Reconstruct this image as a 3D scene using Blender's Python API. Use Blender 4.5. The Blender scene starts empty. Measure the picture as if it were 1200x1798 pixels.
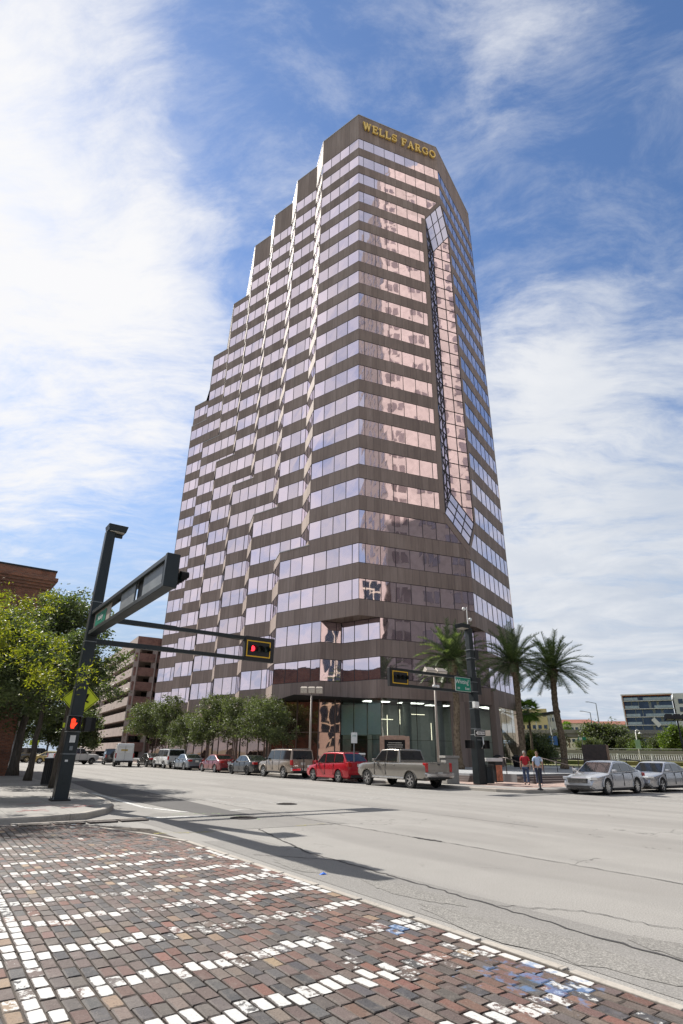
import bpy, bmesh, math, random
import numpy as np
from mathutils import Vector, Matrix, noise
from math import sin, cos, tan, atan2, radians, degrees, hypot, pi, sqrt

SC = bpy.context.scene
COL = SC.collection
random.seed(11)

# ------------------------------------------------------------------ camera
H_CAM = 1.6
F_PX = 978.0
PITCH = radians(23.5); ROLL = radians(0.77)
fwd = Vector((0, cos(PITCH), sin(PITCH)))
r0_ = Vector((1, 0, 0)); u0_ = r0_.cross(fwd)
camR = r0_*cos(ROLL) + u0_*sin(ROLL)
camU = r0_*(-sin(ROLL)) + u0_*cos(ROLL)
cam_d = bpy.data.cameras.new("camera")
cam = bpy.data.objects.new("camera", cam_d); COL.objects.link(cam)
m = Matrix.Identity(4)
for i in range(3):
    m[i][0] = camR[i]; m[i][1] = camU[i]; m[i][2] = -fwd[i]
m[0][3] = 0; m[1][3] = 0; m[2][3] = H_CAM
cam.matrix_world = m
cam_d.sensor_fit = 'VERTICAL'; cam_d.sensor_height = 36.0
cam_d.lens = F_PX/1798.0*36.0
cam_d.clip_start = 0.1; cam_d.clip_end = 6000
SC.camera = cam

# ------------------------------------------------------------------ light
SUN_AZ = radians(-50.0)      # from +Y towards +X
SUN_EL = radians(44.0)
SUN_DIR = Vector((sin(SUN_AZ)*cos(SUN_EL), cos(SUN_AZ)*cos(SUN_EL), sin(SUN_EL)))
sd = bpy.data.lights.new("sun", 'SUN'); sd.energy = 4.6; sd.angle = radians(0.53); sd.color = (1.0, 0.95, 0.88)
so = bpy.data.objects.new("sun", sd); COL.objects.link(so)
so.rotation_euler = SUN_DIR.to_track_quat('Z', 'Y').to_euler()
so.location = SUN_DIR*200

SC.view_settings.view_transform = 'Standard'; SC.view_settings.look = 'None'
SC.view_settings.exposure = 0.75; SC.view_settings.gamma = 1.0
SC.view_settings.use_curve_mapping = False
SC.cycles.max_bounces = 8; SC.cycles.glossy_bounces = 5; SC.cycles.transparent_max_bounces = 12
SC.cycles.caustics_reflective = False; SC.cycles.caustics_refractive = False
SC.cycles.use_denoising = True

W = bpy.data.worlds.new("World"); SC.world = W; W.use_nodes = True

class NT:
    def __init__(s, t): s.t = t; s.n = t.nodes; s.l = t.links
    def add(s, ty, **kw):
        nd = s.n.new(ty)
        for k, v in kw.items(): setattr(nd, k, v)
        return nd
    def set(s, sock, v):
        if isinstance(v, bpy.types.NodeSocket): s.l.new(v, sock)
        elif v is not None:
            if sock.type == 'RGBA' and not hasattr(v, '__len__'): v = (v, v, v, 1)
            if sock.type == 'RGBA' and len(v) == 3: v = (*v, 1)
            sock.default_value = v
    def math(s, op, a, b=None, c=None, clamp=False):
        nd = s.add('ShaderNodeMath', operation=op, use_clamp=clamp)
        s.set(nd.inputs[0], a)
        if b is not None: s.set(nd.inputs[1], b)
        if c is not None: s.set(nd.inputs[2], c)
        return nd.outputs[0]
    def vmath(s, op, a, b=None):
        nd = s.add('ShaderNodeVectorMath', operation=op)
        s.set(nd.inputs[0], a)
        if b is not None: s.set(nd.inputs[1], b)
        return nd.outputs['Value'] if op in ('DOT_PRODUCT', 'LENGTH') else nd.outputs[0]
    def mix(s, fac, a, b, blend='MIX'):
        nd = s.add('ShaderNodeMix', data_type='RGBA', blend_type=blend)
        s.set(nd.inputs[0], fac); s.set(nd.inputs[6], a); s.set(nd.inputs[7], b)
        return nd.outputs[2]
    def noise(s, vec, scale, detail=3, rough=0.5, dist=0.0):
        nd = s.add('ShaderNodeTexNoise')
        if vec is not None: s.l.new(vec, nd.inputs['Vector'])
        nd.inputs['Scale'].default_value = scale; nd.inputs['Detail'].default_value = detail
        nd.inputs['Roughness'].default_value = rough; nd.inputs['Distortion'].default_value = dist
        return nd.outputs[0]
    def ramp(s, fac, stops, interp='LINEAR'):
        nd = s.add('ShaderNodeValToRGB'); cr = nd.color_ramp; cr.interpolation = interp
        while len(cr.elements) < len(stops): cr.elements.new(0.5)
        for e, (p, c) in zip(cr.elements, stops):
            e.position = p; e.color = (*c, 1) if hasattr(c, '__len__') else (c, c, c, 1)
        s.set(nd.inputs[0], fac); return nd.outputs[0]
    def smooth(s, v, lo, hi):
        nd = s.add('ShaderNodeMapRange', interpolation_type='SMOOTHSTEP')
        s.set(nd.inputs[0], v); nd.inputs[1].default_value = lo; nd.inputs[2].default_value = hi
        return nd.outputs[0]
    def mapping(s, vec, scale=(1, 1, 1), rot=(0, 0, 0), loc=(0, 0, 0)):
        nd = s.add('ShaderNodeMapping'); s.l.new(vec, nd.inputs[0])
        nd.inputs['Scale'].default_value = scale; nd.inputs['Rotation'].default_value = rot; nd.inputs['Location'].default_value = loc
        return nd.outputs[0]

def build_world():
    n = NT(W.node_tree); W.node_tree.nodes.clear()
    out = n.add('ShaderNodeOutputWorld'); bg = n.add('ShaderNodeBackground')
    n.l.new(bg.outputs[0], out.inputs[0]); bg.inputs[1].default_value = 0.1
    sky = n.add('ShaderNodeTexSky', sky_type='NISHITA')
    sky.sun_disc = False; sky.sun_elevation = SUN_EL; sky.sun_rotation = SUN_AZ
    sky.air_density = 1.0; sky.dust_density = 0.3; sky.ozone_density = 3.0; sky.altitude = 10
    tc = n.add('ShaderNodeTexCoord'); d = tc.outputs['Generated']
    sep = n.add('ShaderNodeSeparateXYZ'); n.l.new(d, sep.inputs[0])
    z = n.math('MAXIMUM', sep.outputs[2], 0.0)
    den = n.math('ADD', z, 0.10)
    px = n.math('DIVIDE', sep.outputs[0], den); py = n.math('DIVIDE', sep.outputs[1], den)
    cv = n.add('ShaderNodeCombineXYZ'); n.l.new(px, cv.inputs[0]); n.l.new(py, cv.inputs[1])
    base = cv.outputs[0]
    warp = n.add('ShaderNodeTexNoise'); n.l.new(base, warp.inputs['Vector']); warp.inputs['Scale'].default_value = 1.1; warp.inputs['Detail'].default_value = 3
    wv = n.vmath('SUBTRACT', warp.outputs['Color'], (0.5, 0.5, 0.5))
    sc = n.add('ShaderNodeVectorMath', operation='SCALE'); n.l.new(wv, sc.inputs[0]); sc.inputs['Scale'].default_value = 0.55
    v2 = n.vmath('ADD', base, sc.outputs[0])
    streak = n.noise(n.mapping(v2, (0.75, 2.2, 1), (0, 0, radians(38))), 1.55, 9, 0.60)
    puff = n.noise(v2, 2.7, 10, 0.60)
    fine = n.noise(n.mapping(v2, (1.0, 2.1, 1), (0, 0, radians(28))), 5.5, 9, 0.68)
    f = n.math('ADD', n.math('MULTIPLY', streak, 0.42), n.math('ADD', n.math('MULTIPLY', puff, 0.30), n.math('MULTIPLY', fine, 0.28)))
    # broad coverage: where the bank of cloud lies in the sky
    def blob(az, el, width, amt):
        a, e = radians(az), radians(el)
        v = (sin(a)*cos(e), cos(a)*cos(e), sin(e))
        dp = n.vmath('DOT_PRODUCT', d, v)
        return n.math('MULTIPLY', n.smooth(dp, cos(radians(width)), 1.0), amt)
    cov = None
    for b in BLOBS:
        x = blob(*b); cov = x if cov is None else n.math('ADD', cov, x)
    f = n.math('MULTIPLY_ADD', n.math('SUBTRACT', f, 0.5), 2.9, 0.47)
    f = n.math('ADD', f, cov)
    dens = n.smooth(f, 0.34, 1.05)
    dens = n.math('POWER', dens, 0.8)
    dens = n.math('MAXIMUM', dens, n.math('MULTIPLY', n.smooth(n.math('ADD', n.math('MULTIPLY', fine, 1.4), n.math('MULTIPLY', f, 0.5)), 0.60, 1.30), 0.30))
    # cloud brightness: brighter towards the sun
    sdp = n.vmath('DOT_PRODUCT', d, tuple(SUN_DIR))
    glow = n.smooth(sdp, 0.1, 1.0)
    shade = n.smooth(n.noise(v2, 2.2, 6, 0.6), 0.35, 0.75)
    cl = n.mix(shade, (3.2, 3.6, 4.25), (4.5, 4.7, 5.0))
    cl2 = n.mix(glow, cl, (5.7, 5.7, 5.8))
    hz = n.smooth(sep.outputs[2], 0.0, 0.62)
    skyc = n.mix(1.0, sky.outputs[0], SKY_TINT, 'MULTIPLY')
    low = n.mix(hz, (2.7, 3.3, 4.1), skyc)
    col = n.mix(dens, low, cl2)
    n.l.new(col, bg.inputs[0])
# (azimuth, elevation, angular width, amount)
BLOBS = [(-37, 34, 24, 0.36), (-50, 58, 28, 0.12), (-26, 60, 18, 0.06), (27, 20, 24, 0.34), (28, 72, 15, 0.20), (22, 38, 10, 0.18), (27, 57, 8, 0.18),
         (-8, 64, 15, -0.20), (22, 48, 11, -0.22), (-18, 13, 16, -0.20), (-110, 38, 62, 0.44), (62, 45, 30, -0.22), (135, 50, 60, 0.25), (8, 3, 38, 0.24), (80, 8, 45, 0.5)]
SKY_TINT = (0.78, 0.87, 0.98)
build_world()

# ------------------------------------------------------------------ helpers
NVEC = Vector((sin(radians(55)), cos(radians(55))))     # across the avenue
AVEC = Vector((sin(radians(-35)), cos(radians(-35))))   # along the avenue
def ST(s, t, z=None):
    x = s*NVEC.x + t*AVEC.x; y = s*NVEC.y + t*AVEC.y
    return (x, y) if z is None else (x, y, z)
def rz_az(az): return radians(90-az)    # rotation that turns local +x to azimuth az

def tag(o, label=None, cat=None, group=None, kind=None):
    if label: o['label'] = label
    if cat: o['category'] = cat
    if group: o['group'] = group
    if kind: o['kind'] = kind
    return o
def thing(name, label, cat, loc=(0, 0, 0), rz=0.0, group=None):
    o = bpy.data.objects.new(name, None); COL.objects.link(o)
    o.empty_display_size = 0.3
    o.location = loc; o.rotation_euler = (0, 0, rz)
    return tag(o, label, cat, group)
def copy_tree(o, parent=None):
    c = o.copy(); COL.objects.link(c); c.parent = parent
    for ch in list(o.children):
        copy_tree(ch, c)
    return c

class MB:
    def __init__(s): s.v = []; s.f = []; s.mi = []; s.uv = []
    def face(s, pts, mi=0, uv=None):
        b = len(s.v); s.v.extend([tuple(p) for p in pts]); s.f.append(tuple(range(b, b+len(pts)))); s.mi.append(mi)
        s.uv.append(uv if uv else [(0, 0)]*len(pts))
    def addmesh(s, vs, fs, mi=0):
        b = len(s.v); s.v.extend([tuple(p) for p in vs])
        for f in fs:
            s.f.append(tuple(i+b for i in f)); s.mi.append(mi); s.uv.append([(0, 0)]*len(f))
    def box(s, c, size, rz=0.0, mi=0, mat=None):
        hx, hy, hz = size[0]/2, size[1]/2, size[2]/2
        vs = []
        cr, sr = cos(rz), sin(rz)
        for dz in (-hz, hz):
            for dx, dy in ((-hx, -hy), (hx, -hy), (hx, hy), (-hx, hy)):
                p = Vector((c[0]+dx*cr-dy*sr, c[1]+dx*sr+dy*cr, c[2]+dz))
                vs.append(mat @ p if mat else p)
        s.addmesh(vs, [(3, 2, 1, 0), (4, 5, 6, 7), (0, 1, 5, 4), (1, 2, 6, 5), (2, 3, 7, 6), (3, 0, 4, 7)], mi)
    def beam(s, p0, p1, w, h, up=(0, 0, 1), mi=0, w1=None, h1=None):
        p0 = Vector(p0); p1 = Vector(p1); d = (p1-p0).normalized(); up = Vector(up)
        r = d.cross(up)
        if r.length < 1e-5: r = d.cross(Vector((1, 0, 0)))
        r.normalize(); u = r.cross(d)
        w1 = w if w1 is None else w1; h1 = h if h1 is None else h1
        vs = []
        for p, a, b in ((p0, w/2, h/2), (p1, w1/2, h1/2)):
            for i, j in ((-1, -1), (1, -1), (1, 1), (-1, 1)): vs.append(p+r*a*i+u*b*j)
        s.addmesh(vs, [(0, 1, 2, 3), (7, 6, 5, 4), (1, 0, 4, 5), (2, 1, 5, 6), (3, 2, 6, 7), (0, 3, 7, 4)], mi)
    def prism(s, poly, z0, z1, mi=0, top=True, bottom=True):
        n = len(poly)
        a = sum(poly[i][0]*poly[(i+1) % n][1]-poly[(i+1) % n][0]*poly[i][1] for i in range(n))
        if a < 0: poly = poly[::-1]
        vs = [(p[0], p[1], z0) for p in poly]+[(p[0], p[1], z1) for p in poly]
        fs = [(i, (i+1) % n, n+(i+1) % n, n+i) for i in range(n)]
        if top: fs.append(tuple(range(n, 2*n)))
        if bottom: fs.append(tuple(range(n-1, -1, -1)))
        s.addmesh(vs, fs, mi)
    def tube(s, pts, radii, n=10, mi=0, cap=True):
        pts = [Vector(p) for p in pts]
        if not hasattr(radii, '__len__'): radii = [radii]*len(pts)
        vs = []; ref = Vector((0.123, 0.91, 0.37)).normalized()
        for i, p in enumerate(pts):
            d = (pts[min(i+1, len(pts)-1)]-pts[max(i-1, 0)]).normalized()
            if abs(d.z) > 0.9: ref2 = Vector((1, 0, 0))
            else: ref2 = Vector((0, 0, 1))
            r = d.cross(ref2).normalized(); u = r.cross(d)
            for k in range(n):
                a = 2*pi*k/n; vs.append(p+(r*cos(a)+u*sin(a))*radii[i])
        fs = []
        for i in range(len(pts)-1):
            for k in range(n):
                a = i*n+k; b = i*n+(k+1) % n
                fs.append((a, b, b+n, a+n))
        if cap:
            fs.append(tuple(range(n-1, -1, -1))); fs.append(tuple(range((len(pts)-1)*n, len(pts)*n)))
        s.addmesh(vs, fs, mi)
    def lathe(s, prof, c=(0, 0, 0), n=20, axis='z', mi=0, cap=True):
        vs = []
        for r, h in prof:
            for k in range(n):
                a = 2*pi*k/n
                if axis == 'z': vs.append((c[0]+r*cos(a), c[1]+r*sin(a), c[2]+h))
                else: vs.append((c[0]+r*cos(a), c[1]+h, c[2]+r*sin(a)))
        fs = []
        for i in range(len(prof)-1):
            for k in range(n):
                a = i*n+k; b = i*n+(k+1) % n
                fs.append((a, b, b+n, a+n) if axis == 'z' else (a, a+n, b+n, b))
        if cap:
            fs.append(tuple(range(n-1, -1, -1))); fs.append(tuple(range((len(prof)-1)*n, len(prof)*n)))
        s.addmesh(vs, fs, mi)
    def build(s, name, mats, parent=None, smooth=False, world=False, bevel=0, seg=2, attrs=None):
        if not isinstance(mats, (list, tuple)): mats = [mats]
        me = bpy.data.meshes.new(name)
        v = s.v
        if world and parent is not None:
            inv = (Matrix.Translation(parent.location) @ parent.rotation_euler.to_matrix().to_4x4()).inverted()
            v = [tuple(inv @ Vector(p)) for p in v]
        me.from_pydata(v, [], s.f)
        for mt in mats: me.materials.append(mt)
        me.polygons.foreach_set('material_index', s.mi)
        uvl = me.uv_layers.new(name='UVMap'); flat = []
        for u in s.uv:
            for a in u: flat.extend(a)
        uvl.data.foreach_set('uv', flat)
        if smooth: me.polygons.foreach_set('use_smooth', [True]*len(s.f))
        me.update()
        o = bpy.data.objects.new(name, me); COL.objects.link(o)
        if parent is not None: o.parent = parent
        if bevel:
            b = o.modifiers.new('b', 'BEVEL'); b.width = bevel; b.segments = seg; b.limit_method = 'ANGLE'; b.angle_limit = radians(40)
        return o
def autosmooth(o, ang=35):
    me = o.data
    me.polygons.foreach_set('use_smooth', [True]*len(me.polygons))
    try: me.set_sharp_from_angle(angle=radians(ang))
    except Exception: pass
    return o
def realize(o):
    "apply the modifiers of o into its mesh"
    dg = bpy.context.evaluated_depsgraph_get(); dg.update()
    me = bpy.data.meshes.new_from_object(o.evaluated_get(dg))
    old = o.data; o.modifiers.clear(); o.data = me; me.name = old.name
    bpy.data.meshes.remove(old)
    return o
def text_mb(txt, size, origin, right, up, depth=0.01, align='CENTER', xscale=1.0):
    cu = bpy.data.curves.new('t', 'FONT'); cu.body = txt; cu.size = size; cu.extrude = depth/2; cu.align_x = align; cu.resolution_u = 3
    o = bpy.data.objects.new('t', cu); COL.objects.link(o)
    dg = bpy.context.evaluated_depsgraph_get(); dg.update()
    me = bpy.data.meshes.new_from_object(o.evaluated_get(dg))
    R = Vector(right).normalized(); U = Vector(up).normalized(); N = R.cross(U); O = Vector(origin)
    mb = MB(); mb.addmesh([O+R*v.co.x*xscale+U*v.co.y+N*v.co.z for v in me.vertices], [tuple(p.vertices) for p in me.polygons])
    bpy.data.objects.remove(o); bpy.data.curves.remove(cu); bpy.data.meshes.remove(me)
    return mb

# ------------------------------------------------------------------ materials
def newmat(name):
    mt = bpy.data.materials.new(name); mt.use_nodes = True; n = NT(mt.node_tree); n.n.clear()
    out = n.add('ShaderNodeOutputMaterial'); b = n.add('ShaderNodeBsdfPrincipled'); n.l.new(b.outputs[0], out.inputs[0])
    n.out = out; n.b = b; n.m = mt
    return n
def bump(n, h, strength=0.3, dist=0.02, target=None):
    bp = n.add('ShaderNodeBump'); bp.inputs['Strength'].default_value = strength; bp.inputs['Distance'].default_value = dist
    n.l.new(h, bp.inputs['Height']); n.l.new(bp.outputs[0], (target or n.b).inputs['Normal']); return bp
def pmat(name, col, rough=0.7, metal=0.0, var=0.12, vs=3.0, bmp=0.0, bs=30.0, emit=None, es=1.0, coat=0.0, spec=0.5):
    n = newmat(name); b = n.b
    tc = n.add('ShaderNodeTexCoord'); v = tc.outputs['Object']
    if var > 0:
        f = n.noise(v, vs, 5, 0.6)
        c1 = tuple(max(0, c*(1-var)) for c in col); c2 = tuple(c*(1+var) for c in col)
        n.l.new(n.ramp(f, [(0.3, c1), (0.7, c2)]), b.inputs['Base Color'])
        n.l.new(n.math('MULTIPLY_ADD', f, 0.2, rough-0.1, clamp=True), b.inputs['Roughness'])
    else:
        b.inputs['Base Color'].default_value = (*col, 1); b.inputs['Roughness'].default_value = rough
    b.inputs['Metallic'].default_value = metal; b.inputs['Specular IOR Level'].default_value = spec
    if coat: b.inputs['Coat Weight'].default_value = coat; b.inputs['Coat Roughness'].default_value = 0.04
    if bmp: bump(n, n.noise(v, bs, 4), bmp, 0.01)
    if emit: b.inputs['Emission Color'].default_value = (*emit, 1); b.inputs['Emission Strength'].default_value = es
    return n.m

def mat_tower_concrete():
    n = newmat('granite_concrete'); b = n.b
    uv = n.add('ShaderNodeUVMap').outputs[0]; sp = n.add('ShaderNodeSeparateXYZ'); n.l.new(uv, sp.inputs[0])
    u = sp.outputs[0]
    fr = n.math('FRACT', n.math('DIVIDE', u, 0.875))
    joint = n.math('LESS_THAN', n.math('ABSOLUTE', n.math('SUBTRACT', fr, 0.5)), 0.022)
    fl = n.math('FLOOR', n.math('DIVIDE', n.math('ADD', u, 0.4375), 0.875))
    wn = n.add('ShaderNodeTexWhiteNoise', noise_dimensions='1D'); n.l.new(fl, wn.inputs['W'])
    tc = n.add('ShaderNodeTexCoord'); o = tc.outputs['Object']
    st = n.noise(n.mapping(uv, (3.0, 0.25, 1)), 1.0, 5, 0.65)
    sp2 = n.noise(o, 22, 4, 0.7); big = n.noise(o, 0.12, 3, 0.5)
    v = n.math('ADD', n.math('MULTIPLY', st, 0.55), n.math('ADD', n.math('MULTIPLY', sp2, 0.3), n.math('MULTIPLY', big, 0.25)))
    v = n.math('ADD', v, n.math('MULTIPLY', n.math('SUBTRACT', wn.outputs[0], 0.5), 0.20))
    c = n.ramp(v, [(0.30, (0.180, 0.134, 0.116)), (0.55, (0.275, 0.210, 0.180)), (0.82, (0.390, 0.308, 0.268))])
    c = n.mix(n.math('MULTIPLY', joint, 0.55), c, (0.09, 0.07, 0.062))
    n.l.new(c, b.inputs['Base Color']); b.inputs['Roughness'].default_value = 0.75
    b.inputs['Specular IOR Level'].default_value = 0.3
    bump(n, sp2, 0.25, 0.01)
    return n.m
def mat_tower_glass(name='mauve_glass', col=(0.60, 0.505, 0.565), wav=0.02, sc=0.9):
    n = newmat(name); b = n.b
    b.inputs['Base Color'].default_value = (*col, 1); b.inputs['Metallic'].default_value = 0.93; b.inputs['Roughness'].default_value = 0.025
    tc = n.add('ShaderNodeTexCoord'); o = tc.outputs['Object']
    h = n.noise(o, sc, 1.5, 0.4)
    bp = bump(n, h, 1.0, wav)
    # a little of the darker room behind, varied pane to pane
    gi = n.add('ShaderNodeNewGeometry').outputs['Random Per Island']
    c = n.mix(gi, tuple(x*k_ for x, k_ in zip(col, (0.86, 0.84, 0.84))), tuple(min(1, x*k_) for x, k_ in zip(col, (1.08, 1.05, 1.06))))
    n.l.new(c, b.inputs['Base Color'])
    return n.m
def mat_clear(name, tint=(0.72, 0.88, 0.85), refl=0.18, wav=0.004, rough=0.01):
    mt = bpy.data.materials.new(name); mt.use_nodes = True; n = NT(mt.node_tree); n.n.clear()
    out = n.add('ShaderNodeOutputMaterial'); g = n.add('ShaderNodeBsdfGlossy'); t = n.add('ShaderNodeBsdfTransparent'); mx = n.add('ShaderNodeMixShader')
    g.inputs['Roughness'].default_value = rough; g.inputs['Color'].default_value = (0.9, 0.97, 0.96, 1); t.inputs['Color'].default_value = (*tint, 1)
    lw = n.add('ShaderNodeLayerWeight'); lw.inputs['Blend'].default_value = 0.35
    f = n.math('MULTIPLY_ADD', lw.outputs['Fresnel'], 1.0, refl, clamp=True)
    n.l.new(f, mx.inputs[0]); n.l.new(t.outputs[0], mx.inputs[1]); n.l.new(g.outputs[0], mx.inputs[2]); n.l.new(mx.outputs[0], out.inputs[0])
    tc = n.add('ShaderNodeTexCoord'); h = n.noise(tc.outputs['Object'], 0.9, 1.5, 0.4)
    bp = n.add('ShaderNodeBump'); bp.inputs['Strength'].default_value = 1.0; bp.inputs['Distance'].default_value = wav
    n.l.new(h, bp.inputs['Height']); n.l.new(bp.outputs[0], g.inputs['Normal'])
    return mt
def mat_asphalt(name, lo, hi, speck=0.25, crack=True, rough=0.88):
    n = newmat(name); b = n.b
    tc = n.add('ShaderNodeTexCoord'); o = tc.outputs['Object']
    o2 = n.mapping(o, (1, 1, 1), (0, 0, radians(-35)))
    big = n.noise(n.mapping(o2, (1.0, 0.22, 1)), 0.35, 5, 0.6)
    mid = n.noise(o, 1.3, 6, 0.65)
    sp = n.noise(o, 62, 3, 0.75); vor = n.add('ShaderNodeTexVoronoi'); n.l.new(o, vor.inputs['Vector']); vor.inputs['Scale'].default_value = 55
    v = n.math('ADD', n.math('MULTIPLY', big, 0.5), n.math('MULTIPLY', mid, 0.5))
    c = n.ramp(v, [(0.30, lo), (0.70, hi)])
    spk = n.math('ADD', n.math('MULTIPLY', n.smooth(sp, 0.38, 0.68), speck*1.6), 1-speck*0.9)
    c = n.mix(1.0, c, n.vmath('MULTIPLY', n.ramp(spk, [(0, 0), (1, 1.0)]), (1, 1, 1)), 'MULTIPLY') if False else n.mix(speck, c, n.ramp(sp, [(0.36, tuple(x*0.35 for x in lo)), (0.5, lo), (0.66, tuple(min(1, x*1.5) for x in hi))]))
    if crack:
        spx = n.add('ShaderNodeSeparateXYZ'); n.l.new(o2, spx.inputs[0])
        lane = n.math('SINE', n.math('MULTIPLY', spx.outputs[0], 2*pi/1.85))
        lane = n.math('MULTIPLY', n.smooth(lane, 0.0, 1.0), n.smooth(mid, 0.3, 0.7))
        c = n.mix(n.math('MULTIPLY', lane, 0.26), c, (0.13, 0.125, 0.12))
        pt = n.smooth(n.noise(n.mapping(o2, (0.5, 0.10, 1)), 0.8, 2, 0.3), 0.52, 0.56)
        c = n.mix(n.math('MULTIPLY', pt, 0.24), c, (0.16, 0.15, 0.14))
        oil = n.smooth(n.noise(o, 2.6, 3, 0.5), 0.68, 0.78); c = n.mix(n.math('MULTIPLY', oil, 0.35), c, (0.09, 0.085, 0.08))
        cv = n.add('ShaderNodeTexVoronoi', feature='DISTANCE_TO_EDGE'); wp = n.add('ShaderNodeTexNoise'); n.l.new(o, wp.inputs['Vector']); wp.inputs['Scale'].default_value = 1.6; wp.inputs['Detail'].default_value = 5
        wsc = n.add('ShaderNodeVectorMath', operation='SCALE'); n.l.new(wp.outputs['Color'], wsc.inputs[0]); wsc.inputs['Scale'].default_value = 1.4
        n.l.new(n.vmath('ADD', o2, wsc.outputs[0]), cv.inputs['Vector']); cv.inputs['Scale'].default_value = 0.23
        line = n.math('LESS_THAN', cv.outputs['Distance'], 0.0035)
        mask = n.smooth(n.noise(o, 0.5, 3), 0.50, 0.60)
        c = n.mix(n.math('MULTIPLY', n.math('MULTIPLY', line, mask), 0.6), c, (0.05, 0.048, 0.045))
        stn = n.smooth(n.noise(n.mapping(o2, (1.2, 0.5, 1)), 0.9, 6, 0.7), 0.60, 0.78)
        c = n.mix(n.math('MULTIPLY', stn, 0.22), c, (0.11, 0.105, 0.10))
    n.l.new(c, b.inputs['Base Color']); b.inputs['Roughness'].default_value = rough; b.inputs['Specular IOR Level'].default_value = 0.25
    bump(n, n.math('ADD', sp, n.math('MULTIPLY', vor.outputs[0], 0.7)), 0.5, 0.006)
    return n.m
def mat_concrete(name, col=(0.34, 0.32, 0.29), joint=1.5, rot=-35, dark=0.6):
    n = newmat(name); b = n.b
    tc = n.add('ShaderNodeTexCoord'); o = tc.outputs['Object']; o2 = n.mapping(o, (1, 1, 1), (0, 0, radians(rot)))
    sp = n.add('ShaderNodeSeparateXYZ'); n.l.new(o2, sp.inputs[0]); jn = joint; joint = joint or 1
    def ln(x): return n.math('LESS_THAN', n.math('ABSOLUTE', n.math('SUBTRACT', n.math('FRACT', n.math('DIVIDE', x, joint)), 0.5)), 0.006/joint*1.5)
    j = n.math('MAXIMUM', ln(sp.outputs[0]), ln(sp.outputs[1]))
    f = n.math('ADD', n.math('MULTIPLY', n.noise(o, 0.7, 6, 0.65), 0.6), n.math('MULTIPLY', n.noise(o, 25, 3, 0.6), 0.4))
    c = n.ramp(f, [(0.33, tuple(x*0.68 for x in col)), (0.52, col), (0.72, tuple(x*1.18 for x in col))])
    if jn: c = n.mix(n.math('MULTIPLY', j, dark), c, tuple(x*0.3 for x in col))
    n.l.new(c, b.inputs['Base Color']); b.inputs['Roughness'].default_value = 0.85; b.inputs['Specular IOR Level'].default_value = 0.3
    bump(n, f, 0.3, 0.01)
    return n.m
def mat_brickwall(name, c1, c2, mortar, sx=1.0):
    n = newmat(name); b = n.b
    uv = n.add('ShaderNodeUVMap').outputs[0]
    br = n.add('ShaderNodeTexBrick'); n.l.new(uv, br.inputs['Vector'])
    br.inputs['Color1'].default_value = (*c1, 1); br.inputs['Color2'].default_value = (*c2, 1); br.inputs['Mortar'].default_value = (*mortar, 1)
    br.inputs['Scale'].default_value = 1.0; br.inputs['Brick Width'].default_value = 0.24*sx; br.inputs['Row Height'].default_value = 0.085*sx; br.inputs['Mortar Size'].default_value = 0.009*sx
    br.inputs['Bias'].default_value = -0.1
    big = n.noise(uv, 0.5, 6, 0.65)
    c = n.mix(n.smooth(big, 0.45, 0.7), br.outputs['Color'], n.mix(1.0, br.outputs['Color'], (0.45, 0.42, 0.42), 'MULTIPLY'))
    fine = n.noise(uv, 9, 4, 0.7)
    c = n.mix(0.35, c, n.mix(1.0, c, n.ramp(fine, [(0.3, 0.35), (0.7, 1.0)]), 'MULTIPLY'))
    n.l.new(c, b.inputs['Base Color']); b.inputs['Roughness'].default_value = 0.9
    bump(n, br.outputs['Fac'], -0.4, 0.01)
    return n.m
def mat_leaf(name, c1, c2, c3, trans=0.35):
    mt = bpy.data.materials.new(name); mt.use_nodes = True; n = NT(mt.node_tree); n.n.clear()
    out = n.add('ShaderNodeOutputMaterial'); b = n.add('ShaderNodeBsdfPrincipled'); t = n.add('ShaderNodeBsdfTranslucent'); mx = n.add('ShaderNodeMixShader')
    r = n.add('ShaderNodeNewGeometry').outputs['Random Per Island']
    tc = n.add('ShaderNodeTexCoord'); big = n.noise(tc.outputs['Object'], 0.7, 3)
    f = n.math('ADD', n.math('MULTIPLY', r, 0.6), n.math('MULTIPLY', big, 0.4))
    c = n.ramp(f, [(0.2, c1), (0.5, c2), (0.8, c3)])
    n.l.new(c, b.inputs['Base Color']); b.inputs['Roughness'].default_value = 0.5; b.inputs['Specular IOR Level'].default_value = 0.4
    n.l.new(n.mix(1.0, c, (1.15, 1.3, 0.5), 'MULTIPLY'), t.inputs[0]); mx.inputs[0].default_value = trans
    n.l.new(b.outputs[0], mx.inputs[1]); n.l.new(t.outputs[0], mx.inputs[2]); n.l.new(mx.outputs[0], out.inputs[0])
    return mt
def mat_bark(name, c1, c2, rings=False):
    n = newmat(name); b = n.b
    tc = n.add('ShaderNodeTexCoord'); o = tc.outputs['Object']
    sc = (1.5, 1.5, 7) if rings else (6, 6, 1.2)
    f = n.noise(n.mapping(o, sc), 2.2, 5, 0.7)
    if rings:
        v = n.add('ShaderNodeTexVoronoi'); n.l.new(n.mapping(o, (5, 5, 4)), v.inputs['Vector']); v.inputs['Scale'].default_value = 1.2
        f = n.math('ADD', n.math('MULTIPLY', f, 0.5), n.math('MULTIPLY', v.outputs[0], 0.6))
    n.l.new(n.ramp(f, [(0.3, c1), (0.7, c2)]), b.inputs['Base Color']); b.inputs['Roughness'].default_value = 0.95; b.inputs['Specular IOR Level'].default_value = 0.1
    bump(n, f, 0.9, 0.05)
    return n.m
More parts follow.
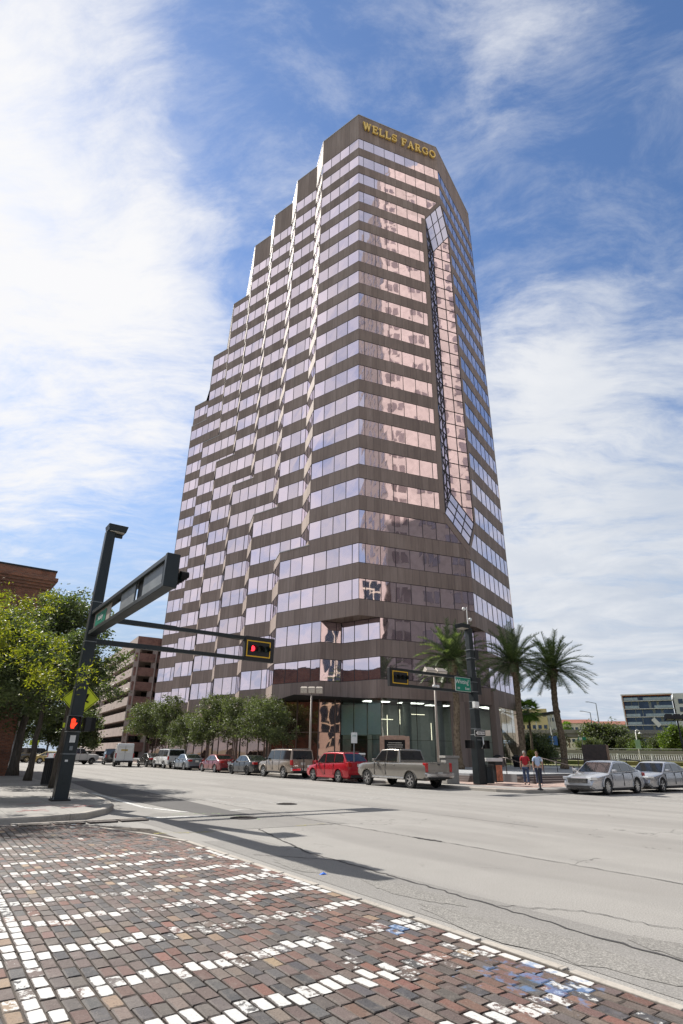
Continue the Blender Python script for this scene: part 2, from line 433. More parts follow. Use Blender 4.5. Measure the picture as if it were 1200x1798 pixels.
def mat_paver():
    n = newmat('brick_paver'); b = n.b
    at = n.add('ShaderNodeAttribute', attribute_name='Col'); pa = n.add('ShaderNodeAttribute', attribute_name='Paint')
    tc = n.add('ShaderNodeTexCoord'); o = tc.outputs['Object']
    g = n.noise(o, 40, 4, 0.7); m1 = n.noise(o, 7, 5, 0.6)
    c = n.mix(n.smooth(g, 0.5, 0.8), at.outputs['Color'], n.mix(1.0, at.outputs['Color'], (0.42, 0.40, 0.40), 'MULTIPLY'))
    c = n.mix(n.math('MULTIPLY', n.smooth(m1, 0.5, 0.75), 0.35), c, (0.20, 0.175, 0.155))
    sp = n.add('ShaderNodeSeparateColor'); n.l.new(pa.outputs['Color'], sp.inputs[0])
    us = n.add('ShaderNodeSeparateXYZ'); n.l.new(n.add('ShaderNodeUVMap').outputs[0], us.inputs[0])
    du = n.math('SUBTRACT', 0.5, n.math('ABSOLUTE', n.math('SUBTRACT', us.outputs[0], 0.5))); dv = n.math('SUBTRACT', 0.5, n.math('ABSOLUTE', n.math('SUBTRACT', us.outputs[1], 0.5)))
    dx_ = n.math('MULTIPLY', du, 0.222); dy_ = n.math('MULTIPLY', dv, 0.119)
    qx = n.math('MAXIMUM', n.math('SUBTRACT', 0.030, dx_), 0.0); qy = n.math('MAXIMUM', n.math('SUBTRACT', 0.030, dy_), 0.0)
    de = n.math('SUBTRACT', 0.030, n.math('SQRT', n.math('ADD', n.math('MULTIPLY', qx, qx), n.math('MULTIPLY', qy, qy))))
    ed = n.math('ADD', de, n.math('MULTIPLY', n.math('SUBTRACT', n.noise(o, 30, 4, 0.6), 0.5), 0.022))
    sandy = n.math('SUBTRACT', 1.0, n.smooth(ed, 0.004, 0.014))
    c = n.mix(n.math('MULTIPLY', sandy, 0.72), c, (0.050, 0.040, 0.033))
    speck = n.noise(o, 95, 3, 0.7); c = n.mix(n.math('MULTIPLY', n.smooth(speck, 0.56, 0.72), 0.45), c, (0.26, 0.22, 0.19)); c = n.mix(n.math('MULTIPLY', n.smooth(speck, 0.46, 0.30), 0.5), c, (0.03, 0.026, 0.025))
    edge = n.noise(o, 16, 5, 0.7)
    pm = n.math('MULTIPLY', n.smooth(ed, 0.007, 0.013), n.math('MULTIPLY', n.smooth(n.math('ADD', sp.outputs[0], n.math('MULTIPLY', n.math('SUBTRACT', edge, 0.5), 0.9)), 0.45, 0.54), n.math('MULTIPLY_ADD', n.smooth(g, 0.35, 0.62), 0.30, 0.68)))
    wc = n.mix(n.smooth(g, 0.45, 0.75), (0.57, 0.57, 0.55), (0.42, 0.41, 0.39))
    c = n.mix(pm, c, wc)
    bl = n.smooth(n.math('ADD', sp.outputs[2], n.math('MULTIPLY', n.math('SUBTRACT', m1, 0.5), 2.2)), 0.60, 0.90)
    c = n.mix(n.math('MULTIPLY', bl, 0.55), c, (0.07, 0.17, 0.36))
    n.l.new(c, b.inputs['Base Color']); b.inputs['Roughness'].default_value = 0.72; b.inputs['Specular IOR Level'].default_value = 0.35
    bump(n, n.math('ADD', g, m1), 0.55, 0.008)
    return n.m
def mat_grass():
    n = newmat('grass_ground'); b = n.b
    o = n.add('ShaderNodeTexCoord').outputs['Object']
    f = n.noise(o, 0.12, 6, 0.7); g = n.noise(o, 9, 5, 0.7)
    c = n.mix(n.smooth(f, 0.42, 0.58), (0.085, 0.115, 0.03), (0.26, 0.22, 0.09)); c = n.mix(0.35, c, n.ramp(g, [(0.3, (0.03, 0.05, 0.012)), (0.7, (0.28, 0.28, 0.12))]))
    n.l.new(c, b.inputs['Base Color']); b.inputs['Roughness'].default_value = 0.95
    bump(n, g, 0.8, 0.05)
    return n.m

M = {}
M['conc_t'] = mat_tower_concrete()
M['glass_t'] = mat_tower_glass(col=(0.80, 0.70, 0.76), wav=0.008, sc=0.55)
M['glass_n'] = mat_tower_glass('notch_glass', (0.80, 0.72, 0.76), 0.006, 0.5)
M['glass_b'] = mat_tower_glass('bronze_glass', (0.40, 0.29, 0.25), 0.012, 0.6)
M['teal'] = mat_clear('teal_lobby_glass', (0.82, 0.94, 0.91), 0.15, 0.004)
M['mull'] = pmat('bronze_mullion', (0.045, 0.036, 0.034), 0.45, 0.4, 0.1)
M['mull2'] = pmat('copper_mullion', (0.16, 0.11, 0.095), 0.45, 0.3, 0.1)
M['roofcap'] = pmat('roof_membrane', (0.35, 0.34, 0.32), 0.9, 0, 0.15, 0.4)
M['gold'] = pmat('gold_letter', (0.90, 0.62, 0.16), 0.35, 0.25, 0.06, 2)
M['asphalt'] = mat_asphalt('old_asphalt', (0.232, 0.222, 0.206), (0.315, 0.303, 0.283), 0.42)
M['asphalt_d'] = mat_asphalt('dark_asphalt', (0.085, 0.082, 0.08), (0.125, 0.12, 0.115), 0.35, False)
M['asphalt_m'] = mat_asphalt('patched_asphalt', (0.19, 0.182, 0.17), (0.25, 0.24, 0.225), 0.4, True)
M['asphalt_r'] = mat_asphalt('broken_asphalt', (0.165, 0.158, 0.146), (0.29, 0.278, 0.256), 0.55, True)
M['conc'] = mat_concrete('sidewalk_concrete', (0.27, 0.258, 0.24))
M['kerb'] = mat_concrete('kerb_stone', (0.36, 0.33, 0.29), 2.4)
M['conc2'] = mat_concrete('plaza_paving', (0.33, 0.335, 0.34), 1.2)
M['step'] = mat_concrete('granite_step', (0.17, 0.14, 0.13), 0)
M['pinkpave'] = mat_concrete('pink_paving', (0.36, 0.265, 0.225), 0.3, -35, 0.35)
M['paver'] = mat_paver()
M['sand'] = pmat('joint_sand', (0.055, 0.044, 0.034), 0.95, 0, 0.4, 6, 0.6, 60)
M['grass'] = mat_grass()
M['ground'] = pmat('far_ground', (0.17, 0.17, 0.12), 0.95, 0, 0.3, 0.05)
M['white_line'] = None
def mat_paint(name, col, lo=0.40, hi=0.55, sc=5.0):
    n = newmat(name); b = n.b
    o = n.add('ShaderNodeTexCoord').outputs['Object']
    f = n.noise(o, sc, 6, 0.75); g = n.noise(o, 40, 3, 0.7)
    a = n.smooth(n.math('ADD', f, n.math('MULTIPLY', g, 0.25)), lo+0.12, hi+0.12)
    b.inputs['Base Color'].default_value = (*col, 1); b.inputs['Roughness'].default_value = 0.8
    tr = n.add('ShaderNodeBsdfTransparent'); mx = n.add('ShaderNodeMixShader')
    n.l.new(a, mx.inputs[0]); n.l.new(tr.outputs[0], mx.inputs[1]); n.l.new(b.outputs[0], mx.inputs[2]); n.l.new(mx.outputs[0], n.out.inputs[0])
    return n.m
M['white_line'] = mat_paint('worn_white_paint', (0.56, 0.56, 0.54), 0.36, 0.52)
M['white_faint'] = mat_paint('faint_white_paint', (0.48, 0.48, 0.46), 0.46, 0.66)
M['red_spray'] = mat_paint('red_spray_paint', (0.30, 0.02, 0.03), 0.30, 0.5, 8)
M['green_spray'] = mat_paint('green_spray_paint', (0.28, 0.42, 0.16), 0.46, 0.68, 8)
M['yellow_spray'] = mat_paint('yellow_spray_paint', (0.52, 0.47, 0.10), 0.46, 0.68, 8)
M['crack'] = mat_paint('crack_fill', (0.035, 0.033, 0.032), 0.25, 0.42, 3)
M['pole'] = pmat('dark_green_pole', (0.018, 0.024, 0.026), 0.42, 0.3, 0.2, 2.0)
M['polegrey'] = pmat('grey_arm_panel', (0.20, 0.215, 0.225), 0.5, 0.4, 0.1, 3)
M['black'] = pmat('black_metal', (0.012, 0.012, 0.013), 0.5, 0.1, 0.2)
M['matte_black'] = pmat('matte_black', (0.006, 0.006, 0.006), 0.9, 0, 0)
M['tanpole'] = pmat('tan_pole', (0.33, 0.29, 0.25), 0.6, 0.1, 0.1)
M['white'] = pmat('white_enamel', (0.68, 0.68, 0.66), 0.5, 0, 0.06)
M['sign_green'] = pmat('sign_green', (0.0, 0.19, 0.12), 0.4, 0, 0.05)
M['sign_yel'] = pmat('fluorescent_yellow', (0.80, 0.92, 0.03), 0.5, 0, 0.05)
M['yel'] = pmat('signal_yellow', (0.72, 0.42, 0.02), 0.5, 0, 0.05)
M['red_on'] = pmat('red_light', (0.4, 0.01, 0.01), 0.4, 0, 0, emit=(1.0, 0.03, 0.05), es=1.6)
M['hand_on'] = pmat('orange_hand', (0.5, 0.05, 0.01), 0.4, 0, 0, emit=(1.0, 0.035, 0.01), es=1.3)
M['lens_off'] = pmat('dark_lens', (0.02, 0.02, 0.012), 0.25, 0, 0)
M['lens_green'] = pmat('dark_green_lens', (0.004, 0.022, 0.02), 0.25, 0, 0)
M['lampglass'] = pmat('lamp_glass', (0.55, 0.52, 0.45), 0.3, 0, 0.2, 8)
M['bark'] = mat_bark('oak_bark', (0.05, 0.042, 0.035), (0.14, 0.12, 0.10))
M['barkp'] = mat_bark('palm_bark', (0.10, 0.075, 0.052), (0.24, 0.185, 0.13), True)
M['leaf_oak'] = mat_leaf('oak_leaf', (0.050, 0.068, 0.030), (0.090, 0.115, 0.050), (0.160, 0.185, 0.095), 0.42)
M['leaf_st'] = mat_leaf('street_oak_leaf', (0.052, 0.066, 0.030), (0.094, 0.113, 0.054), (0.155, 0.172, 0.090), 0.40)
M['leaf_yel'] = mat_leaf('yellow_green_leaf', (0.08, 0.10, 0.015), (0.20, 0.22, 0.022), (0.40, 0.36, 0.04), 0.5)
M['leaf_palm'] = mat_leaf('palm_leaf', (0.052, 0.078, 0.034), (0.110, 0.150, 0.072), (0.23, 0.26, 0.150), 0.42)
M['leaf_fan'] = mat_leaf('fan_palm_leaf', (0.08, 0.14, 0.03), (0.14, 0.22, 0.045), (0.20, 0.29, 0.07), 0.45)
M['leaf_br'] = mat_leaf('bright_leaf', (0.05, 0.08, 0.015), (0.10, 0.15, 0.025), (0.17, 0.22, 0.04), 0.35)
M['brickold'] = mat_brickwall('old_brick', (0.36, 0.13, 0.065), (0.19, 0.075, 0.048), (0.27, 0.21, 0.16))
M['brickred'] = mat_brickwall('garage_brick', (0.36, 0.18, 0.135), (0.27, 0.135, 0.105), (0.30, 0.22, 0.19), 1.6)
M['garage'] = mat_concrete('garage_concrete', (0.36, 0.29, 0.255), 4.0, 0, 0.3)
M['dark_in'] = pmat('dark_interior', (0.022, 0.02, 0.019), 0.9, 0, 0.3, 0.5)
M['granite'] = pmat('brown_granite', (0.065, 0.042, 0.036), 0.35, 0, 0.35, 3, 0, 30)
M['granite_l'] = pmat('tan_granite', (0.36, 0.235, 0.17), 0.4, 0, 0.25, 6)
M['rail'] = pmat('bronze_rail', (0.06, 0.045, 0.04), 0.4, 0.5, 0.1)
M['tantower'] = mat_concrete('tan_stone', (0.45, 0.39, 0.35), 3.0, -35, 0.3)
M['cream'] = pmat('cream_stucco', (0.62, 0.56, 0.45), 0.9, 0, 0.08, 0.3)
M['creamy'] = pmat('yellow_stucco', (0.58, 0.48, 0.26), 0.9, 0, 0.08, 0.3)
M['bldwhite'] = pmat('white_stucco', (0.60, 0.60, 0.58), 0.8, 0, 0.06, 0.2)
M['redroof'] = pmat('red_tile_roof', (0.22, 0.085, 0.055), 0.9, 0, 0.2, 1.0)
M['bldglass'] = pmat('dark_blue_glass', (0.05, 0.07, 0.10), 0.08, 0.6, 0.3, 0.3)
M['midglass'] = pmat('bronze_tower_window', (0.25, 0.205, 0.19), 0.15, 0.4, 0.3, 0.3)
M['orange'] = pmat('orange_panel', (0.42, 0.14, 0.05), 0.7, 0, 0.15, 0.4)
M['bridge'] = pmat('bridge_concrete', (0.30, 0.28, 0.25), 0.9, 0, 0.12, 0.3)
M['tyre'] = pmat('tyre_rubber', (0.014, 0.014, 0.014), 0.85, 0, 0.1)
M['rim'] = pmat('alloy_rim', (0.55, 0.55, 0.55), 0.28, 0.9, 0.05)
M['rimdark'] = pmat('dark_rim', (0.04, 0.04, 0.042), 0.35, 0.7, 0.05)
M['chrome'] = pmat('chrome', (0.7, 0.7, 0.7), 0.12, 1.0, 0.03)
M['carglass'] = pmat('car_window', (0.012, 0.015, 0.017), 0.04, 0, 0, coat=0.6, spec=0.8)
M['tail'] = pmat('tail_lamp', (0.38, 0.008, 0.008), 0.2, 0, 0, coat=0.6)
M['headl'] = pmat('head_lamp', (0.6, 0.62, 0.64), 0.1, 0.4, 0)
M['trim'] = pmat('black_trim', (0.015, 0.015, 0.016), 0.6, 0, 0.1)
M['plate'] = pmat('licence_plate', (0.65, 0.65, 0.60), 0.5, 0, 0.05)
def paint(name, col, metal=0.5, rough=0.28): return pmat(name, col, rough, metal, 0.03, 1.0, coat=0.9)
M['p_grey'] = paint('grey_paint', (0.30, 0.28, 0.25), 0.6, 0.24)
M['p_red'] = paint('red_paint', (0.42, 0.008, 0.02), 0.25)
M['p_red2'] = paint('maroon_paint', (0.20, 0.012, 0.018), 0.3)
M['p_tan'] = paint('tan_paint', (0.33, 0.27, 0.215))
M['p_black'] = paint('black_paint', (0.010, 0.011, 0.012), 0.0, 0.4)
M['p_blue'] = paint('blue_grey_paint', (0.16, 0.18, 0.205))
M['p_white'] = paint('white_paint', (0.62, 0.62, 0.60), 0.0)
M['p_char'] = paint('charcoal_paint', (0.075, 0.075, 0.072))
M['p_silver'] = paint('silver_paint', (0.46, 0.46, 0.475), 0.55)
M['p_silver2'] = paint('grey_silver_paint', (0.36, 0.365, 0.38), 0.55)
M['p_gold'] = paint('yellow_paint', (0.42, 0.30, 0.06), 0.1)
M['skin'] = pmat('skin', (0.42, 0.25, 0.18), 0.6, 0, 0.06, 6)
M['hairg'] = pmat('grey_hair', (0.25, 0.24, 0.23), 0.9, 0, 0.1)
M['hairb'] = pmat('brown_hair', (0.10, 0.06, 0.035), 0.9, 0, 0.1)
M['shirt_r'] = pmat('red_shirt', (0.38, 0.02, 0.03), 0.9, 0, 0.15, 8)
M['shirt_b'] = pmat('pale_blue_shirt', (0.42, 0.52, 0.68), 0.9, 0, 0.1, 8)
M['jeans'] = pmat('blue_jeans', (0.05, 0.075, 0.14), 0.9, 0, 0.25, 12)
M['navy'] = pmat('navy_trousers', (0.022, 0.028, 0.055), 0.9, 0, 0.15, 12)
M['shoe'] = pmat('dark_shoe', (0.03, 0.026, 0.024), 0.7)
M['shoew'] = pmat('white_shoe', (0.5, 0.5, 0.5), 0.7)
M['shade'] = pmat('roller_shade', (0.85, 0.93, 0.91), 0.9, 0, 0.03)
M['inwall'] = pmat('lobby_wall', (0.30, 0.33, 0.32), 0.7, 0, 0.1)
M['lobby_fill'] = pmat('added_fill_glow', (0.8, 0.8, 0.75), 0.6, 0, 0, emit=(1.0, 0.95, 0.85), es=2.6)
M['lampwarm'] = pmat('lobby_light', (0.8, 0.75, 0.6), 0.5, 0, 0, emit=(1.0, 0.86, 0.62), es=1.3)
M['poster'] = pmat('poster_orange', (0.50, 0.17, 0.09), 0.6, 0, 0.6, 3)
M['blue_bag'] = pmat('blue_plastic', (0.03, 0.14, 0.55), 0.4, 0, 0.1)
M['signblue'] = pmat('sign_blue', (0.06, 0.16, 0.45), 0.5)
M['fence'] = pmat('white_fence_metal', (0.75, 0.76, 0.76), 0.5)
M['crown_shade'] = pmat('foliage_core_shade', (0.012, 0.018, 0.008), 1.0)  # unused near-black tone, shade inside tree crowns put into a colour
# ------------------------------------------------------------------ ground, roads, kerbs
def struct(mb, name, mat, **kw):
    o = mb.build(name, mat, **kw); o['kind'] = 'structure'; return o
KH = 0.14
def sheet(name, poly, z, mat):
    mb = MB(); mb.face([(p[0], p[1], z) for p in poly]); return struct(mb, name, mat)
def arc(cx, cy, r, a0, a1, n=10):
    return [(cx+r*cos(radians(a0+(a1-a0)*i/n)), cy+r*sin(radians(a0+(a1-a0)*i/n))) for i in range(n+1)]
def stp(pts): return [ST(*p) for p in pts]

mb = MB(); R_ = 3500
mb.face([(-R_, -R_, -0.03), (R_, -R_, -0.03), (R_, R_, -0.03), (-R_, R_, -0.03)]); struct(mb, 'ground', M['ground'])
# the avenue runs along t between s=5.8 and 23.8; the side street crosses it
sheet('avenue_road', stp([(-60, -150), (60, -150), (60, 190), (-60, 190)]), 0.0, M['asphalt'])
sheet('side_street_road', stp([(60, -1), (420, -1), (420, 24), (60, 24)]), -0.004, M['asphalt'])
# left pavement block (corner at s=5.6,t=16.4)
LB = [(5.85, 39)] + [(5.85, 30), (5.75, 24), (5.55, 20.6), (5.3, 19.2), (4.75, 17.9), (4.0, 16.9), (2.9, 16.45), (-50, 16.4), (-50, 48), (4.0, 44.0)]
def kerbed(name, pts, h, topmat, kmat, w=0.16, closed=True):
    "pavement slab whose edge is a kerb stone strip of its own"
    P = [Vector(ST(*p)) for p in pts]; n = len(P)
    ar = sum(P[i].x*P[(i+1) % n].y-P[(i+1) % n].x*P[i].y for i in range(n))
    if ar < 0: P = P[::-1]
    I = []
    for i in range(n):
        a, b, c = P[i-1], P[i], P[(i+1) % n]
        d1 = (b-a).normalized(); d2 = (c-b).normalized()
        n1 = Vector((-d1.y, d1.x)); n2 = Vector((-d2.y, d2.x)); k = (n1+n2); k = k/max(k.dot(n1), 0.3)
        I.append(b+k*w)
    mb = MB(); mb.face([(p.x, p.y, h-0.004) for p in I]); top = struct(mb, name, topmat)
    mk = MB()
    for i in range(n):
        j = (i+1) % n; a, b, ia, ib = P[i], P[j], I[i], I[j]
        mk.face([(a.x, a.y, -0.03), (b.x, b.y, -0.03), (b.x, b.y, h-0.025), (a.x, a.y, h-0.025)])
        am = a.lerp(ia, 0.15); bm = b.lerp(ib, 0.15)
        mk.face([(a.x, a.y, h-0.025), (b.x, b.y, h-0.025), (bm.x, bm.y, h), (am.x, am.y, h)])
        mk.face([(am.x, am.y, h), (bm.x, bm.y, h), (ib.x, ib.y, h), (ia.x, ia.y, h)])
        mk.face([(ia.x, ia.y, h), (ib.x, ib.y, h), (ib.x, ib.y, h-0.02), (ia.x, ia.y, h-0.02)])
    struct(mk, 'kerb', kmat)
kerbed('pavement', LB, 0.15, M['conc'], M['kerb'])
# far block: bulb corner then along the side street
FB = [(23.8, 175), (23.8, 60), (23.8, 24.5), (23.65, 22.2), (23.75, 20.4), (24.3, 19.1), (25.4, 18.6), (27.5, 18.6), (40, 18.7), (120, 18.9), (120, 175)]
kerbed('pavement', FB, 0.15, M['pinkpave'], M['kerb'])
# pale concrete strip beside the kerb
sheet('pavement', stp([(24.0, 24.6), (24.0, 170), (26.2, 170), (26.2, 24.6)]), 0.152, M['conc'])
sheet('pavement', stp([(24.5, 19.6), (25.6, 19.0), (60, 19.2), (60, 20.1), (26.2, 20.1), (25.4, 24.6), (24.0, 24.6), (23.95, 22.2)]), 0.153, M['conc'])
# near blocks (behind and beside the camera)
kerbed('pavement', [(23.8, -1.2), (26, -3), (120, -3), (120, -120), (23.8, -120)], 0.15, M['conc'], M['kerb'])
kerbed('pavement', [(4.6, -3.2), (3.6, -4.0), (-50, -4.0), (-50, -120), (4.6, -120)], 0.15, M['conc'], M['kerb'])
# raised plaza with three steps facing the side street
PZ = 0.60
kerb_in = [(28.6, 172), (28.6, 26.6), (30.6, 26.4), (30.6, 24.6), (44, 24.6), (66, 46), (66, 172)]
mb = MB(); mb.prism(stp(kerb_in), 0.1, PZ); struct(mb, 'plaza', M['conc2'])
mb = MB()
for i, (tt, zz) in enumerate([(23.4, 0.262), (23.8, 0.375), (24.2, 0.487)]):
    mb.prism(stp([(30.6-0.0, tt), (44, tt), (44, 24.6), (30.6, 24.6)]), 0.1+i*0.001, zz)
struct(mb, 'plaza_steps', M['step'])
mb = MB()
for a in range(3):
    mb.prism(stp([(28.0-0.0+a*0.2, 26.2+a*0.12), (30.6, 26.1+a*0.12), (30.6, 172), (28.0+a*0.2, 172)]), 0.1+a*0.001, 0.26+a*0.11)
struct(mb, 'plaza_steps', M['step'])
# grass bank and its rise towards the river
mb = MB()
g = [(96, 22), (150, 21), (240, 21), (240, 172), (60, 172), (62, 110), (96, 60)]
mb.prism(stp([(44.02, 20.6), (240, 20.6), (240, 190), (66.02, 190), (66.02, 46), (44.02, 24.5)]), -0.02, 0.42); struct(mb, 'grass_bank', M['grass'])
# road patches, seams and paint
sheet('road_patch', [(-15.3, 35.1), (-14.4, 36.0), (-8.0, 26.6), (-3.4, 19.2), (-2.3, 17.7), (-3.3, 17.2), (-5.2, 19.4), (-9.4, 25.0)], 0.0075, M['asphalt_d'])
sheet('road_patch', stp([(5.1, 13.2), (9.4, 13.0), (9.3, 17.2), (6.0, 17.6), (5.0, 16.2)]), 0.004, M['asphalt_m'])
sheet('road_patch', stp([(4.95, 2.0), (6.2, 2.0), (6.1, 11.6), (5.05, 11.8)]), 0.004, M['asphalt_m'])
_rr = random.Random(6)
for _k, (_cs, _ct, _a, _b) in enumerate(((5.25, 4.3, 0.32, 1.5), (5.6, 6.4, 0.28, 0.9), (5.3, 8.6, 0.22, 0.7), (6.1, 3.2, 0.25, 0.6))):
    _p = [(_cs+_a*cos(2*pi*i/22)*_rr.uniform(0.6, 1.15), _ct+_b*sin(2*pi*i/22)*_rr.uniform(0.7, 1.15)) for i in range(22)]
    sheet('road_patch', stp(_p), 0.0078+0.0002*_k, M['asphalt_r'])
def ribbon(mb, pts, w, z, jit=0.0, seed=0, sub=10):
    rnd = random.Random(seed); P = []
    for i in range(len(pts)-1):
        a = Vector(pts[i]); b = Vector(pts[i+1])
        for k in range(sub): P.append(a.lerp(b, k/sub))
    P.append(Vector(pts[-1])); L_, R2 = [], []
    for i, p in enumerate(P):
        d = (P[min(i+1, len(P)-1)]-P[max(i-1, 0)]).normalized(); nn = Vector((-d.y, d.x))
        o = nn*rnd.uniform(-jit, jit); ww = w*rnd.uniform(0.5, 1.4) if jit else w
        L_.append(p+o+nn*ww/2); R2.append(p+o-nn*ww/2)
    for i in range(len(P)-1):
        mb.face([(*R2[i], z), (*R2[i+1], z), (*L_[i+1], z), (*L_[i], z)])
mb = MB()
ribbon(mb, stp([(9.05, 22), (8.97, 15.5), (9.1, 11.4), (9.15, 9.2), (9.2, 2)]), 0.022, 0.0085, 0.03, 1, 30)
ribbon(mb, stp([(6.9, 13.0), (6.1, 9.6), (6.05, 6.9), (5.85, 3.8), (5.8, 1)]), 0.035, 0.0085, 0.03, 2, 26)
ribbon(mb, stp([(5.2, 9.9), (6.2, 8.6)]), 0.022, 0.0085, 0.03, 3, 16)
ribbon(mb, stp([(6.0, 5.3), (6.6, 4.6), (6.9, 3.2)]), 0.016, 0.0085, 0.05, 4, 16)
ribbon(mb, stp([(9.12, 10.2), (9.16, 9.4)]), 0.12, 0.0087, 0.02, 7, 12)
ribbon(mb, stp([(13.2, 60), (13.0, 24), (13.1, 10)]), 0.02, 0.0085, 0.04, 5, 40)
struct(mb, 'road_cracks', M['crack'])
mb = MB()
ribbon(mb, stp([(9.0, 19.4), (18.6, 19.6)]), 0.28, 0.006)
ribbon(mb, stp([(9.3, 22.3), (21.0, 22.5)]), 0.22, 0.006)
for s_ in (9.4, 11.0, 12.6, 14.2, 15.8, 17.4, 19.0): ribbon(mb, stp([(s_, 19.5), (s_, 22.3)]), 0.14, 0.006)
ribbon(mb, stp([(24.4, 17.9), (24.6, 5.0)]), 0.25, 0.006); ribbon(mb, stp([(27.0, 15.2), (27.2, 5.0)]), 0.25, 0.006)
for t_ in (15.0, 13.4, 11.8, 10.2, 8.6, 7.0): ribbon(mb, stp([(24.5, t_), (27.1, t_)]), 0.12, 0.006)
ribbon(mb, stp([(21.2, 30), (21.2, 90)]), 0.10, 0.006)
for k in range(9): ribbon(mb, stp([(14.5, 33+k*9), (14.5, 36+k*9)]), 0.11, 0.006)
for k in range(10): ribbon(mb, stp([(10.4, 30+k*9), (10.4, 33+k*9)]), 0.11, 0.006)
struct(mb, 'road_markings', M['white_faint'])
mb = MB()
ribbon(mb, stp([(5.05, 16.6), (7.0, 16.2)]), 0.2, 0.006); ribbon(mb, stp([(6.5, 27), (6.3, 19.5), (6.9, 17.6), (8.7, 17.4)]), 0.16, 0.006)
struct(mb, 'road_markings', M['white_line'])
mb = MB(); ribbon(mb, [(-7.6, 17.3), (-7.0, 18.2)], 0.07, 0.154, 0.02, 1, 6); ribbon(mb, [(-8.6, 17.9), (-7.5, 18.3), (-7.0, 17.9)], 0.05, 0.154, 0.03, 2, 6)
ribbon(mb, [(-8.3, 16.6), (-7.5, 16.4)], 0.06, 0.154, 0.02, 3, 6); ribbon(mb, [(-8.2, 16.1), (-7.8, 16.9)], 0.05, 0.154, 0.02, 3, 6); ribbon(mb, [(-9.3, 18.2), (-8.9, 18.9)], 0.06, 0.154, 0.02, 4, 6)
struct(mb, 'utility_marks', M['red_spray'])
mb = MB(); ribbon(mb, [(-4.6, 17.6), (-3.4, 18.0), (-2.4, 17.2), (-2.0, 16.6)], 0.10, 0.0095, 0.04, 5, 8); ribbon(mb, [(-3.2, 17.1), (-1.9, 17.0)], 0.05, 0.0095, 0.04, 6, 8); struct(mb, 'utility_marks', M['green_spray'])
mb = MB(); ribbon(mb, [(-3.9, 13.6), (-3.0, 13.9), (-2.7, 14.0)], 0.12, 0.0095, 0.03, 8, 8); ribbon(mb, [(-1.0, 15.3), (-0.3, 15.9)], 0.10, 0.0095, 0.03, 9, 8); struct(mb, 'utility_marks', M['yellow_spray'])

# ------------------------------------------------------------------ brick crosswalk
rnd = random.Random(5)
BL, BW, BG = 0.222, 0.119, 0.008
base = MB(); base.face([(*ST(4.8, -3.0), 0.0045), (*ST(4.8, 14.2), 0.0045), (*ST(3.2, 16.4), 0.0045), (*ST(-14, 16.4), 0.0045), (*ST(-14, -3.0), 0.0045)])
struct(base, 'brick_bedding', M['sand'])
PAL = [((0.118, 0.088, 0.078), 34), ((0.135, 0.078, 0.066), 16), ((0.078, 0.074, 0.076), 22), ((0.175, 0.082, 0.062), 8), ((0.105, 0.090, 0.083), 24), ((0.29, 0.205, 0.135), 4), ((0.16, 0.122, 0.102), 14), ((0.058, 0.057, 0.062), 12)]
pop = [c for c, w in PAL for _ in range(w)]
RUNGS = [2.35, 3.25, 4.25, 5.22, 6.22, 7.2, 8.15, 9.08, 10.0, 10.9, 11.8, 12.6]
bv, bf, cols, pts_ = [], [], [], []
def edge_s(t): return 4.72 if t < 12 else 4.72-(t-12)*0.28
nrow = int((4.8+12)/BW)
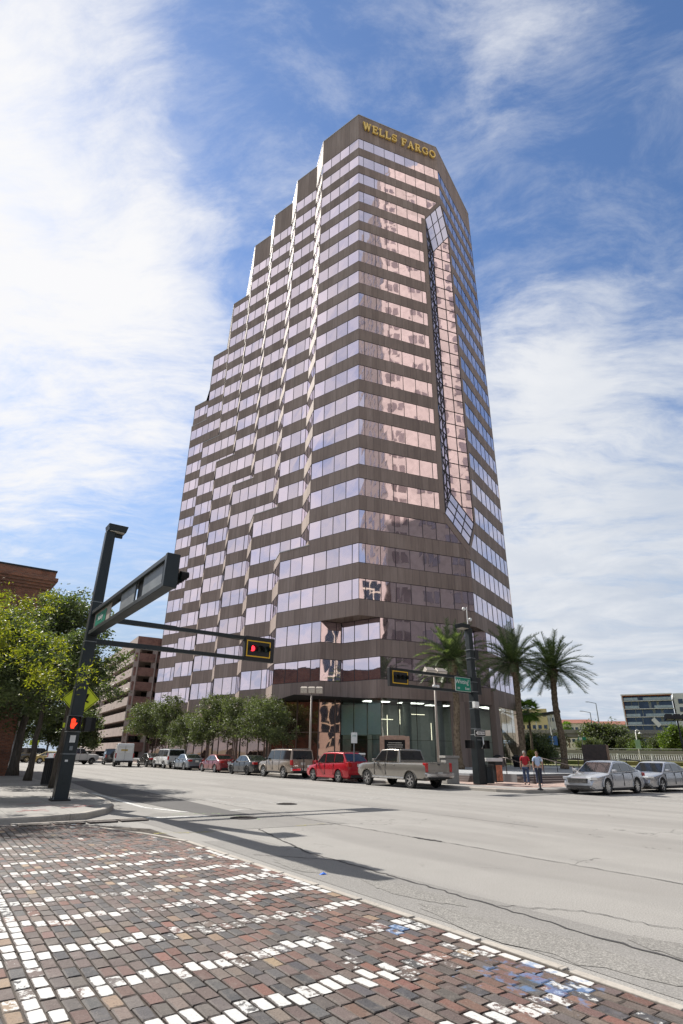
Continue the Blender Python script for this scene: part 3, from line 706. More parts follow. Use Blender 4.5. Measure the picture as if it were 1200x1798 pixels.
for i in range(nrow):
    s0 = 4.72-(i+0.5)*BW
    t = -2.9+(i % 2)*BL*0.5+rnd.uniform(-0.03, 0.03)+0.04*sin(i*0.37)
    while t < 16.35:
        L_ = BL*rnd.uniform(0.93, 1.05); tc_ = t+L_/2; t += L_+BG
        if s0+BW/2 > edge_s(tc_)+0.03: continue
        if s0 < -3.5 and tc_ < 3 and s0 < -3.5-(tc_-0.0)*0.0-2: continue
        # slow waviness of the worn surface
        wv = 0.016*sin(s0*1.9+tc_*0.7)+0.012*sin(tc_*2.3-s0*0.8); z1 = 0.0175+0.006*(wv/0.028)+rnd.uniform(-0.0025, 0.0025)
        cx, cy = ST(s0+0.02*sin(tc_*0.9)+rnd.uniform(-0.003, 0.003), tc_)
        rz = radians(55+90)+0  # long side along t
        ang = radians(90-(-35))+rnd.uniform(-0.03, 0.03)
        ca, sa = cos(ang), sin(ang); hl, hw = L_/2, BW/2-BG/2+rnd.uniform(-0.002, 0.002); tl = rnd.uniform(-0.010, 0.010); tl2 = rnd.uniform(-0.014, 0.014)
        b0 = len(bv); e = rnd.uniform(0.008, 0.014)
        for (hx, hy, dz, top) in ((hl, hw, -0.03, 0), (hl-0.002, hw-0.002, -0.006, 0), (hl-e, hw-e, 0, 1)):
            for k, (a, b) in enumerate(((-1, -1), (1, -1), (1, 1), (-1, 1))):
                jx = rnd.uniform(-0.008, 0.008) if top else rnd.uniform(-0.003, 0.003); jy = rnd.uniform(-0.006, 0.006) if top else 0
                x, y = a*hx+jx, b*hy+jy
                bv.append((cx+x*ca-y*sa, cy+x*sa+y*ca, z1+dz+(x*tl+y*tl2 if dz > -0.03 else 0)))
        fs = []
        for lv in (0, 1):
            for k in range(4): fs.append((b0+lv*4+k, b0+lv*4+(k+1) % 4, b0+lv*4+4+(k+1) % 4, b0+lv*4+4+k))
        fs.append((b0+8, b0+9, b0+10, b0+11))
        bf.extend(fs)
        c = rnd.choice(pop)
        redness = max(0, min(1, (s0-2.6)/1.6))
        if rnd.random() < redness*0.55: c = rnd.choice([(0.170, 0.085, 0.066), (0.145, 0.080, 0.066), (0.185, 0.105, 0.080), (0.125, 0.085, 0.072)])
        fv_ = rnd.uniform(0.66, 1.02); c = tuple(x*fv_*rnd.uniform(0.97, 1.03) for x in c)
        p = 0.0; bl = 0.0
        near = min(abs(tc_-r) for r in RUNGS)
        wear = 0.62+0.28*sin(s0*1.7+tc_*0.9)+0.12*sin(s0*4.1)
        if -3.4 < s0 < 4.75:
            if near < 0.125: p = 0.36+0.42*wear*rnd.uniform(0.35, 1.25)
            elif near < 0.19: p = 0.30 if rnd.random() < 0.3 else 0.0
        if 0.98 < s0 < 1.30: p = max(p, rnd.uniform(0.2, 0.85))
        if -3.5 < s0 < -3.2: p = max(p, rnd.uniform(0.2, 0.8))
        if tc_ > 11 : p *= 0.72
        if rnd.random() < 0.02: p = max(p, rnd.uniform(0.35, 0.6))
        if s0 > 4.55 and (tc_ < 4.7 or 6.8 < tc_ < 8.6 or 9.5 < tc_ < 11): p = max(p, 0.78 if rnd.random() < 0.8 else 0.3)
        dB = hypot(s0-4.4, (tc_-3.55)*0.8)
        if dB < 0.9: bl = 0.75*(1-dB/0.9)+0.08
        if hypot(s0-4.35, tc_-5.15) < 0.12: bl = 0.9
        cols.append((len(fs), c)); pts_.append((p, 0, bl))
me = bpy.data.meshes.new('brick_crosswalk'); me.from_pydata(bv, [], bf)
ca_ = me.color_attributes.new('Col', 'FLOAT_COLOR', 'CORNER'); cb_ = me.color_attributes.new('Paint', 'FLOAT_COLOR', 'CORNER')
A = np.zeros((len(bf)*4, 4), np.float32); B = np.zeros_like(A); A[:, 3] = 1; B[:, 3] = 1; k = 0
for (nf, c), p in zip(cols, pts_):
    A[k:k+nf*4, :3] = c; B[k:k+nf*4, :3] = p; k += nf*4
ca_.data.foreach_set('color', A.ravel()); cb_.data.foreach_set('color', B.ravel())
uvl = me.uv_layers.new(name='UVMap'); sq = [(0, 0), (1, 0), (1, 1), (0, 1)]; ins = [(.05, .09), (.95, .09), (.95, .91), (.05, .91)]
uvb = []
for lv in (0, 1):
    for k in range(4):
        lo_, hi_ = (sq, sq) if lv == 0 else (sq, ins); uvb += [lo_[k], lo_[(k+1) % 4], hi_[(k+1) % 4], hi_[k]]
uvb += ins
uvl.data.foreach_set('uv', np.tile(np.array(uvb, np.float32).ravel(), len(cols)))
me.materials.append(M['paver']); me.update()
o = bpy.data.objects.new('brick_crosswalk', me); COL.objects.link(o); o['kind'] = 'structure'
# stone edging between bricks and asphalt
mb = MB()
ed = [(4.80, -3), (4.80, 12.0), (4.45, 13.4), (3.9, 14.9), (3.3, 16.2)]
rr = random.Random(3)
for i in range(len(ed)-1):
    a = Vector(ST(*ed[i])); b = Vector(ST(*ed[i+1])); n_ = max(1, int((b-a).length/0.9))
    for k in range(n_):
        p = a.lerp(b, k/n_); q = a.lerp(b, (k+1)/n_-0.004)
        mb.beam((p.x, p.y, -0.010), (q.x, q.y, -0.010), 0.085, 0.05)
struct(mb, 'edging_stones', M['kerb'], bevel=0.006)

def disc_thing(name, label, cat, x, y, z, r, mat, h=0.012):
    t = thing(name, label, cat, (x, y, z)); mb = MB(); mb.lathe([(r, 0.0), (r, h), (r-0.015, h+0.003)], n=28)
    mb.build('frame', M['matte_black'], t)
    mb = MB(); mb.lathe([(r*0.86, h+0.0035), (r*0.86, h+0.006)], n=28)
    for k in range(-3, 4): mb.box((0, k*r*0.22, h+0.008), (2*sqrt(max(0.01, (r*0.8)**2-(k*r*0.22)**2)), r*0.07, 0.006))
    mb.build('lid', mat, t); return t
M['iron'] = pmat('rusty_iron', (0.055, 0.045, 0.04), 0.7, 0.5, 0.4, 12, 0.5, 60)
disc_thing('manhole_cover', 'round iron manhole cover in the road between the two shadow arms and the far crosswalk', 'manhole', -1.75, 21.6, 0.0, 0.36, M['iron'])
disc_thing('manhole_cover', 'round iron manhole cover ringed with green paint at the end of the dark patch', 'manhole', -2.5, 16.9, 0.004, 0.36, M['iron'])
# storm grate by the left kerb
t = thing('storm_drain', 'black iron storm drain grates in the gutter below the left kerb corner', 'drain', (*ST(3.9, 16.0), 0.0), rz_az(55))
for k in range(4):
    mb = MB(); mb.box((-1.2+k*0.75, 0, 0.02), (0.66, 0.36, 0.03))
    mb.build('grate', M['iron'], t, bevel=0.004)
mb = MB(); mb.box((-0.1, 0.30, 0.016), (3.1, 0.12, 0.04)); mb.build('frame', M['kerb'], t)
# ------------------------------------------------------------------ the tower
def U(a): return Vector((sin(radians(a)), cos(radians(a))))
LV, NV, FV, RV = U(-52.5), U(-16), U(69), U(33)
C0 = Vector((55*sin(radians(1.91)), 55*cos(radians(1.91))))
WB, NB = 4.32, 4.4
E_ = [C0+LV*7.0]
for i in range(6): E_.append(E_[-1]+NV*NB+LV*WB)
CE = [e+LV*WB for e in E_]
R0 = C0+FV*13.73; R1 = R0+RV*14.6
RB = R1+U(-10)*45
PITCHZ = 3.85
def zwb(k): return 16.0+PITCHZ*k
def zwt(k): return 18.2+PITCHZ*k
BAYTOP = {4: 17, 5: 15, 6: 13}; ROOF = 93.05
GLZ = 0.035
def stair(k):
    "plan chain of the stepped facade from the far left end to C0 for storey k"
    last = 6 if k <= 13 else 5 if k <= 15 else 4 if k <= 17 else 3
    filled = [k <= 1+2*i for i in range(6)]
    pts = []     # walk from C0 leftwards
    i = 0; pts.append(C0)
    # plane i starts at pts[-1]
    for i in range(last+1):
        f = i < 6 and filled[i] and i < last
        pts.append(CE[i] if f else E_[i])
        if i == last:
            end = pts[-1]+NV*18; pts.append(end); break
        nxt_f = (i+1 < 6) and filled[i+1] and (i+1 < last)
        if f: # narrow lands at E_[i+1]
            if not nxt_f: pts.append(CE[i]+NV*NB*2) if False else pts.append(E_[i+1]+NV*0.0)
            else: pts.append(E_[i+1])
        else:
            pts.append(E_[i]+NV*NB)
    # drop duplicates
    out = [pts[0]]
    for p in pts[1:]:
        if (p-out[-1]).length > 0.05: out.append(p)
    out.reverse(); return out
def chain_for(k):
    st = stair(k)
    if k <= -1:
        A_ = C0+LV*4.85; B_ = C0+FV*2.29; I_ = A_+FV*2.29
        st = st[:-1]+[A_, I_, B_]
        P_ = C0+FV*12.2; Q_ = P_+RV*3.0; S_ = R0+RV*3.0
        return st+[P_, Q_, S_, R0+RV*12.0]
    return st+[R0, R1]
def close_pts(k): return [RB] if k > -1 else [RB]
def offset_chain(P, d):
    "shift the chain inwards (to the right of walking from far left to R1 is outside)"
    out = []; n = len(P)
    for i in range(n):
        ds = []
        if i > 0: ds.append((P[i]-P[i-1]).normalized())
        if i < n-1: ds.append((P[i+1]-P[i]).normalized())
        ns = [Vector((-q.y, q.x)) for q in ds]
        if len(ns) == 1: out.append(P[i]+ns[0]*d)
        else:
            k_ = ns[0]+ns[1]; k_ = k_/max(k_.dot(ns[0]), 0.25); out.append(P[i]+k_*d)
    return out
tower = thing('office_tower', 'tall brown granite office tower with mauve ribbon windows and gold letters on top', 'skyscraper', (C0.x, C0.y, 0))
wall = MB(); roof = MB()
# notch at corner R0 between z 23.7 and 79.6
ZN0, ZN1, ZN2, ZN3 = 23.7, 27.2, 75.1, 79.6; NF, NR = 2.93, 2.30
def lim(z, full, depth):
    if z <= ZN0 or z >= ZN3: return full
    if z < ZN1: return full-depth*(z-ZN0)/(ZN1-ZN0)
    if z > ZN2: return full-depth*(ZN3-z)/(ZN3-ZN2)
    return full-depth
def zsplit(z0, z1):
    zs = [z0]+[z for z in (ZN0, ZN1, ZN2, ZN3) if z0+1e-4 < z < z1-1e-4]+[z1]
    return list(zip(zs[:-1], zs[1:]))
def panel(mb, P, Q, t0, t1, z0, z1, mode=None, mi=0, uoff=0.0, jit=0.0):
    "vertical quad from P towards Q between lengths t0,t1; mode clips at the corner notch"
    d = (Q-P).normalized(); Lt = (Q-P).length
    nrm = Vector((d.y, -d.x))
    for a, b in (zsplit(z0, z1) if mode else [(z0, z1)]):
        def c(z):
            if mode == 'F': l = lim(z, Lt, NF); return min(t0, l), min(t1, l)
            if mode == 'R': l = lim(z, 0, -NR); return max(t0, l), max(t1, l)
            return t0, t1
        a0, a1 = c(a); b0, b1 = c(b)
        if a1-a0 < 0.02 and b1-b0 < 0.02: continue
        def pt(t, z):
            p = P+d*t
            if jit: p = p+nrm*random.uniform(-jit, jit)
            return (p.x, p.y, z)
        mb.face([pt(a0, a), pt(a1, a), pt(b1, b), pt(b0, b)], mi, [(uoff+a0, a), (uoff+a1, a), (uoff+b1, b), (uoff+b0, b)])
def clip_segs(z, mode, t0, t1, Lt):
    if mode == 'F': return t0, min(t1, lim(z, Lt, NF))
    if mode == 'R': return max(t0, lim(z, 0, -NR)), t1
    return t0, t1
def seg_mode(k, i, n):
    if k <= -1: return None
    if i == n-3: return 'F'
    if i == n-2: return 'R'
    return None
def mull_positions(Lt, kind):
    w = 1.745
    if kind == 'F': first = 0.78
    elif kind == 'R': first = 1.1
    else: first = w
    xs = []; x = first
    while x < Lt-0.25: xs.append(x); x += w
    return xs
def spandrel(k, z0, z1, uchain):
    P = uchain; n = len(P); I = offset_chain(P, GLZ); uo = 0.0
    for i in range(n-1):
        md = seg_mode(k, i, n)
        Lt = (P[i+1]-P[i]).length
        panel(wall, P[i], P[i+1], 0, Lt, z0, z1, md, 0, uo)
        # reveals top and bottom
        for z, up in ((z0, 0), (z1, 1)):
            a0, a1 = clip_segs(z, md, 0, Lt, Lt); d = (P[i+1]-P[i]).normalized(); di = (I[i+1]-I[i]).normalized()
            p0 = P[i]+d*a0; p1 = P[i]+d*a1
            q0 = I[i] if a0 == 0 else I[i]+di*a0; q1 = I[i+1] if abs(a1-Lt) < 1e-6 else I[i]+di*a1
            f = [(p0.x, p0.y, z), (q0.x, q0.y, z), (q1.x, q1.y, z), (p1.x, p1.y, z)]
            wall.face(f if not up else f[::-1], 0, [(0, 0), (0.1, 0), (0.1, 0.1), (0, 0.1)])
        uo += Lt
def glaze(parent, k, z0, z1, chain, mat_main='glass_t'):
    P = chain; n = len(P); I = offset_chain(P, GLZ)
    groups = [('stair', range(0, n-3)), ('front', [n-3]), ('right', [n-2])] if k > -1 else [('stair', range(0, n-6)), ('notch', [n-6, n-7+0][:1]), ('front', [n-5]), ('recess', [n-4, n-3]), ('right', [n-2])]
    if k <= -1: groups = [('stair', range(0, n-7)), ('notch', [n-7, n-6]), ('front', [n-5]), ('recess', [n-4, n-3]), ('right', [n-2])]
    for nm, idx in groups:
        g = MB(); fr = MB()
        for i in idx:
            md = seg_mode(k, i, n); Lt = (I[i+1]-I[i]).length; d = (I[i+1]-I[i]).normalized(); nr = Vector((d.y, -d.x))
            xs = mull_positions(Lt, md); b = [0]+xs+[Lt]
            for a, c in zip(b[:-1], b[1:]): panel(g, I[i], I[i+1], a, c, z0, z1, md, 0, 0, 0.007)
            for zr_ in (z0+0.03, z1-0.03):
                l0, l1 = clip_segs(zr_, md, 0, Lt, Lt)
                if l1-l0 > 0.3:
                    pa, pb = I[i]+d*l0, I[i]+d*l1; fr.beam((pa.x, pa.y, zr_), (pb.x, pb.y, zr_), 0.05, 0.05)
            for x in xs+([0.03] if i > 0 else []):
                for za, zb in zsplit(z0, z1) if md else [(z0, z1)]:
                    zm = (za+zb)/2; l0, l1 = clip_segs(zm, md, 0, Lt, Lt)
                    if not (l0-0.02 <= x <= l1+0.02): continue
                    lo0, hi0 = clip_segs(za, md, 0, Lt, Lt); lo1, hi1 = clip_segs(zb, md, 0, Lt, Lt)
                    if not (lo0 <= x+.02 and x-.02 <= hi0) or not (lo1 <= x+.02 and x-.02 <= hi1): continue
                    p = I[i]+d*x+nr*0.0
                    fr.beam((p.x, p.y, za), (p.x, p.y, zb), 0.068, 0.05, up=(d.x, d.y, 0))
        if g.f:
            o = g.build('ribbon_window', M[mat_main], parent, world=True)
            if fr.f:
                inv = fr.build('window_frame', M['mull'], o); inv.location = (-C0.x, -C0.y, 0)
# storeys
for k in range(-2, 19):
    ch = chain_for(k)
    glaze(tower, k, zwb(k), zwt(k), ch)
    # spandrel above this row
    top = ROOF if k == 18 else zwb(k+1)
    chs = chain_for(k+1) if k < 18 else ch
    spandrel(max(k, 0) if k >= -1 else k, zwt(k), top, chs)
    extra = []
    for i in range(6):
        if k == 1+2*i: extra.append([E_[i+1], CE[i], E_[i]])
    for lb, kk in BAYTOP.items():
        if k == kk: extra.append([E_[lb]+NV*18, E_[lb], E_[lb]-LV*WB])
    for ex in extra: spandrel(-9, zwt(k), zwt(k)+1.1, ex)
spandrel(-2, 6.6, zwb(-2), chain_for(-2))
# soffits over the corner notches, parapet tops and ledges
A_ = C0+LV*4.85; B_ = C0+FV*2.29; I_ = A_+FV*2.29
def flat(mb, pts, z, mi=0, up=True):
    pts = [(p.x, p.y, z) for p in pts]
    ar = sum(pts[i][0]*pts[(i+1) % len(pts)][1]-pts[(i+1) % len(pts)][0]*pts[i][1] for i in range(len(pts)))
    if (ar > 0) != up: pts = pts[::-1]
    mb.face(pts, mi, [(p[0], p[1]) for p in pts])
flat(wall, [A_, C0, B_, I_], zwt(-1)+0.004, 0, False)
P_ = C0+FV*12.2; Q_ = P_+RV*3.0; S_ = R0+RV*3.0
flat(wall, [P_, R0, S_, Q_], zwt(-1)+0.004, 0, False)
flat(wall, [R0+RV*12.0, R1, RB], zwt(-1)+0.004, 0, False)
for i in range(6):        # ledges over the projecting cells
    z = zwb(2+2*i)-0.9+0.0
    z = 23.2+7.7*i
    flat(roof, [E_[i], CE[i], E_[i+1], E_[i]+NV*NB], zwt(1+2*i)+1.0, 0, True)
for lastb, k in ((4, 17), (5, 15), (6, 13)):
    flat(roof, [E_[lastb-1], E_[lastb-1]+NV*NB, E_[lastb], E_[lastb]+NV*18, E_[lastb-1]+NV*18], zwt(k)+1.0, 0, True)
flat(roof, [E_[3]+NV*18]+[p for p in stair(18)[1:]]+[R0, R1, RB], ROOF-0.6, 0, True)
# the back walls
bk = MB()
for k0, k1, last in ((14, 15, 5), (16, 17, 4), (18, 18, 3), (-3, 13, 6)):
    za = 0.3 if k0 == -3 else zwt(k0-1); zb = ROOF if k1 == 18 else zwt(k1)
    P = E_[last]+NV*18
    for a, b in ((RB, P),):
        n_ = 1
        bk.face([(a.x, a.y, za), (b.x, b.y, za), (b.x, b.y, zb), (a.x, a.y, zb)], 0, [(0, za), (40, za), (40, zb), (0, zb)])
bk.face([(R1.x, R1.y, zwt(-1)), (RB.x, RB.y, zwt(-1)), (RB.x, RB.y, ROOF), (R1.x, R1.y, ROOF)], 0, [(0, 0), (45, 0), (45, 80), (0, 80)])
r1b = R0+RV*12.0
bk.face([(r1b.x, r1b.y, 0.3), (RB.x, RB.y, 0.3), (RB.x, RB.y, zwt(-1)+0.01), (r1b.x, r1b.y, zwt(-1)+0.01)], 0, [(0, 0), (45, 0), (45, 14), (0, 14)])
# light metal coping along the roof edges
cop = MB()
MC = pmat('aluminium_coping', (0.42, 0.41, 0.40), 0.45, 0.3, 0.05)
def coping(pts, z, w=0.34, h=0.16):
    cop = MB()
    O = offset_chain(pts, -0.06); I2 = offset_chain(pts, w)
    for i in range(len(pts)-1):
        a, b, c, d = O[i], O[i+1], I2[i+1], I2[i]
        cop.prism([(a.x, a.y), (b.x, b.y), (c.x, c.y), (d.x, d.y)], z, z+h)
    cop.build('coping', MC, tower, world=True)
coping(stair(18)+[R0, R1, RB], ROOF, h=0.14)
for lastb, k in ((4, 17), (5, 15), (6, 13)):
    coping([E_[lastb]+NV*18, E_[lastb], E_[lastb]-LV*(WB-0.2)], zwt(k)+1.1, h=0.10)
cop2 = MB()
# projecting cell parapets: trim the spandrel above with a pale cap
for i in range(6):
    a, b, c = E_[i]-LV*0.2, CE[i], E_[i+1]
    z = zwt(1+2*i)+1.1
    coping([c, b, a], z, 0.3, 0.09)
wall.build('wall', M['conc_t'], tower, world=True)
bk.build('rear_wall', M['conc_t'], tower, world=True)
for _f in roof.f:
    _m = MB(); _m.face([roof.v[i] for i in _f]); _m.build('roof', M['roofcap'], tower, world=True)
# notch interior: two glass walls and two sloped glass diamonds
NA = R0-FV*NF; NBp = R0+RV*NR; NI = NA+RV*NR
ZI0, ZI1 = 30.7, 70.6
g1 = MB(); f1 = MB()
def quad3(mb, a, b, c, d): mb.face([a, b, c, d])
def v3(p, z): return Vector((p.x, p.y, z))
def lerp(a, b, t): return a+(b-a)*t
def grid_wall(P, Q, zP0, zP1, zQ0, zQ1, cols, mat, name, mirror_cross=False):
    g = MB(); f = MB(); d = (Q-P).normalized(); nr = Vector((d.y, -d.x, 0)); Lt = (Q-P).length
    dz = PITCHZ/2; z = ZN1-6*dz
    zmin, zmax = min(zP0, zQ0), max(zP1, zQ1)
    def lo(u): return zP0+(zQ0-zP0)*u
    def hi(u): return zP1+(zQ1-zP1)*u
    for c in range(cols):
        u0, u1 = c/cols, (c+1)/cols; zz = zmin
        lv = [zmin]
        kk = 0
        while ZN1+kk*dz < zmax:
            if ZN1+kk*dz > zmin+0.05: lv.append(ZN1+kk*dz)
            kk += 1
        lv.append(zmax)
        for a, b in zip(lv[:-1], lv[1:]):
            q = [(u0, max(a, lo(u0))), (u1, max(a, lo(u1))), (u1, min(b, hi(u1))), (u0, min(b, hi(u0)))]
            if q[3][1]-q[0][1] < 0.01 and q[2][1]-q[1][1] < 0.01: continue
            q = [(u, min(max(zq, lo(u)), hi(u))) for u, zq in q]
            g.face([v3(lerp(P, Q, u), zq)+nr*random.uniform(-0.006, 0.006) for u, zq in q])
    for c in range(cols+1):
        u = min(max(c/cols, 0.01), 0.99); p = lerp(P, Q, u); f.beam(v3(p, lo(u))+nr*0.03, v3(p, hi(u))+nr*0.03, 0.06, 0.06, up=(d.x, d.y, 0))
    kk = 0
    while ZN1+kk*dz < zmax:
        z = ZN1+kk*dz; us = [u for u in [i/40 for i in range(41)] if lo(u) <= z <= hi(u)]
        if len(us) > 2: f.beam(v3(lerp(P, Q, us[0]), z)+nr*0.03, v3(lerp(P, Q, us[-1]), z)+nr*0.03, 0.06, 0.06)
        kk += 1
    if mirror_cross:  # diagonal bars added to imitate the neighbouring wall's mullions mirrored in the glass
        kk = 0
        while ZN1+(kk+1)*2*dz < ZN2:
            z = ZN1+kk*2*dz+0.4
            f.beam(v3(P, z)+nr*0.035, v3(Q, z+2*dz)+nr*0.035, 0.05, 0.05); f.beam(v3(P, z+2*dz)+nr*0.035, v3(Q, z)+nr*0.035, 0.05, 0.05)
            kk += 1
    o = g.build(name, M[mat], tower, world=True); c = f.build('window_frame', M['mull'], o); c.location = (-C0.x, -C0.y, 0)
grid_wall(NA, NI, ZN1, ZN2, ZI0, ZI1, 2, 'glass_n', 'mirror_cross_wall', True)
grid_wall(NI, NBp, ZI0, ZI1, ZN1, ZN2, 2, 'glass_t', 'notch_glass_wall')
def diamond(apex, a, inner, b, flip):
    g = MB(); f = MB(); Q = [apex, a, inner, b]; n_ = 3
    def pt(u, w): return lerp(lerp(apex, a, u), lerp(b, inner, u), w)
    for i in range(n_):
        for j in range(n_):
            q = [pt(i/n_, j/n_), pt((i+1)/n_, j/n_), pt((i+1)/n_, (j+1)/n_), pt(i/n_, (j+1)/n_)]
            g.face(q if not flip else q[::-1])
    nn = (a-apex).cross(b-apex).normalized()
    if nn.y > 0: nn = -nn
    for i in range(n_+1):
        f.beam(pt(i/n_, 0)+nn*0.02, pt(i/n_, 1)+nn*0.02, 0.09, 0.06, up=nn); f.beam(pt(0, i/n_)+nn*0.02, pt(1, i/n_)+nn*0.02, 0.09, 0.06, up=nn)
    o = g.build('sloped_glass', M['glass_n'], tower, world=True); c = f.build('window_frame', M['mull'], o); c.location = (-C0.x, -C0.y, 0)
diamond(v3(R0, ZN3), v3(NA, ZN2), v3(NI, ZI1), v3(NBp, ZN2), False)
diamond(v3(R0, ZN0), v3(NA, ZN1), v3(NI, ZI0), v3(NBp, ZN1), True)
# concrete frame round the notch, 25 mm proud of the wall
fr = MB(); nF = Vector((FV.y, -FV.x)); nR = Vector((RV.y, -RV.x))
def strip(P, Q, za, zb, nv, dv, w):
    "band of width w lying outside the notch edge"
    a = v3(P, za); b = v3(Q, zb); e = (b-a).normalized(); side = Vector((nv.x, nv.y, 0)).cross(e)
    if side.dot(Vector((dv.x, dv.y, 0))) < 0: side = -side
    n3 = Vector((nv.x, nv.y, 0))*0.03
    n0 = Vector((nv.x, nv.y, 0))*-0.13
    c = [a, b, b+side*w, a+side*w]
    vs = [p+n3 for p in c]+[p+n0 for p in c]
    fr.addmesh(vs, [(0, 1, 2, 3), (7, 6, 5, 4), (0, 4, 5, 1), (1, 5, 6, 2), (2, 6, 7, 3), (3, 7, 4, 0)])
strip(NA, NA, ZN1, ZN2, nF, -FV, 0.62); strip(NBp, NBp, ZN1, ZN2, nR, RV, 0.62)
def dstrip(P, Q, za, zb, nv, w, sign):
    a = v3(P, za); b = v3(Q, zb); n3 = Vector((nv.x, nv.y, 0))*0.028; n0 = Vector((nv.x, nv.y, 0))*-0.13; s_ = Vector((0, 0, w*sign))
    c = [a, b, b+s_, a+s_]; vs = [p+n3 for p in c]+[p+n0 for p in c]
    fr.addmesh(vs, [(0, 1, 2, 3), (7, 6, 5, 4), (0, 4, 5, 1), (1, 5, 6, 2), (2, 6, 7, 3), (3, 7, 4, 0)])
dstrip(NA, R0, ZN2, ZN3, nF, 1.1, 1); dstrip(NBp, R0, ZN2, ZN3, nR, 1.1, 1)
dstrip(NA, R0, ZN1, ZN0, nF, 1.1, -1); dstrip(NBp, R0, ZN1, ZN0, nR, 1.1, -1)
fr.build('notch_frame', M['conc_t'], tower, world=True)
# ---- ground storey
lob = chain_for(-2); nL = len(lob); IL = offset_chain(lob, 0.25); ZL0, ZL1 = PZ, 6.6
gb = MB(); gm = MB(); teal = MB(); tm = MB(); lw = MB()
for i in range(nL-1):
    a, b = IL[i], IL[i+1]; d = (b-a).normalized(); Lt = (b-a).length; nr = Vector((d.y, -d.x)); up = (d.x, d.y, 0)
    # small soffit between the wall above and the recessed glass
    p, q = lob[i], lob[i+1]
    wall_s = [(p.x, p.y, ZL1), (a.x, a.y, ZL1), (b.x, b.y, ZL1), (q.x, q.y, ZL1)]
    lw.face(wall_s, 0, [(0, 0), (.2, 0), (.2, .2), (0, .2)])
    if i <= nL-7:            # stepped side and the return wall of the notch: bronze mirror glass
        x = 0
        while x < Lt-0.05:
            x1 = min(x+1.72, Lt)
            if Lt-x1 < 0.4: x1 = Lt
            for za, zb in ((ZL0, 3.55), (3.55, ZL1)): panel(gb, a, b, x, x1, za, zb, None, 0, 0, 0.008)
            pp = a+d*x+nr*0.02; gm.beam((pp.x, pp.y, ZL0), (pp.x, pp.y, ZL1), 0.08, 0.10, up=up)
            x = x1
        gm.beam((a.x+nr.x*.03, a.y+nr.y*.03, 3.55), (b.x+nr.x*.03, b.y+nr.y*.03, 3.55), 0.06, 0.07)
    elif i in (nL-6, nL-5, nL-4, nL-3, nL-2):
        lim0, lim1 = 0, Lt
        if i == nL-5: lim1 = 7.6+0.0
        if i == nL-2: lim0 = 1.35
        n_ = max(1, round((lim1-lim0)/1.75))
        for c in range(n_):
            panel(teal, a, b, lim0+(lim1-lim0)*c/n_, lim0+(lim1-lim0)*(c+1)/n_, ZL0, ZL1, None, 0, 0, 0.003)
            pp = a+d*(lim0+(lim1-lim0)*c/n_); tm.beam((pp.x, pp.y, ZL0), (pp.x, pp.y, ZL1), 0.03, 0.05, up=up)
        p0 = a+d*lim0; p1 = a+d*lim1
        tm.beam((p0.x, p0.y, ZL1-0.42), (p1.x, p1.y, ZL1-0.42), 0.05, 0.03); tm.beam((p0.x, p0.y, ZL0+2.3), (p1.x, p1.y, ZL0+2.3), 0.05, 0.03)
        if i == nL-5:      # broad stone pier right of the lobby front
            panel(lw, p, q, 7.75, (q-p).length, 0.3, ZL1, None, 0, 7.75)
            e0 = p+(q-p).normalized()*7.75; lw.face([(e0.x, e0.y, 0.3), (e0.x, e0.y, ZL1), (p1.x, p1.y, ZL1), (p1.x, p1.y, 0.3)][::-1], 0, [(0, 0), (0, 6), (.3, 6), (.3, 0)])
        if i == nL-2:      # fluted piers
            dd = (q-p).normalized()
            for kf in range(4):
                c0 = p+dd*(0.02+kf*0.36); pc = c0+nr*0.12+dd*0.14
                lw.prism([(pc.x+dd.x*.15+nr.x*.16, pc.y+dd.y*.15+nr.y*.16), (pc.x+dd.x*.15-nr.x*.5, pc.y+dd.y*.15-nr.y*.5), (pc.x-dd.x*.15-nr.x*.5, pc.y-dd.y*.15-nr.y*.5), (pc.x-dd.x*.15+nr.x*.16, pc.y-dd.y*.15+nr.y*.16)], 0.3, zwb(-2))
o = gb.build('bronze_window_wall', M['glass_b'], tower, world=True); c = gm.build('window_frame', M['mull2'], o); c.location = (-C0.x, -C0.y, 0)
o = teal.build('lobby_glass', M['teal'], tower, world=True); c = tm.build('glass_fins', M['mull'], o); c.location = (-C0.x, -C0.y, 0)
lw.build('base_piers', M['conc_t'], tower, world=True)
# lobby interior: floor, back wall, columns, shades, hanging lights
inn = MB()
n3a = v3(I_+LV*0-FV*0.0, 0)
ctr = C0+FV*6+Vector((-FV.y, FV.x))*7
def inP(f_, depth): return C0+FV*f_+Vector((-FV.y, FV.x))*depth
q = [inP(2, 7.5), inP(14.5, 7.5)]
inn.face([(*inP(1, 6.5), ZL0), (*inP(16.5, 8.5), ZL0), (*inP(16.5, 8.5), ZL1), (*inP(1, 6.5), ZL1)], 0)
inn.face([(*inP(16.5, 8.5), ZL0), (*(R0+RV*12-Vector((RV.y, -RV.x))*3.0), ZL0), (*(R0+RV*12-Vector((RV.y, -RV.x))*3.0), ZL1), (*inP(16.5, 8.5), ZL1)], 0)
inn.face([(*inP(-1.2, 5.0), ZL0), (*inP(1, 6.5), ZL0), (*inP(1, 6.5), ZL1), (*inP(-1.2, 5.0), ZL1)], 1)
inn.face([(*inP(-6, 1.0), ZL1-0.01), (*inP(-6, 12.0), ZL1-0.01), (*inP(24, 14), ZL1-0.01), (*inP(14.0, 1.2), ZL1-0.01), (*inP(2, 1.2), ZL1-0.01)], 1)
for f_, dp in ((3.0, 2.6), (6.6, 3.0), (10.5, 3.2)):
    c = inP(f_, dp); inn.lathe([(0.45, ZL0), (0.45, ZL1-0.02)], (c.x, c.y, 0), 16, mi=0)
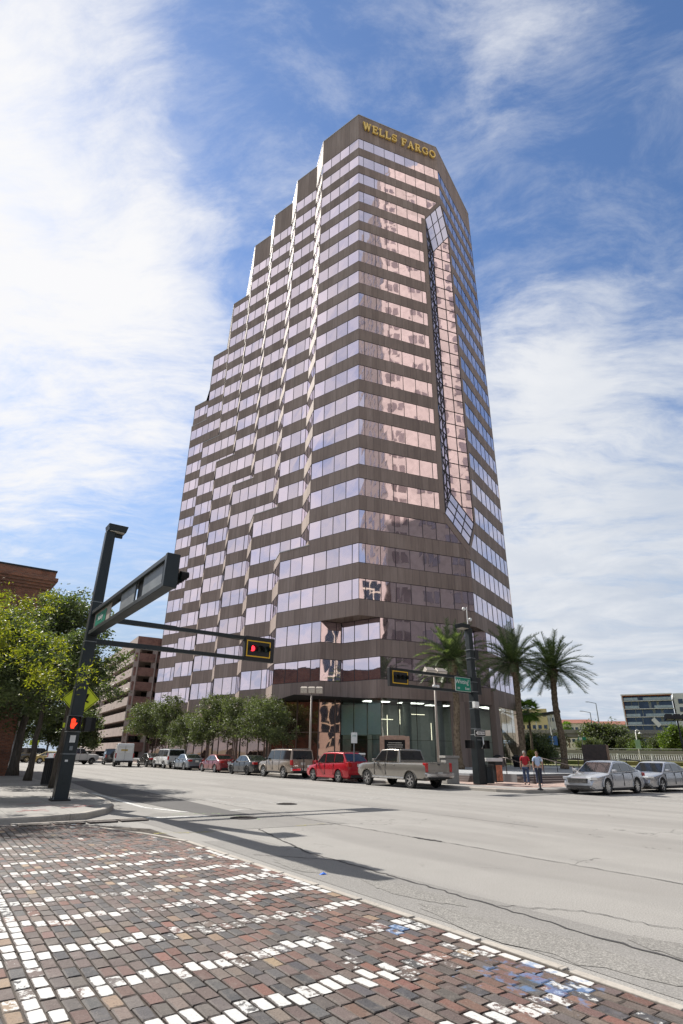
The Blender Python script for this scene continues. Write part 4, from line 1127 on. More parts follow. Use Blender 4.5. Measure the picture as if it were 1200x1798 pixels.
inn.prism([tuple(inP(0.8, 3.5)), tuple(inP(2.4, 3.5)), tuple(inP(2.4, 3.8)), tuple(inP(0.8, 3.8))], ZL0, 3.3, mi=1)
inn.build('lobby_interior', [M['inwall'], M['dark_in']], tower, world=True)
lt = MB()
for f_, dp, z0, z1 in ((3.9, 2.0, 2.9, 5.2), (5.5, 2.4, 4.4, 5.8), (8.9, 2.2, 3.0, 4.6), (12.6, 4.3, 3.5, 5.3), (13.1, 4.6, 4.0, 5.8), (13.6, 4.4, 3.0, 5.0)):
    c = inP(f_, dp); lt.box((c.x, c.y, (z0+z1)/2), (0.05, 0.05, z1-z0))
for f0, f1, dp, z in ((4.0, 6.2, 5.4, 5.0), (8.2, 10.0, 5.4, 5.6)):
    a = inP(f0, dp); b = inP(f1, dp); lt.beam((a.x, a.y, z), (b.x, b.y, z), 0.04, 0.05)
lt.build('lobby_lights', M['lampwarm'], tower, world=True)
cl_ = MB()  # glowing panels added under the ceiling to brighten the lobby
for f_, dp in ((3.4, 3.4), (7.4, 3.6), (11.2, 4.6)):
    c = inP(f_, dp); vbox3 = [c+FV*(i*1.3)+Vector((-FV.y, FV.x))*(j*0.5) for i, j in ((-1, -1), (1, -1), (1, 1), (-1, 1))]
    cl_.prism([tuple(q) for q in vbox3], ZL1-0.10, ZL1-0.04)
c = C0+RV*0+FV*13.73+RV*7+Vector((-RV.y, RV.x))*1.6
cl_.prism([tuple(c+RV*(i*2.5)+Vector((-RV.y, RV.x))*(j*0.4)) for i, j in ((-1, -1), (1, -1), (1, 1), (-1, 1))], ZL1-0.10, ZL1-0.04)
cl_.build('lobby_fill_panels', M['lobby_fill'], tower, world=True)
sh = MB(); a, b = IL[nL-6], IL[nL-5]; d = (b-a).normalized(); Lt = (b-a).length; nr = Vector((-d.y, d.x))
for c in range(3):
    p0 = a+d*(Lt*c/3+0.05)+nr*0.10; p1 = a+d*(Lt*(c+1)/3-0.05)+nr*0.10
    sh.face([(p0.x, p0.y, 3.35), (p1.x, p1.y, 3.35), (p1.x, p1.y, ZL1-0.35), (p0.x, p0.y, ZL1-0.35)])
sh.build('roller_shades', M['shade'], tower, world=True)
# ---- gold slab-serif letters
def glyph(ch):
    "strokes in a unit box: list of (x0,y0,x1,y1,w) plus arcs ('a',cx,cy,rx,ry,a0,a1,w)"
    T, N_ = 0.20, 0.125
    G = {
     'W': (1.25, [(0.18, 1, 0.42, 0, T), (0.42, 0, 0.63, 1, N_), (0.63, 1, 0.87, 0, T), (0.87, 0, 1.08, 1, N_), (0.02, 0.96, 0.34, 0.96, N_), (0.50, 0.96, 0.76, 0.96, N_), (0.94, 0.96, 1.22, 0.96, N_)]),
     'E': (0.85, [(0.2, 0, 0.2, 1, T), (0.02, 0.96, 0.80, 0.96, N_), (0.02, 0.04, 0.82, 0.04, N_), (0.2, 0.52, 0.58, 0.52, N_), (0.77, 1, 0.77, 0.74, N_), (0.79, 0, 0.79, 0.28, N_), (0.57, 0.66, 0.57, 0.38, N_)]),
     'L': (0.82, [(0.2, 0, 0.2, 1, T), (0.02, 0.96, 0.42, 0.96, N_), (0.02, 0.04, 0.78, 0.04, N_), (0.75, 0, 0.75, 0.32, N_)]),
     'F': (0.82, [(0.2, 0, 0.2, 1, T), (0.02, 0.96, 0.80, 0.96, N_), (0.02, 0.04, 0.42, 0.04, N_), (0.2, 0.50, 0.58, 0.50, N_), (0.77, 1, 0.77, 0.70, N_), (0.57, 0.64, 0.57, 0.36, N_)]),
     'A': (1.0, [(0.15, 0, 0.48, 1, N_), (0.48, 1, 0.80, 0, T), (0.28, 0.34, 0.68, 0.34, N_), (0.0, 0.04, 0.30, 0.04, N_), (0.62, 0.04, 0.98, 0.04, N_)]),
     'R': (0.98, [(0.2, 0, 0.2, 1, T), (0.02, 0.96, 0.5, 0.96, N_), (0.02, 0.04, 0.40, 0.04, N_), (0.2, 0.50, 0.5, 0.50, N_), ('a', 0.50, 0.73, 0.24, 0.23, -90, 90, 0.13), (0.46, 0.50, 0.76, 0.02, T), (0.68, 0.04, 0.96, 0.04, N_)]),
     'G': (1.02, [('a', 0.52, 0.5, 0.42, 0.46, 40, 320, 0.13), (0.86, 0.08, 0.86, 0.42, 0.14), (0.62, 0.44, 1.0, 0.44, N_), (0.84, 0.68, 0.84, 0.96, N_)]),
     'O': (1.04, [('a', 0.52, 0.5, 0.42, 0.45, 0, 360, 0.15)]),
     'S': (0.82, [('a', 0.41, 0.73, 0.30, 0.22, 20, 270, 0.12), ('a', 0.41, 0.27, 0.32, 0.23, 90, -160, 0.13), (0.72, 0.70, 0.72, 0.98, N_), (0.09, 0.02, 0.09, 0.32, N_)]),
    }
    return G[ch]
def letter_mb(ch, O, Rt, Up, Nn, s, depth, xs=1.0):
    w_, st_ = glyph(ch); mb = MB()
    def P3(x, y, z): return O+Rt*(x*s*xs)+Up*(y*s)+Nn*z
    kz = 0
    def bar(x0, y0, x1, y1, w):
        nonlocal kz
        dx, dy = x1-x0, y1-y0; l = hypot(dx, dy); nx, ny = -dy/l*w/2, dx/l*w/2; kz += 0.0015
        c = [(x0+nx, y0+ny), (x1+nx, y1+ny), (x1-nx, y1-ny), (x0-nx, y0-ny)]
        vs = [P3(x, y, 0) for x, y in c]+[P3(x, y, depth+kz) for x, y in c]
        mb.addmesh(vs, [(0, 1, 2, 3), (7, 6, 5, 4), (0, 4, 5, 1), (1, 5, 6, 2), (2, 6, 7, 3), (3, 7, 4, 0)])
    for q in st_:
        if q[0] == 'a':
            _, cx, cy, rx, ry, a0, a1, w = q; n_ = 16
            for i in range(n_):
                t0 = radians(a0+(a1-a0)*i/n_); t1 = radians(a0+(a1-a0)*(i+1.08)/n_)
                bar(cx+rx*cos(t0), cy+ry*sin(t0), cx+rx*cos(t1), cy+ry*sin(t1), w)
        else: bar(*q)
    return mb, w_
txt = 'WELLS FARGO'; sz = 1.62; gap = 0.16
tot = sum((glyph(c)[0]+gap) if c != ' ' else 0.55 for c in txt)-gap
XS = 12.75/(tot*sz); x = 0.62
Rt = Vector((FV.x, FV.y, 0)); Nn = Vector((FV.y, -FV.x, 0)); Up = Vector((0, 0, 1))
for ch in txt:
    if ch == ' ': x += 0.55*sz*XS; continue
    O = v3(C0+FV*x, 89.75)+Nn*0.12
    mb, w_ = letter_mb(ch, O, Rt, Up, Nn, sz, 0.22, XS)
    mb.build('letter', M['gold'], tower, world=True)
    x += (w_+gap)*sz*XS
# small floodlight fitting on the high spandrel of the second bay
# ------------------------------------------------------------------ signal poles
A3 = Vector((AVEC.x, AVEC.y, 0)); N3 = Vector((NVEC.x, NVEC.y, 0)); Z3 = Vector((0, 0, 1))
def vbox(mb, c, a, b, cdir, sa, sb, sc_, mi=0):
    "box centred at c with half axes along orthogonal unit vectors"
    vs = []
    for k in (-1, 1):
        for i, j in ((-1, -1), (1, -1), (1, 1), (-1, 1)): vs.append(c+a*(i*sa/2)+b*(j*sb/2)+cdir*(k*sc_/2))
    fs = [(3, 2, 1, 0), (4, 5, 6, 7), (0, 1, 5, 4), (1, 2, 6, 5), (2, 3, 7, 6), (3, 0, 4, 7)]
    if a.cross(b).dot(cdir) < 0: fs = [f[::-1] for f in fs]
    mb.addmesh(vs, fs, mi)
def signal_lights(parent, c, along, face, lit, rad=0.125, step=0.36, order=('red', 'amber', 'green')):
    for i, nm in enumerate(order):
        p = c+along*((i-1)*step)
        mb = MB(); n_ = 18; vs = []
        # visor: open half-tube
        vis = MB(); up = Z3
        for r0, d0, r1, d1 in ((rad*1.12, 0.0, rad*1.12, 0.20),):
            ring0 = []; ring1 = []; ring2 = []
            for k in range(n_+1):
                a = radians(-45+270*k/n_)
                o_ = along*cos(a)+up*sin(a)
                ring0.append(p+o_*r0+face*d0); ring1.append(p+o_*r1+face*(d1 if 0.1 < k/n_ < 0.9 else d1*0.8)); ring2.append(p+o_*(r1-0.012)+face*d1)
            b = len(vs); vis.addmesh(ring0+ring1, [(k, k+1, n_+1+k+1, n_+1+k) for k in range(n_)])
        vis.build('visor', M['matte_black'], parent, world=True)
        disc = [p+face*0.03+(along*cos(2*pi*k/n_)+up*sin(2*pi*k/n_))*rad for k in range(n_)]
        mb.face(disc if (disc[1]-disc[0]).cross(disc[2]-disc[1]).dot(face) > 0 else disc[::-1])
        mt = M['red_on'] if (nm == 'red' and lit) else (M['lens_green'] if nm == 'green' else M['lens_off'])
        mb.build('signal_lens', mt, parent, world=True)
def yellow_frame(parent, c, along, face, w, h):
    mb = MB(); b = 0.045
    for s_, hh in ((1, 0), (-1, 0)):
        vbox(mb, c+Z3*(s_*(h/2-b/2)), along, Z3, face, w, b, 0.012)
        vbox(mb, c+along*(s_*(w/2-b/2)), along, Z3, face, b, h-2*b, 0.012)
    mb.build('yellow_border', M['yel'], parent, world=True)
def lamp_head(parent, c, out, w=0.62, l=0.72, h=0.24):
    side = out.cross(Z3)
    mb = MB(); vs = []
    for k, sc_ in ((-1, 0.86), (1, 1.0)):
        for i, j in ((-1, -1), (1, -1), (1, 1), (-1, 1)): vs.append(c+out*(i*l/2*sc_)+side*(j*w/2*sc_)+Z3*(k*h/2))
    mb.addmesh(vs, [(0, 1, 2, 3), (7, 6, 5, 4), (1, 0, 4, 5), (2, 1, 5, 6), (3, 2, 6, 7), (0, 3, 7, 4)])
    o = mb.build('lamp_head', M['pole'], parent, world=True, bevel=0.015)
    mb = MB(); vbox(mb, c-Z3*(h/2+0.01), out, side, Z3, l*0.72, w*0.72, 0.03); g = mb.build('lens', M['lampglass'], o, world=False); 
    inv = Vector(parent.location); g.location = -inv
    return o

# left pole
PL = Vector((-8.78, 19.8, 0.15))
sp_l = thing('traffic_signal_pole', 'dark square traffic signal pole on the left corner, two truss arms and a red signal', 'signal pole', PL)
mb = MB(); mb.beam(PL, PL+Z3*9.1, 0.42, 0.42, up=A3, w1=0.33, h1=0.33); mb.build('pole', M['pole'], sp_l, world=True, bevel=0.03)
mb = MB(); vbox(mb, PL+Z3*0.02, A3, N3, Z3, 0.55, 0.55, 0.05); mb.build('base_plate', M['black'], sp_l, world=True)
mb = MB(); mb.beam(PL+Z3*9.0, PL+Z3*9.0+N3*0.45, 0.10, 0.14); mb.build('lamp_arm', M['pole'], sp_l, world=True)
lamp_head(sp_l, PL+Z3*9.22+N3*0.20, N3)
# arm towards the camera (backs of the signals)
D1 = -A3; r = PL+D1*0.15
t1 = MB(); zt, zb = 6.08-0.15, 5.36-0.15
for z in (zt, zb): t1.beam(r+Z3*z, PL+D1*7.95+Z3*z, 0.30, 0.13)
arm1 = t1.build('mast_arm', M['pole'], sp_l, world=True, bevel=0.01)
mb = MB(); vbox(mb, PL+D1*7.98+Z3*((zt+zb)/2), D1, N3, Z3, 0.14, 0.34, zt-zb+0.14); mb.build('arm_end_plate', M['pole'], sp_l, world=True, bevel=0.01)
for u0, u1, mt in ((3.75, 5.2, 'polegrey'), (5.95, 7.55, 'polegrey')):
    mb = MB(); vbox(mb, PL+D1*((u0+u1)/2)+Z3*((zt+zb)/2)-N3*0.05, D1, N3, Z3, u1-u0, 0.05, zt-zb-0.12); mb.build('backing_panel', M[mt], sp_l, world=True, bevel=0.006)
for u0, u1 in ((5.2, 5.95),):
    mb = MB(); vbox(mb, PL+D1*((u0+u1)/2)+Z3*((zt+zb)/2)+N3*0.02, D1, N3, Z3, u1-u0, 0.03, zt-zb-0.12); mb.build('backing_panel', M['black'], sp_l, world=True)
mb = MB(); vbox(mb, PL+D1*1.45+Z3*((zt+zb)/2)-N3*0.04, D1, N3, Z3, 2.1, 0.03, zt-zb-0.13); pn = mb.build('sign_panel', M['tanpole'], sp_l, world=True)
mb = MB(); vbox(mb, PL+D1*1.35+Z3*((zt+zb)/2)-N3*0.065, D1, N3, Z3, 1.35, 0.012, 0.40); pn2 = mb.build('street_sign', M['sign_green'], sp_l, world=True)
tx = text_mb('Ashley', 0.26, PL+D1*1.35+Z3*((zt+zb)/2-0.06)-N3*0.080, D1, Z3, 0.006); tx.build('street_name', M['white'], sp_l, world=True)
hb = MB()
for u0 in (5.2, 6.6):
    for i in range(1): vbox(hb, PL+D1*(u0+0.4)+Z3*((zt+zb)/2)+N3*0.24, D1, N3, Z3, 1.15, 0.20, 0.36)
hb.build('signal_housing', M['black'], sp_l, world=True, bevel=0.02)
for u0 in (5.6, 7.3): signal_lights(sp_l, PL+D1*u0+Z3*((zt+zb)/2)+N3*0.34, D1, N3, False)
# arm across the avenue with the lit signal
t2 = MB(); za, zb2 = 5.96-0.15, 5.14-0.15
for z in (za, zb2):
    t2.beam(PL+N3*0.1+Z3*z, PL+N3*3.0+Z3*z, 0.17, 0.17); t2.beam(PL+N3*3.0+Z3*(z-0.005), PL+N3*5.95+Z3*(z-0.005), 0.14, 0.14)
t2.build('mast_arm', M['pole'], sp_l, world=True, bevel=0.008)
cS = PL+N3*6.6+Z3*((za+zb2)/2)
mb = MB(); vbox(mb, cS, N3, A3, Z3, 1.36, 0.20, za-zb2+0.17); mb.build('signal_housing', M['black'], sp_l, world=True, bevel=0.012)
yellow_frame(sp_l, cS-A3*0.108-N3*0.06, N3, -A3, 1.10, 0.66)
signal_lights(sp_l, cS-A3*0.105-N3*0.04, N3, -A3, True, 0.115, 0.31)
# pedestrian signals and small fittings
def ped_signal(parent, c, face, side, on):
    mb = MB(); vbox(mb, c, side, face, Z3, 0.40, 0.20, 0.44); mb.build('pedestrian_signal', M['black'], parent, world=True, bevel=0.012)
    v = MB()
    for s_, sz_ in ((1, 0), (-1, 0)):
        vbox(v, c+side*(s_*0.195)+face*0.16, side, face, Z3, 0.012, 0.14, 0.42)
    vbox(v, c+Z3*0.215+face*0.16, side, face, Z3, 0.40, 0.14, 0.012); v.build('visor', M['matte_black'], parent, world=True)
    if on:
        h = MB(); q = c+face*0.108-side*0.0
        vbox(h, q-Z3*0.035, side, Z3, face, 0.135, 0.12, 0.010)
        for k, (dx, ln) in enumerate(((-0.052, 0.105), (-0.018, 0.13), (0.017, 0.125), (0.051, 0.10))): vbox(h, q+side*dx+Z3*(0.03+ln/2), side, Z3, face, 0.027, ln, 0.010)
        h.beam(q+side*0.060-Z3*0.07, q+side*0.115+Z3*0.02, 0.03, 0.010, up=face)
        vbox(h, q-Z3*0.12, side, Z3, face, 0.10, 0.06, 0.010)
        h.build('hand_symbol', M['hand_on'], parent, world=True)
SD = A3.cross(Z3)   # left-right as seen from the camera
mb = MB()
for i_, j_ in ((-1, -1), (1, -1), (1, 1), (-1, 1)): mb.tube([PL+N3*(.23*i_)+A3*(.23*j_)+Z3*0.03, PL+N3*(.23*i_)+A3*(.23*j_)+Z3*0.11], 0.018, 8)
mb.build('anchor_bolts', M['polegrey'], sp_l, world=True)
for z_, w_ in ((1.35, .415), (2.02, .408), (2.50, .403), (4.95, .375), (6.35, .365)):
    mb = MB(); vbox(mb, PL+Z3*z_, A3, N3, Z3, w_+0.012, w_+0.012, 0.025); mb.build('steel_band', M['polegrey'], sp_l, world=True)
mb = MB(); mb.tube([PL+Z3*5.95+D1*0.2-N3*0.1, PL+Z3*5.75+D1*1.2+N3*0.05, PL+Z3*5.88+D1*2.4+N3*0.05, PL+Z3*5.80+D1*3.8+N3*0.08], 0.012, 6); mb.tube([PL+Z3*5.9+N3*0.2, PL+Z3*5.72+N3*1.4, PL+Z3*5.86+N3*2.8, PL+Z3*5.75+N3*4.4, PL+Z3*5.70+N3*5.9], 0.012, 6); mb.build('cable', M['black'], sp_l, world=True)
mb = MB(); vbox(mb, PL+Z3*0.62-A3*0.212, N3, Z3, A3, 0.16, 0.26, 0.012); mb.build('hand_hole_cover', M['pole'], sp_l, world=True, bevel=0.004)
mb = MB(); vbox(mb, PL+Z3*1.15-A3*0.209-N3*0.06, N3, Z3, A3, 0.09, 0.06, 0.006); mb.build('sticker', M['white'], sp_l, world=True)
ped_signal(sp_l, PL+Z3*2.26-A3*0.36-N3*0.12, -A3, N3, True)
ped_signal(sp_l, PL+Z3*2.26+N3*0.40-A3*0.02, N3, A3, False)
mb = MB(); vbox(mb, PL+Z3*1.80-A3*0.225, N3, A3, Z3, 0.17, 0.012, 0.22); mb.build('button_sign', M['white'], sp_l, world=True)
mb = MB(); vbox(mb, PL+Z3*1.52-A3*0.235, N3, A3, Z3, 0.10, 0.05, 0.13); mb.build('push_button', M['polegrey'], sp_l, world=True, bevel=0.01)
# diamond warning sign behind the pole
dp = thing('warning_sign', 'fluorescent yellow diamond warning sign showing on both sides of the left signal pole', 'road sign', (-9.0, 20.45, 3.25))
vdir = Vector((-9.0, 20.45, 0)).normalized(); sdir = vdir.cross(Z3)
mb = MB(); c = Vector((-9.0, 20.45, 3.25))
def diamond_sign(mb, c, side, face, r, th):
    vs = [c+side*r, c+Z3*r, c-side*r, c-Z3*r]; vs = [v-face*th/2 for v in vs]+[v+face*th/2 for v in vs]
    mb.addmesh(vs, [(3, 2, 1, 0), (4, 5, 6, 7)]+[(k, (k+1) % 4, 4+(k+1) % 4, 4+k) for k in range(4)])
diamond_sign(mb, c, sdir, -vdir, 0.60, 0.012); mb.build('sign_plate', M['sign_yel'], dp, world=True)
mb = MB()
for k in range(4):
    a = [sdir, Z3, -sdir, -Z3][k]; b = [Z3, -sdir, -Z3, sdir][k]
    mb.beam(c+a*0.555-vdir*0.009, c+b*0.555-vdir*0.009, 0.016, 0.006, up=-vdir)
mb.beam(c+sdir*0.10-vdir*0.009-Z3*0.16, c+sdir*0.22-vdir*0.009+Z3*0.18, 0.07, 0.006, up=-vdir); mb.beam(c+sdir*0.08-vdir*0.01-Z3*0.02, c+sdir*0.27-vdir*0.01-Z3*0.10, 0.05, 0.006, up=-vdir)
mb.build('symbol', M['matte_black'], dp, world=True)
mb = MB(); mb.beam(Vector((-9.02, 20.52, 0.15)), Vector((-9.02, 20.52, 3.9)), 0.05, 0.05); mb.build('post', M['polegrey'], dp, world=True)
mb = MB()
for s_ in (-0.30, 0.30): vbox(mb, c+sdir*s_-Z3*0.86-vdir*0.02, sdir, vdir, Z3, 0.20, 0.03, 0.15)
mb.beam(c-sdir*0.3-Z3*0.86, c+sdir*0.3-Z3*0.86, 0.03, 0.03); mb.build('beacon', M['sign_yel'], dp, world=True)

# right pole
PR = Vector((7.99, 34.7, 0.15))
sp_r = thing('traffic_signal_pole', 'dark signal pole on the far plaza corner with a green street name sign', 'signal pole', PR)
mb = MB(); mb.beam(PR, PR+Z3*2.6, 0.62, 0.50, up=A3, w1=0.56, h1=0.46); mb.build('pole_base', M['pole'], sp_r, world=True, bevel=0.03)
mb = MB(); mb.beam(PR+Z3*2.55, PR+Z3*8.75, 0.42, 0.42, up=A3, w1=0.33, h1=0.33); mb.build('pole', M['pole'], sp_r, world=True, bevel=0.02)
lamp_head(sp_r, PR+Z3*8.8-N3*0.50, -N3, 0.6, 0.8)
mb = MB(); mb.tube([PR+Z3*8.75, PR+Z3*10.1], [0.035, 0.025], 8); mb.build('camera_mast', M['white'], sp_r, world=True)
for s_, z in ((-1, 9.95), (1, 9.35)):
    mb = MB(); mb.beam(PR+Z3*z, PR+Z3*z+N3*(0.24*s_), 0.03, 0.03); mb.lathe([(0.0, 0.11), (0.08, 0.09), (0.11, 0.0), (0.08, -0.09), (0, -0.12)], tuple(PR+Z3*(z-0.02)+N3*(0.26*s_)), 12, cap=False)
    mb.build('security_camera', M['white'], sp_r, world=True, smooth=True)
mb = MB(); z1_, z2_ = 5.86-0.15, 5.06-0.15
for z in (z1_, z2_): mb.beam(PR-N3*0.1+Z3*z, PR-N3*5.2+Z3*z, 0.15, 0.15)
mb.build('mast_arm', M['pole'], sp_r, world=True, bevel=0.008)
cR = PR-N3*5.85+Z3*((z1_+z2_)/2)
mb = MB(); vbox(mb, cR, N3, A3, Z3, 1.36, 0.20, z1_-z2_+0.17); mb.build('signal_housing', M['black'], sp_r, world=True, bevel=0.012)
yellow_frame(sp_r, cR-A3*0.108+N3*0.07, N3, -A3, 1.10, 0.66)
signal_lights(sp_r, cR-A3*0.105+N3*0.08, N3, -A3, False, 0.115, 0.31)
gs = PR-N3*0.95+Z3*5.30-A3*0.12
mb = MB(); vbox(mb, gs, N3, A3, Z3, 1.28, 0.02, 0.80); sg = mb.build('street_sign', M['white'], sp_r, world=True)
mb = MB(); vbox(mb, gs-A3*0.012, N3, A3, Z3, 1.23, 0.02, 0.75); mb.build('sign_face', M['sign_green'], sp_r, world=True)
mb = MB()
for tx_, sz_, du, dz in (('Whiting', 0.34, -0.10, 0.03), ('ST', 0.15, 0.46, 0.18), ('100', 0.16, -0.42, -0.28), ('East', 0.22, 0.32, -0.29)):
    q = text_mb(tx_, sz_, gs-A3*0.028+N3*du+Z3*dz, N3, Z3, 0.006); mb.addmesh(q.v, q.f)
mb.build('street_name', M['white'], sp_r, world=True)
for dz in (7.15, 5.3):
    mb = MB(); vbox(mb, PR+Z3*dz+N3*0.42, N3, A3, Z3, 0.34, 0.30, 1.0 if dz < 6 else 0.6); mb.build('signal_housing', M['black'], sp_r, world=True, bevel=0.02)
    mb = MB(); mb.beam(PR+Z3*dz, PR+Z3*dz+N3*0.3, 0.05, 0.05); mb.build('bracket', M['black'], sp_r, world=True)
for z_ in (2.3, 2.9, 4.0, 4.4, 4.95, 5.5, 6.9, 7.4):
    mb = MB(); vbox(mb, PR+Z3*z_, A3, N3, Z3, 0.43 if z_ > 2.6 else 0.60, 0.43 if z_ > 2.6 else 0.50, 0.03)
    mb.build('steel_band', M['polegrey'], sp_r, world=True)
mb = MB(); vbox(mb, PR+Z3*4.2-A3*0.24-N3*0.12, N3, A3, Z3, 0.36, 0.2, 0.34); mb.build('junction_box', M['white'], sp_r, world=True, bevel=0.01)
ow = PR+Z3*2.66-A3*0.33-N3*0.05
mb = MB(); vbox(mb, ow, N3, A3, Z3, 0.90, 0.012, 0.34); mb.build('one_way_sign', M['white'], sp_r, world=True)
mb = MB(); vbox(mb, ow-A3*0.009, N3, A3, Z3, 0.86, 0.010, 0.30); mb.build('sign_face', M['matte_black'], sp_r, world=True)
mb = MB(); q0 = ow-A3*0.018
def poly3(mb, c, pts): mb.face([c+N3*x+Z3*y for x, y in pts])
poly3(mb, q0, [(-0.38, 0), (-0.20, -0.12), (-0.20, -0.085), (0.38, -0.085), (0.38, 0.085), (-0.20, 0.085), (-0.20, 0.12)]); mb.build('arrow', M['white'], sp_r, world=True)
q = text_mb('ONE WAY', 0.135, ow-A3*0.023+N3*0.09-Z3*0.047, N3, Z3, 0.004); q.build('lettering', M['matte_black'], sp_r, world=True)
mb = MB(); vbox(mb, PR+Z3*2.68-A3*0.30+N3*0.58, A3, N3, Z3, 0.5, 0.012, 0.30); mb.build('sign_back', M['tanpole'], sp_r, world=True)
ped_signal(sp_r, PR+Z3*2.06-N3*0.55, -N3, A3, False); ped_signal(sp_r, PR+Z3*2.06+N3*0.48-A3*0.1, -A3, N3, False)
mb = MB(); mb.tube([PR+Z3*1.85+N3*0.05-A3*0.30, PR+Z3*2.1+N3*0.18-A3*0.32, PR+Z3*2.45+N3*0.16-A3*0.32], [0.035, 0.045, 0.03], 8); mb.build('conduit', M['white'], sp_r, world=True, smooth=True)

# ------------------------------------------------------------------ plaza flood lamps
def flood_lamp(loc, ztop, label, heads, hw, tilt, mt_pole='tanpole', mt_head='tanpole', cams=False, face=(0, -1, 0), sc_=1.0):
    P = Vector(loc); t = thing('street_lamp', label, 'street lamp', P, group='flood lamps on tall posts')
    f = Vector(face).normalized(); sd_ = f.cross(Z3)
    mb = MB(); mb.tube([P, P+Z3*(ztop-P.z)], [0.10*sc_, 0.065*sc_], 12); mb.build('post', M[mt_pole], t, world=True, smooth=True)
    top = P+Z3*(ztop-P.z); w = heads*hw
    mb = MB(); mb.beam(top-sd_*w*0.5, top+sd_*w*0.5, 0.07, 0.07); mb.build('crossbar', M[mt_pole], t, world=True)
    for i in range(heads):
        c = top+sd_*((i-(heads-1)/2)*hw)+Z3*0.28+f*0.08
        ax = (f*cos(radians(tilt))-Z3*sin(radians(tilt))); up = sd_.cross(ax)
        if up.z < 0: up = -up
        mb = MB(); vs = []
        for k, s2 in ((-1, 0.78), (1, 1.0)):
            for a, b in ((-1, -1), (1, -1), (1, 1), (-1, 1)): vs.append(c+sd_*(a*hw*0.47*s2)+up*(b*0.24*s2)+ax*(k*0.26))
        mb.addmesh(vs, [(0, 1, 2, 3), (7, 6, 5, 4), (1, 0, 4, 5), (2, 1, 5, 6), (3, 2, 6, 7), (0, 3, 7, 4)]); h = mb.build('lamp_head', M[mt_head], t, world=True, bevel=0.03)
        mb = MB(); vbox(mb, c+ax*0.262, sd_, up, ax, hw*0.80, 0.38, 0.012); g = mb.build('lens', M['lampglass'], h); g.location = -P
    if cams:
        for s_ in (-0.14, 0.16):
            mb = MB(); mb.lathe([(0, 0.13), (0.11, 0.1), (0.13, 0), (0.10, -0.10), (0, -0.14)], tuple(top+sd_*s_-Z3*0.75+f*0.15), 12, cap=False); mb.build('security_camera', M['white'], t, world=True, smooth=True)
    return t
flood_lamp((-2.3, 48.9, 0.15), 6.25, 'tan lamp post with three flood heads in front of the bronze glass base', 3, 0.64, 25)
flood_lamp((6.83, 41.4, 0.6), 6.85, 'tan lamp post with two big flood heads and white cameras by the lobby', 2, 0.95, 40, cams=True, face=(0.45, -0.9, 0))
flood_lamp((32.3, 56.5, 0.42), 4.95, 'dark lamp post with flat heads at the right edge of the photo', 3, 0.8, 70, 'black', 'black')

# ------------------------------------------------------------------ furniture
def slat_bin(loc, r, h, label, flare=1.15, grp=None):
    P = Vector(loc); t = thing('litter_bin', label, 'litter bin', P, group=grp)
    mb = MB(); n_ = 26
    for k in range(n_):
        a = 2*pi*k/n_; o_ = Vector((cos(a), sin(a), 0)); mb.beam(P+o_*r+Z3*0.05, P+o_*r+Z3*h*0.85, 0.055, 0.012, up=o_); mb.beam(P+o_*r+Z3*h*0.85, P+o_*(r*flare)+Z3*h, 0.055, 0.012, up=o_)
    mb.build('slats', M['black'], t, world=True)
    mb = MB(); mb.lathe([(r*1.02, 0.04), (r*1.02, 0.10), (r*0.9, 0.10)], P, 24); mb.lathe([(r*flare*1.01, h-0.03), (r*flare*1.03, h), (r*flare*0.8, h+0.01), (r*flare*0.78, h-0.03)], P, 24, cap=False); mb.build('rings', M['black'], t, world=True)
    mb = MB(); mb.lathe([(r*0.9, 0.08), (r*0.9, h*0.9)], P, 20); mb.build('liner', M['matte_black'], t, world=True)
    return t
slat_bin((-13.0, 27.9, 0.15), 0.33, 1.12, 'black slatted litter bin with flared rim beside the left signal pole')
t = slat_bin((8.55, 34.95, 0.15), 0.30, 1.0, 'dark green litter bin between the right signal pole and the news box'); 
for ch in t.children:
    if ch.name.startswith('slats'): ch.data.materials[0] = M['pole']
for (x, y), lb in (((15.2, 57.9), 'small black round planter bin at the lobby entrance recess'), ((18.4, 62.9), 'small black round planter bin right of the fluted piers')):
    P = Vector((x, y, PZ)); t = thing('litter_bin', lb, 'litter bin', P)
    mb = MB(); mb.lathe([(0.30, 0), (0.42, 0.9), (0.46, 1.0), (0.40, 1.02)], P, 20); mb.build('body', M['black'], t, world=True, smooth=True)
    mb = MB(); mb.lathe([(0.36, 1.0), (0.2, 1.12), (0.0, 1.15)], P, 20, cap=False); mb.build('lid', M['matte_black'], t, world=True, smooth=True)
# news rack with poster and white top
P = Vector((*ST(28.35, 24.3), 0.15)); t = thing('news_rack', 'green news rack with an orange poster and pale flat top beside the green bin', 'news rack', P, rz_az(55))
mb = MB(); mb.box((0, 0, 0.62), (0.62, 0.55, 1.1)); mb.build('cabinet', M['pole'], t, bevel=0.015)
mb = MB(); mb.box((0, -0.285, 0.55), (0.52, 0.02, 0.85)); mb.build('poster', M['poster'], t)
mb = MB(); mb.box((-0.35, 0, 1.26), (1.42, 0.62, 0.18)); mb.build('top', M['white'], t, bevel=0.01)
mb = MB()
for x in (-1.0, 0.28): mb.box((x, 0.22, 0.6), (0.05, 0.05, 1.15))
mb.build('frame', M['black'], t)
# concrete utility cabinet
P = Vector((*ST(25.2, 24.9), 0.15)); t = thing('utility_cabinet', 'tall pale concrete cabinet standing behind the pickup tailgate', 'cabinet', P, rz_az(70))
mb = MB(); mb.box((0, 0, 0.66), (0.80, 0.62, 1.32)); mb.build('body', M['conc'], t, bevel=0.03)
mb = MB(); mb.box((0, 0, 1.38), (0.92, 0.74, 0.13)); mb.build('cap', M['conc'], t, bevel=0.02)
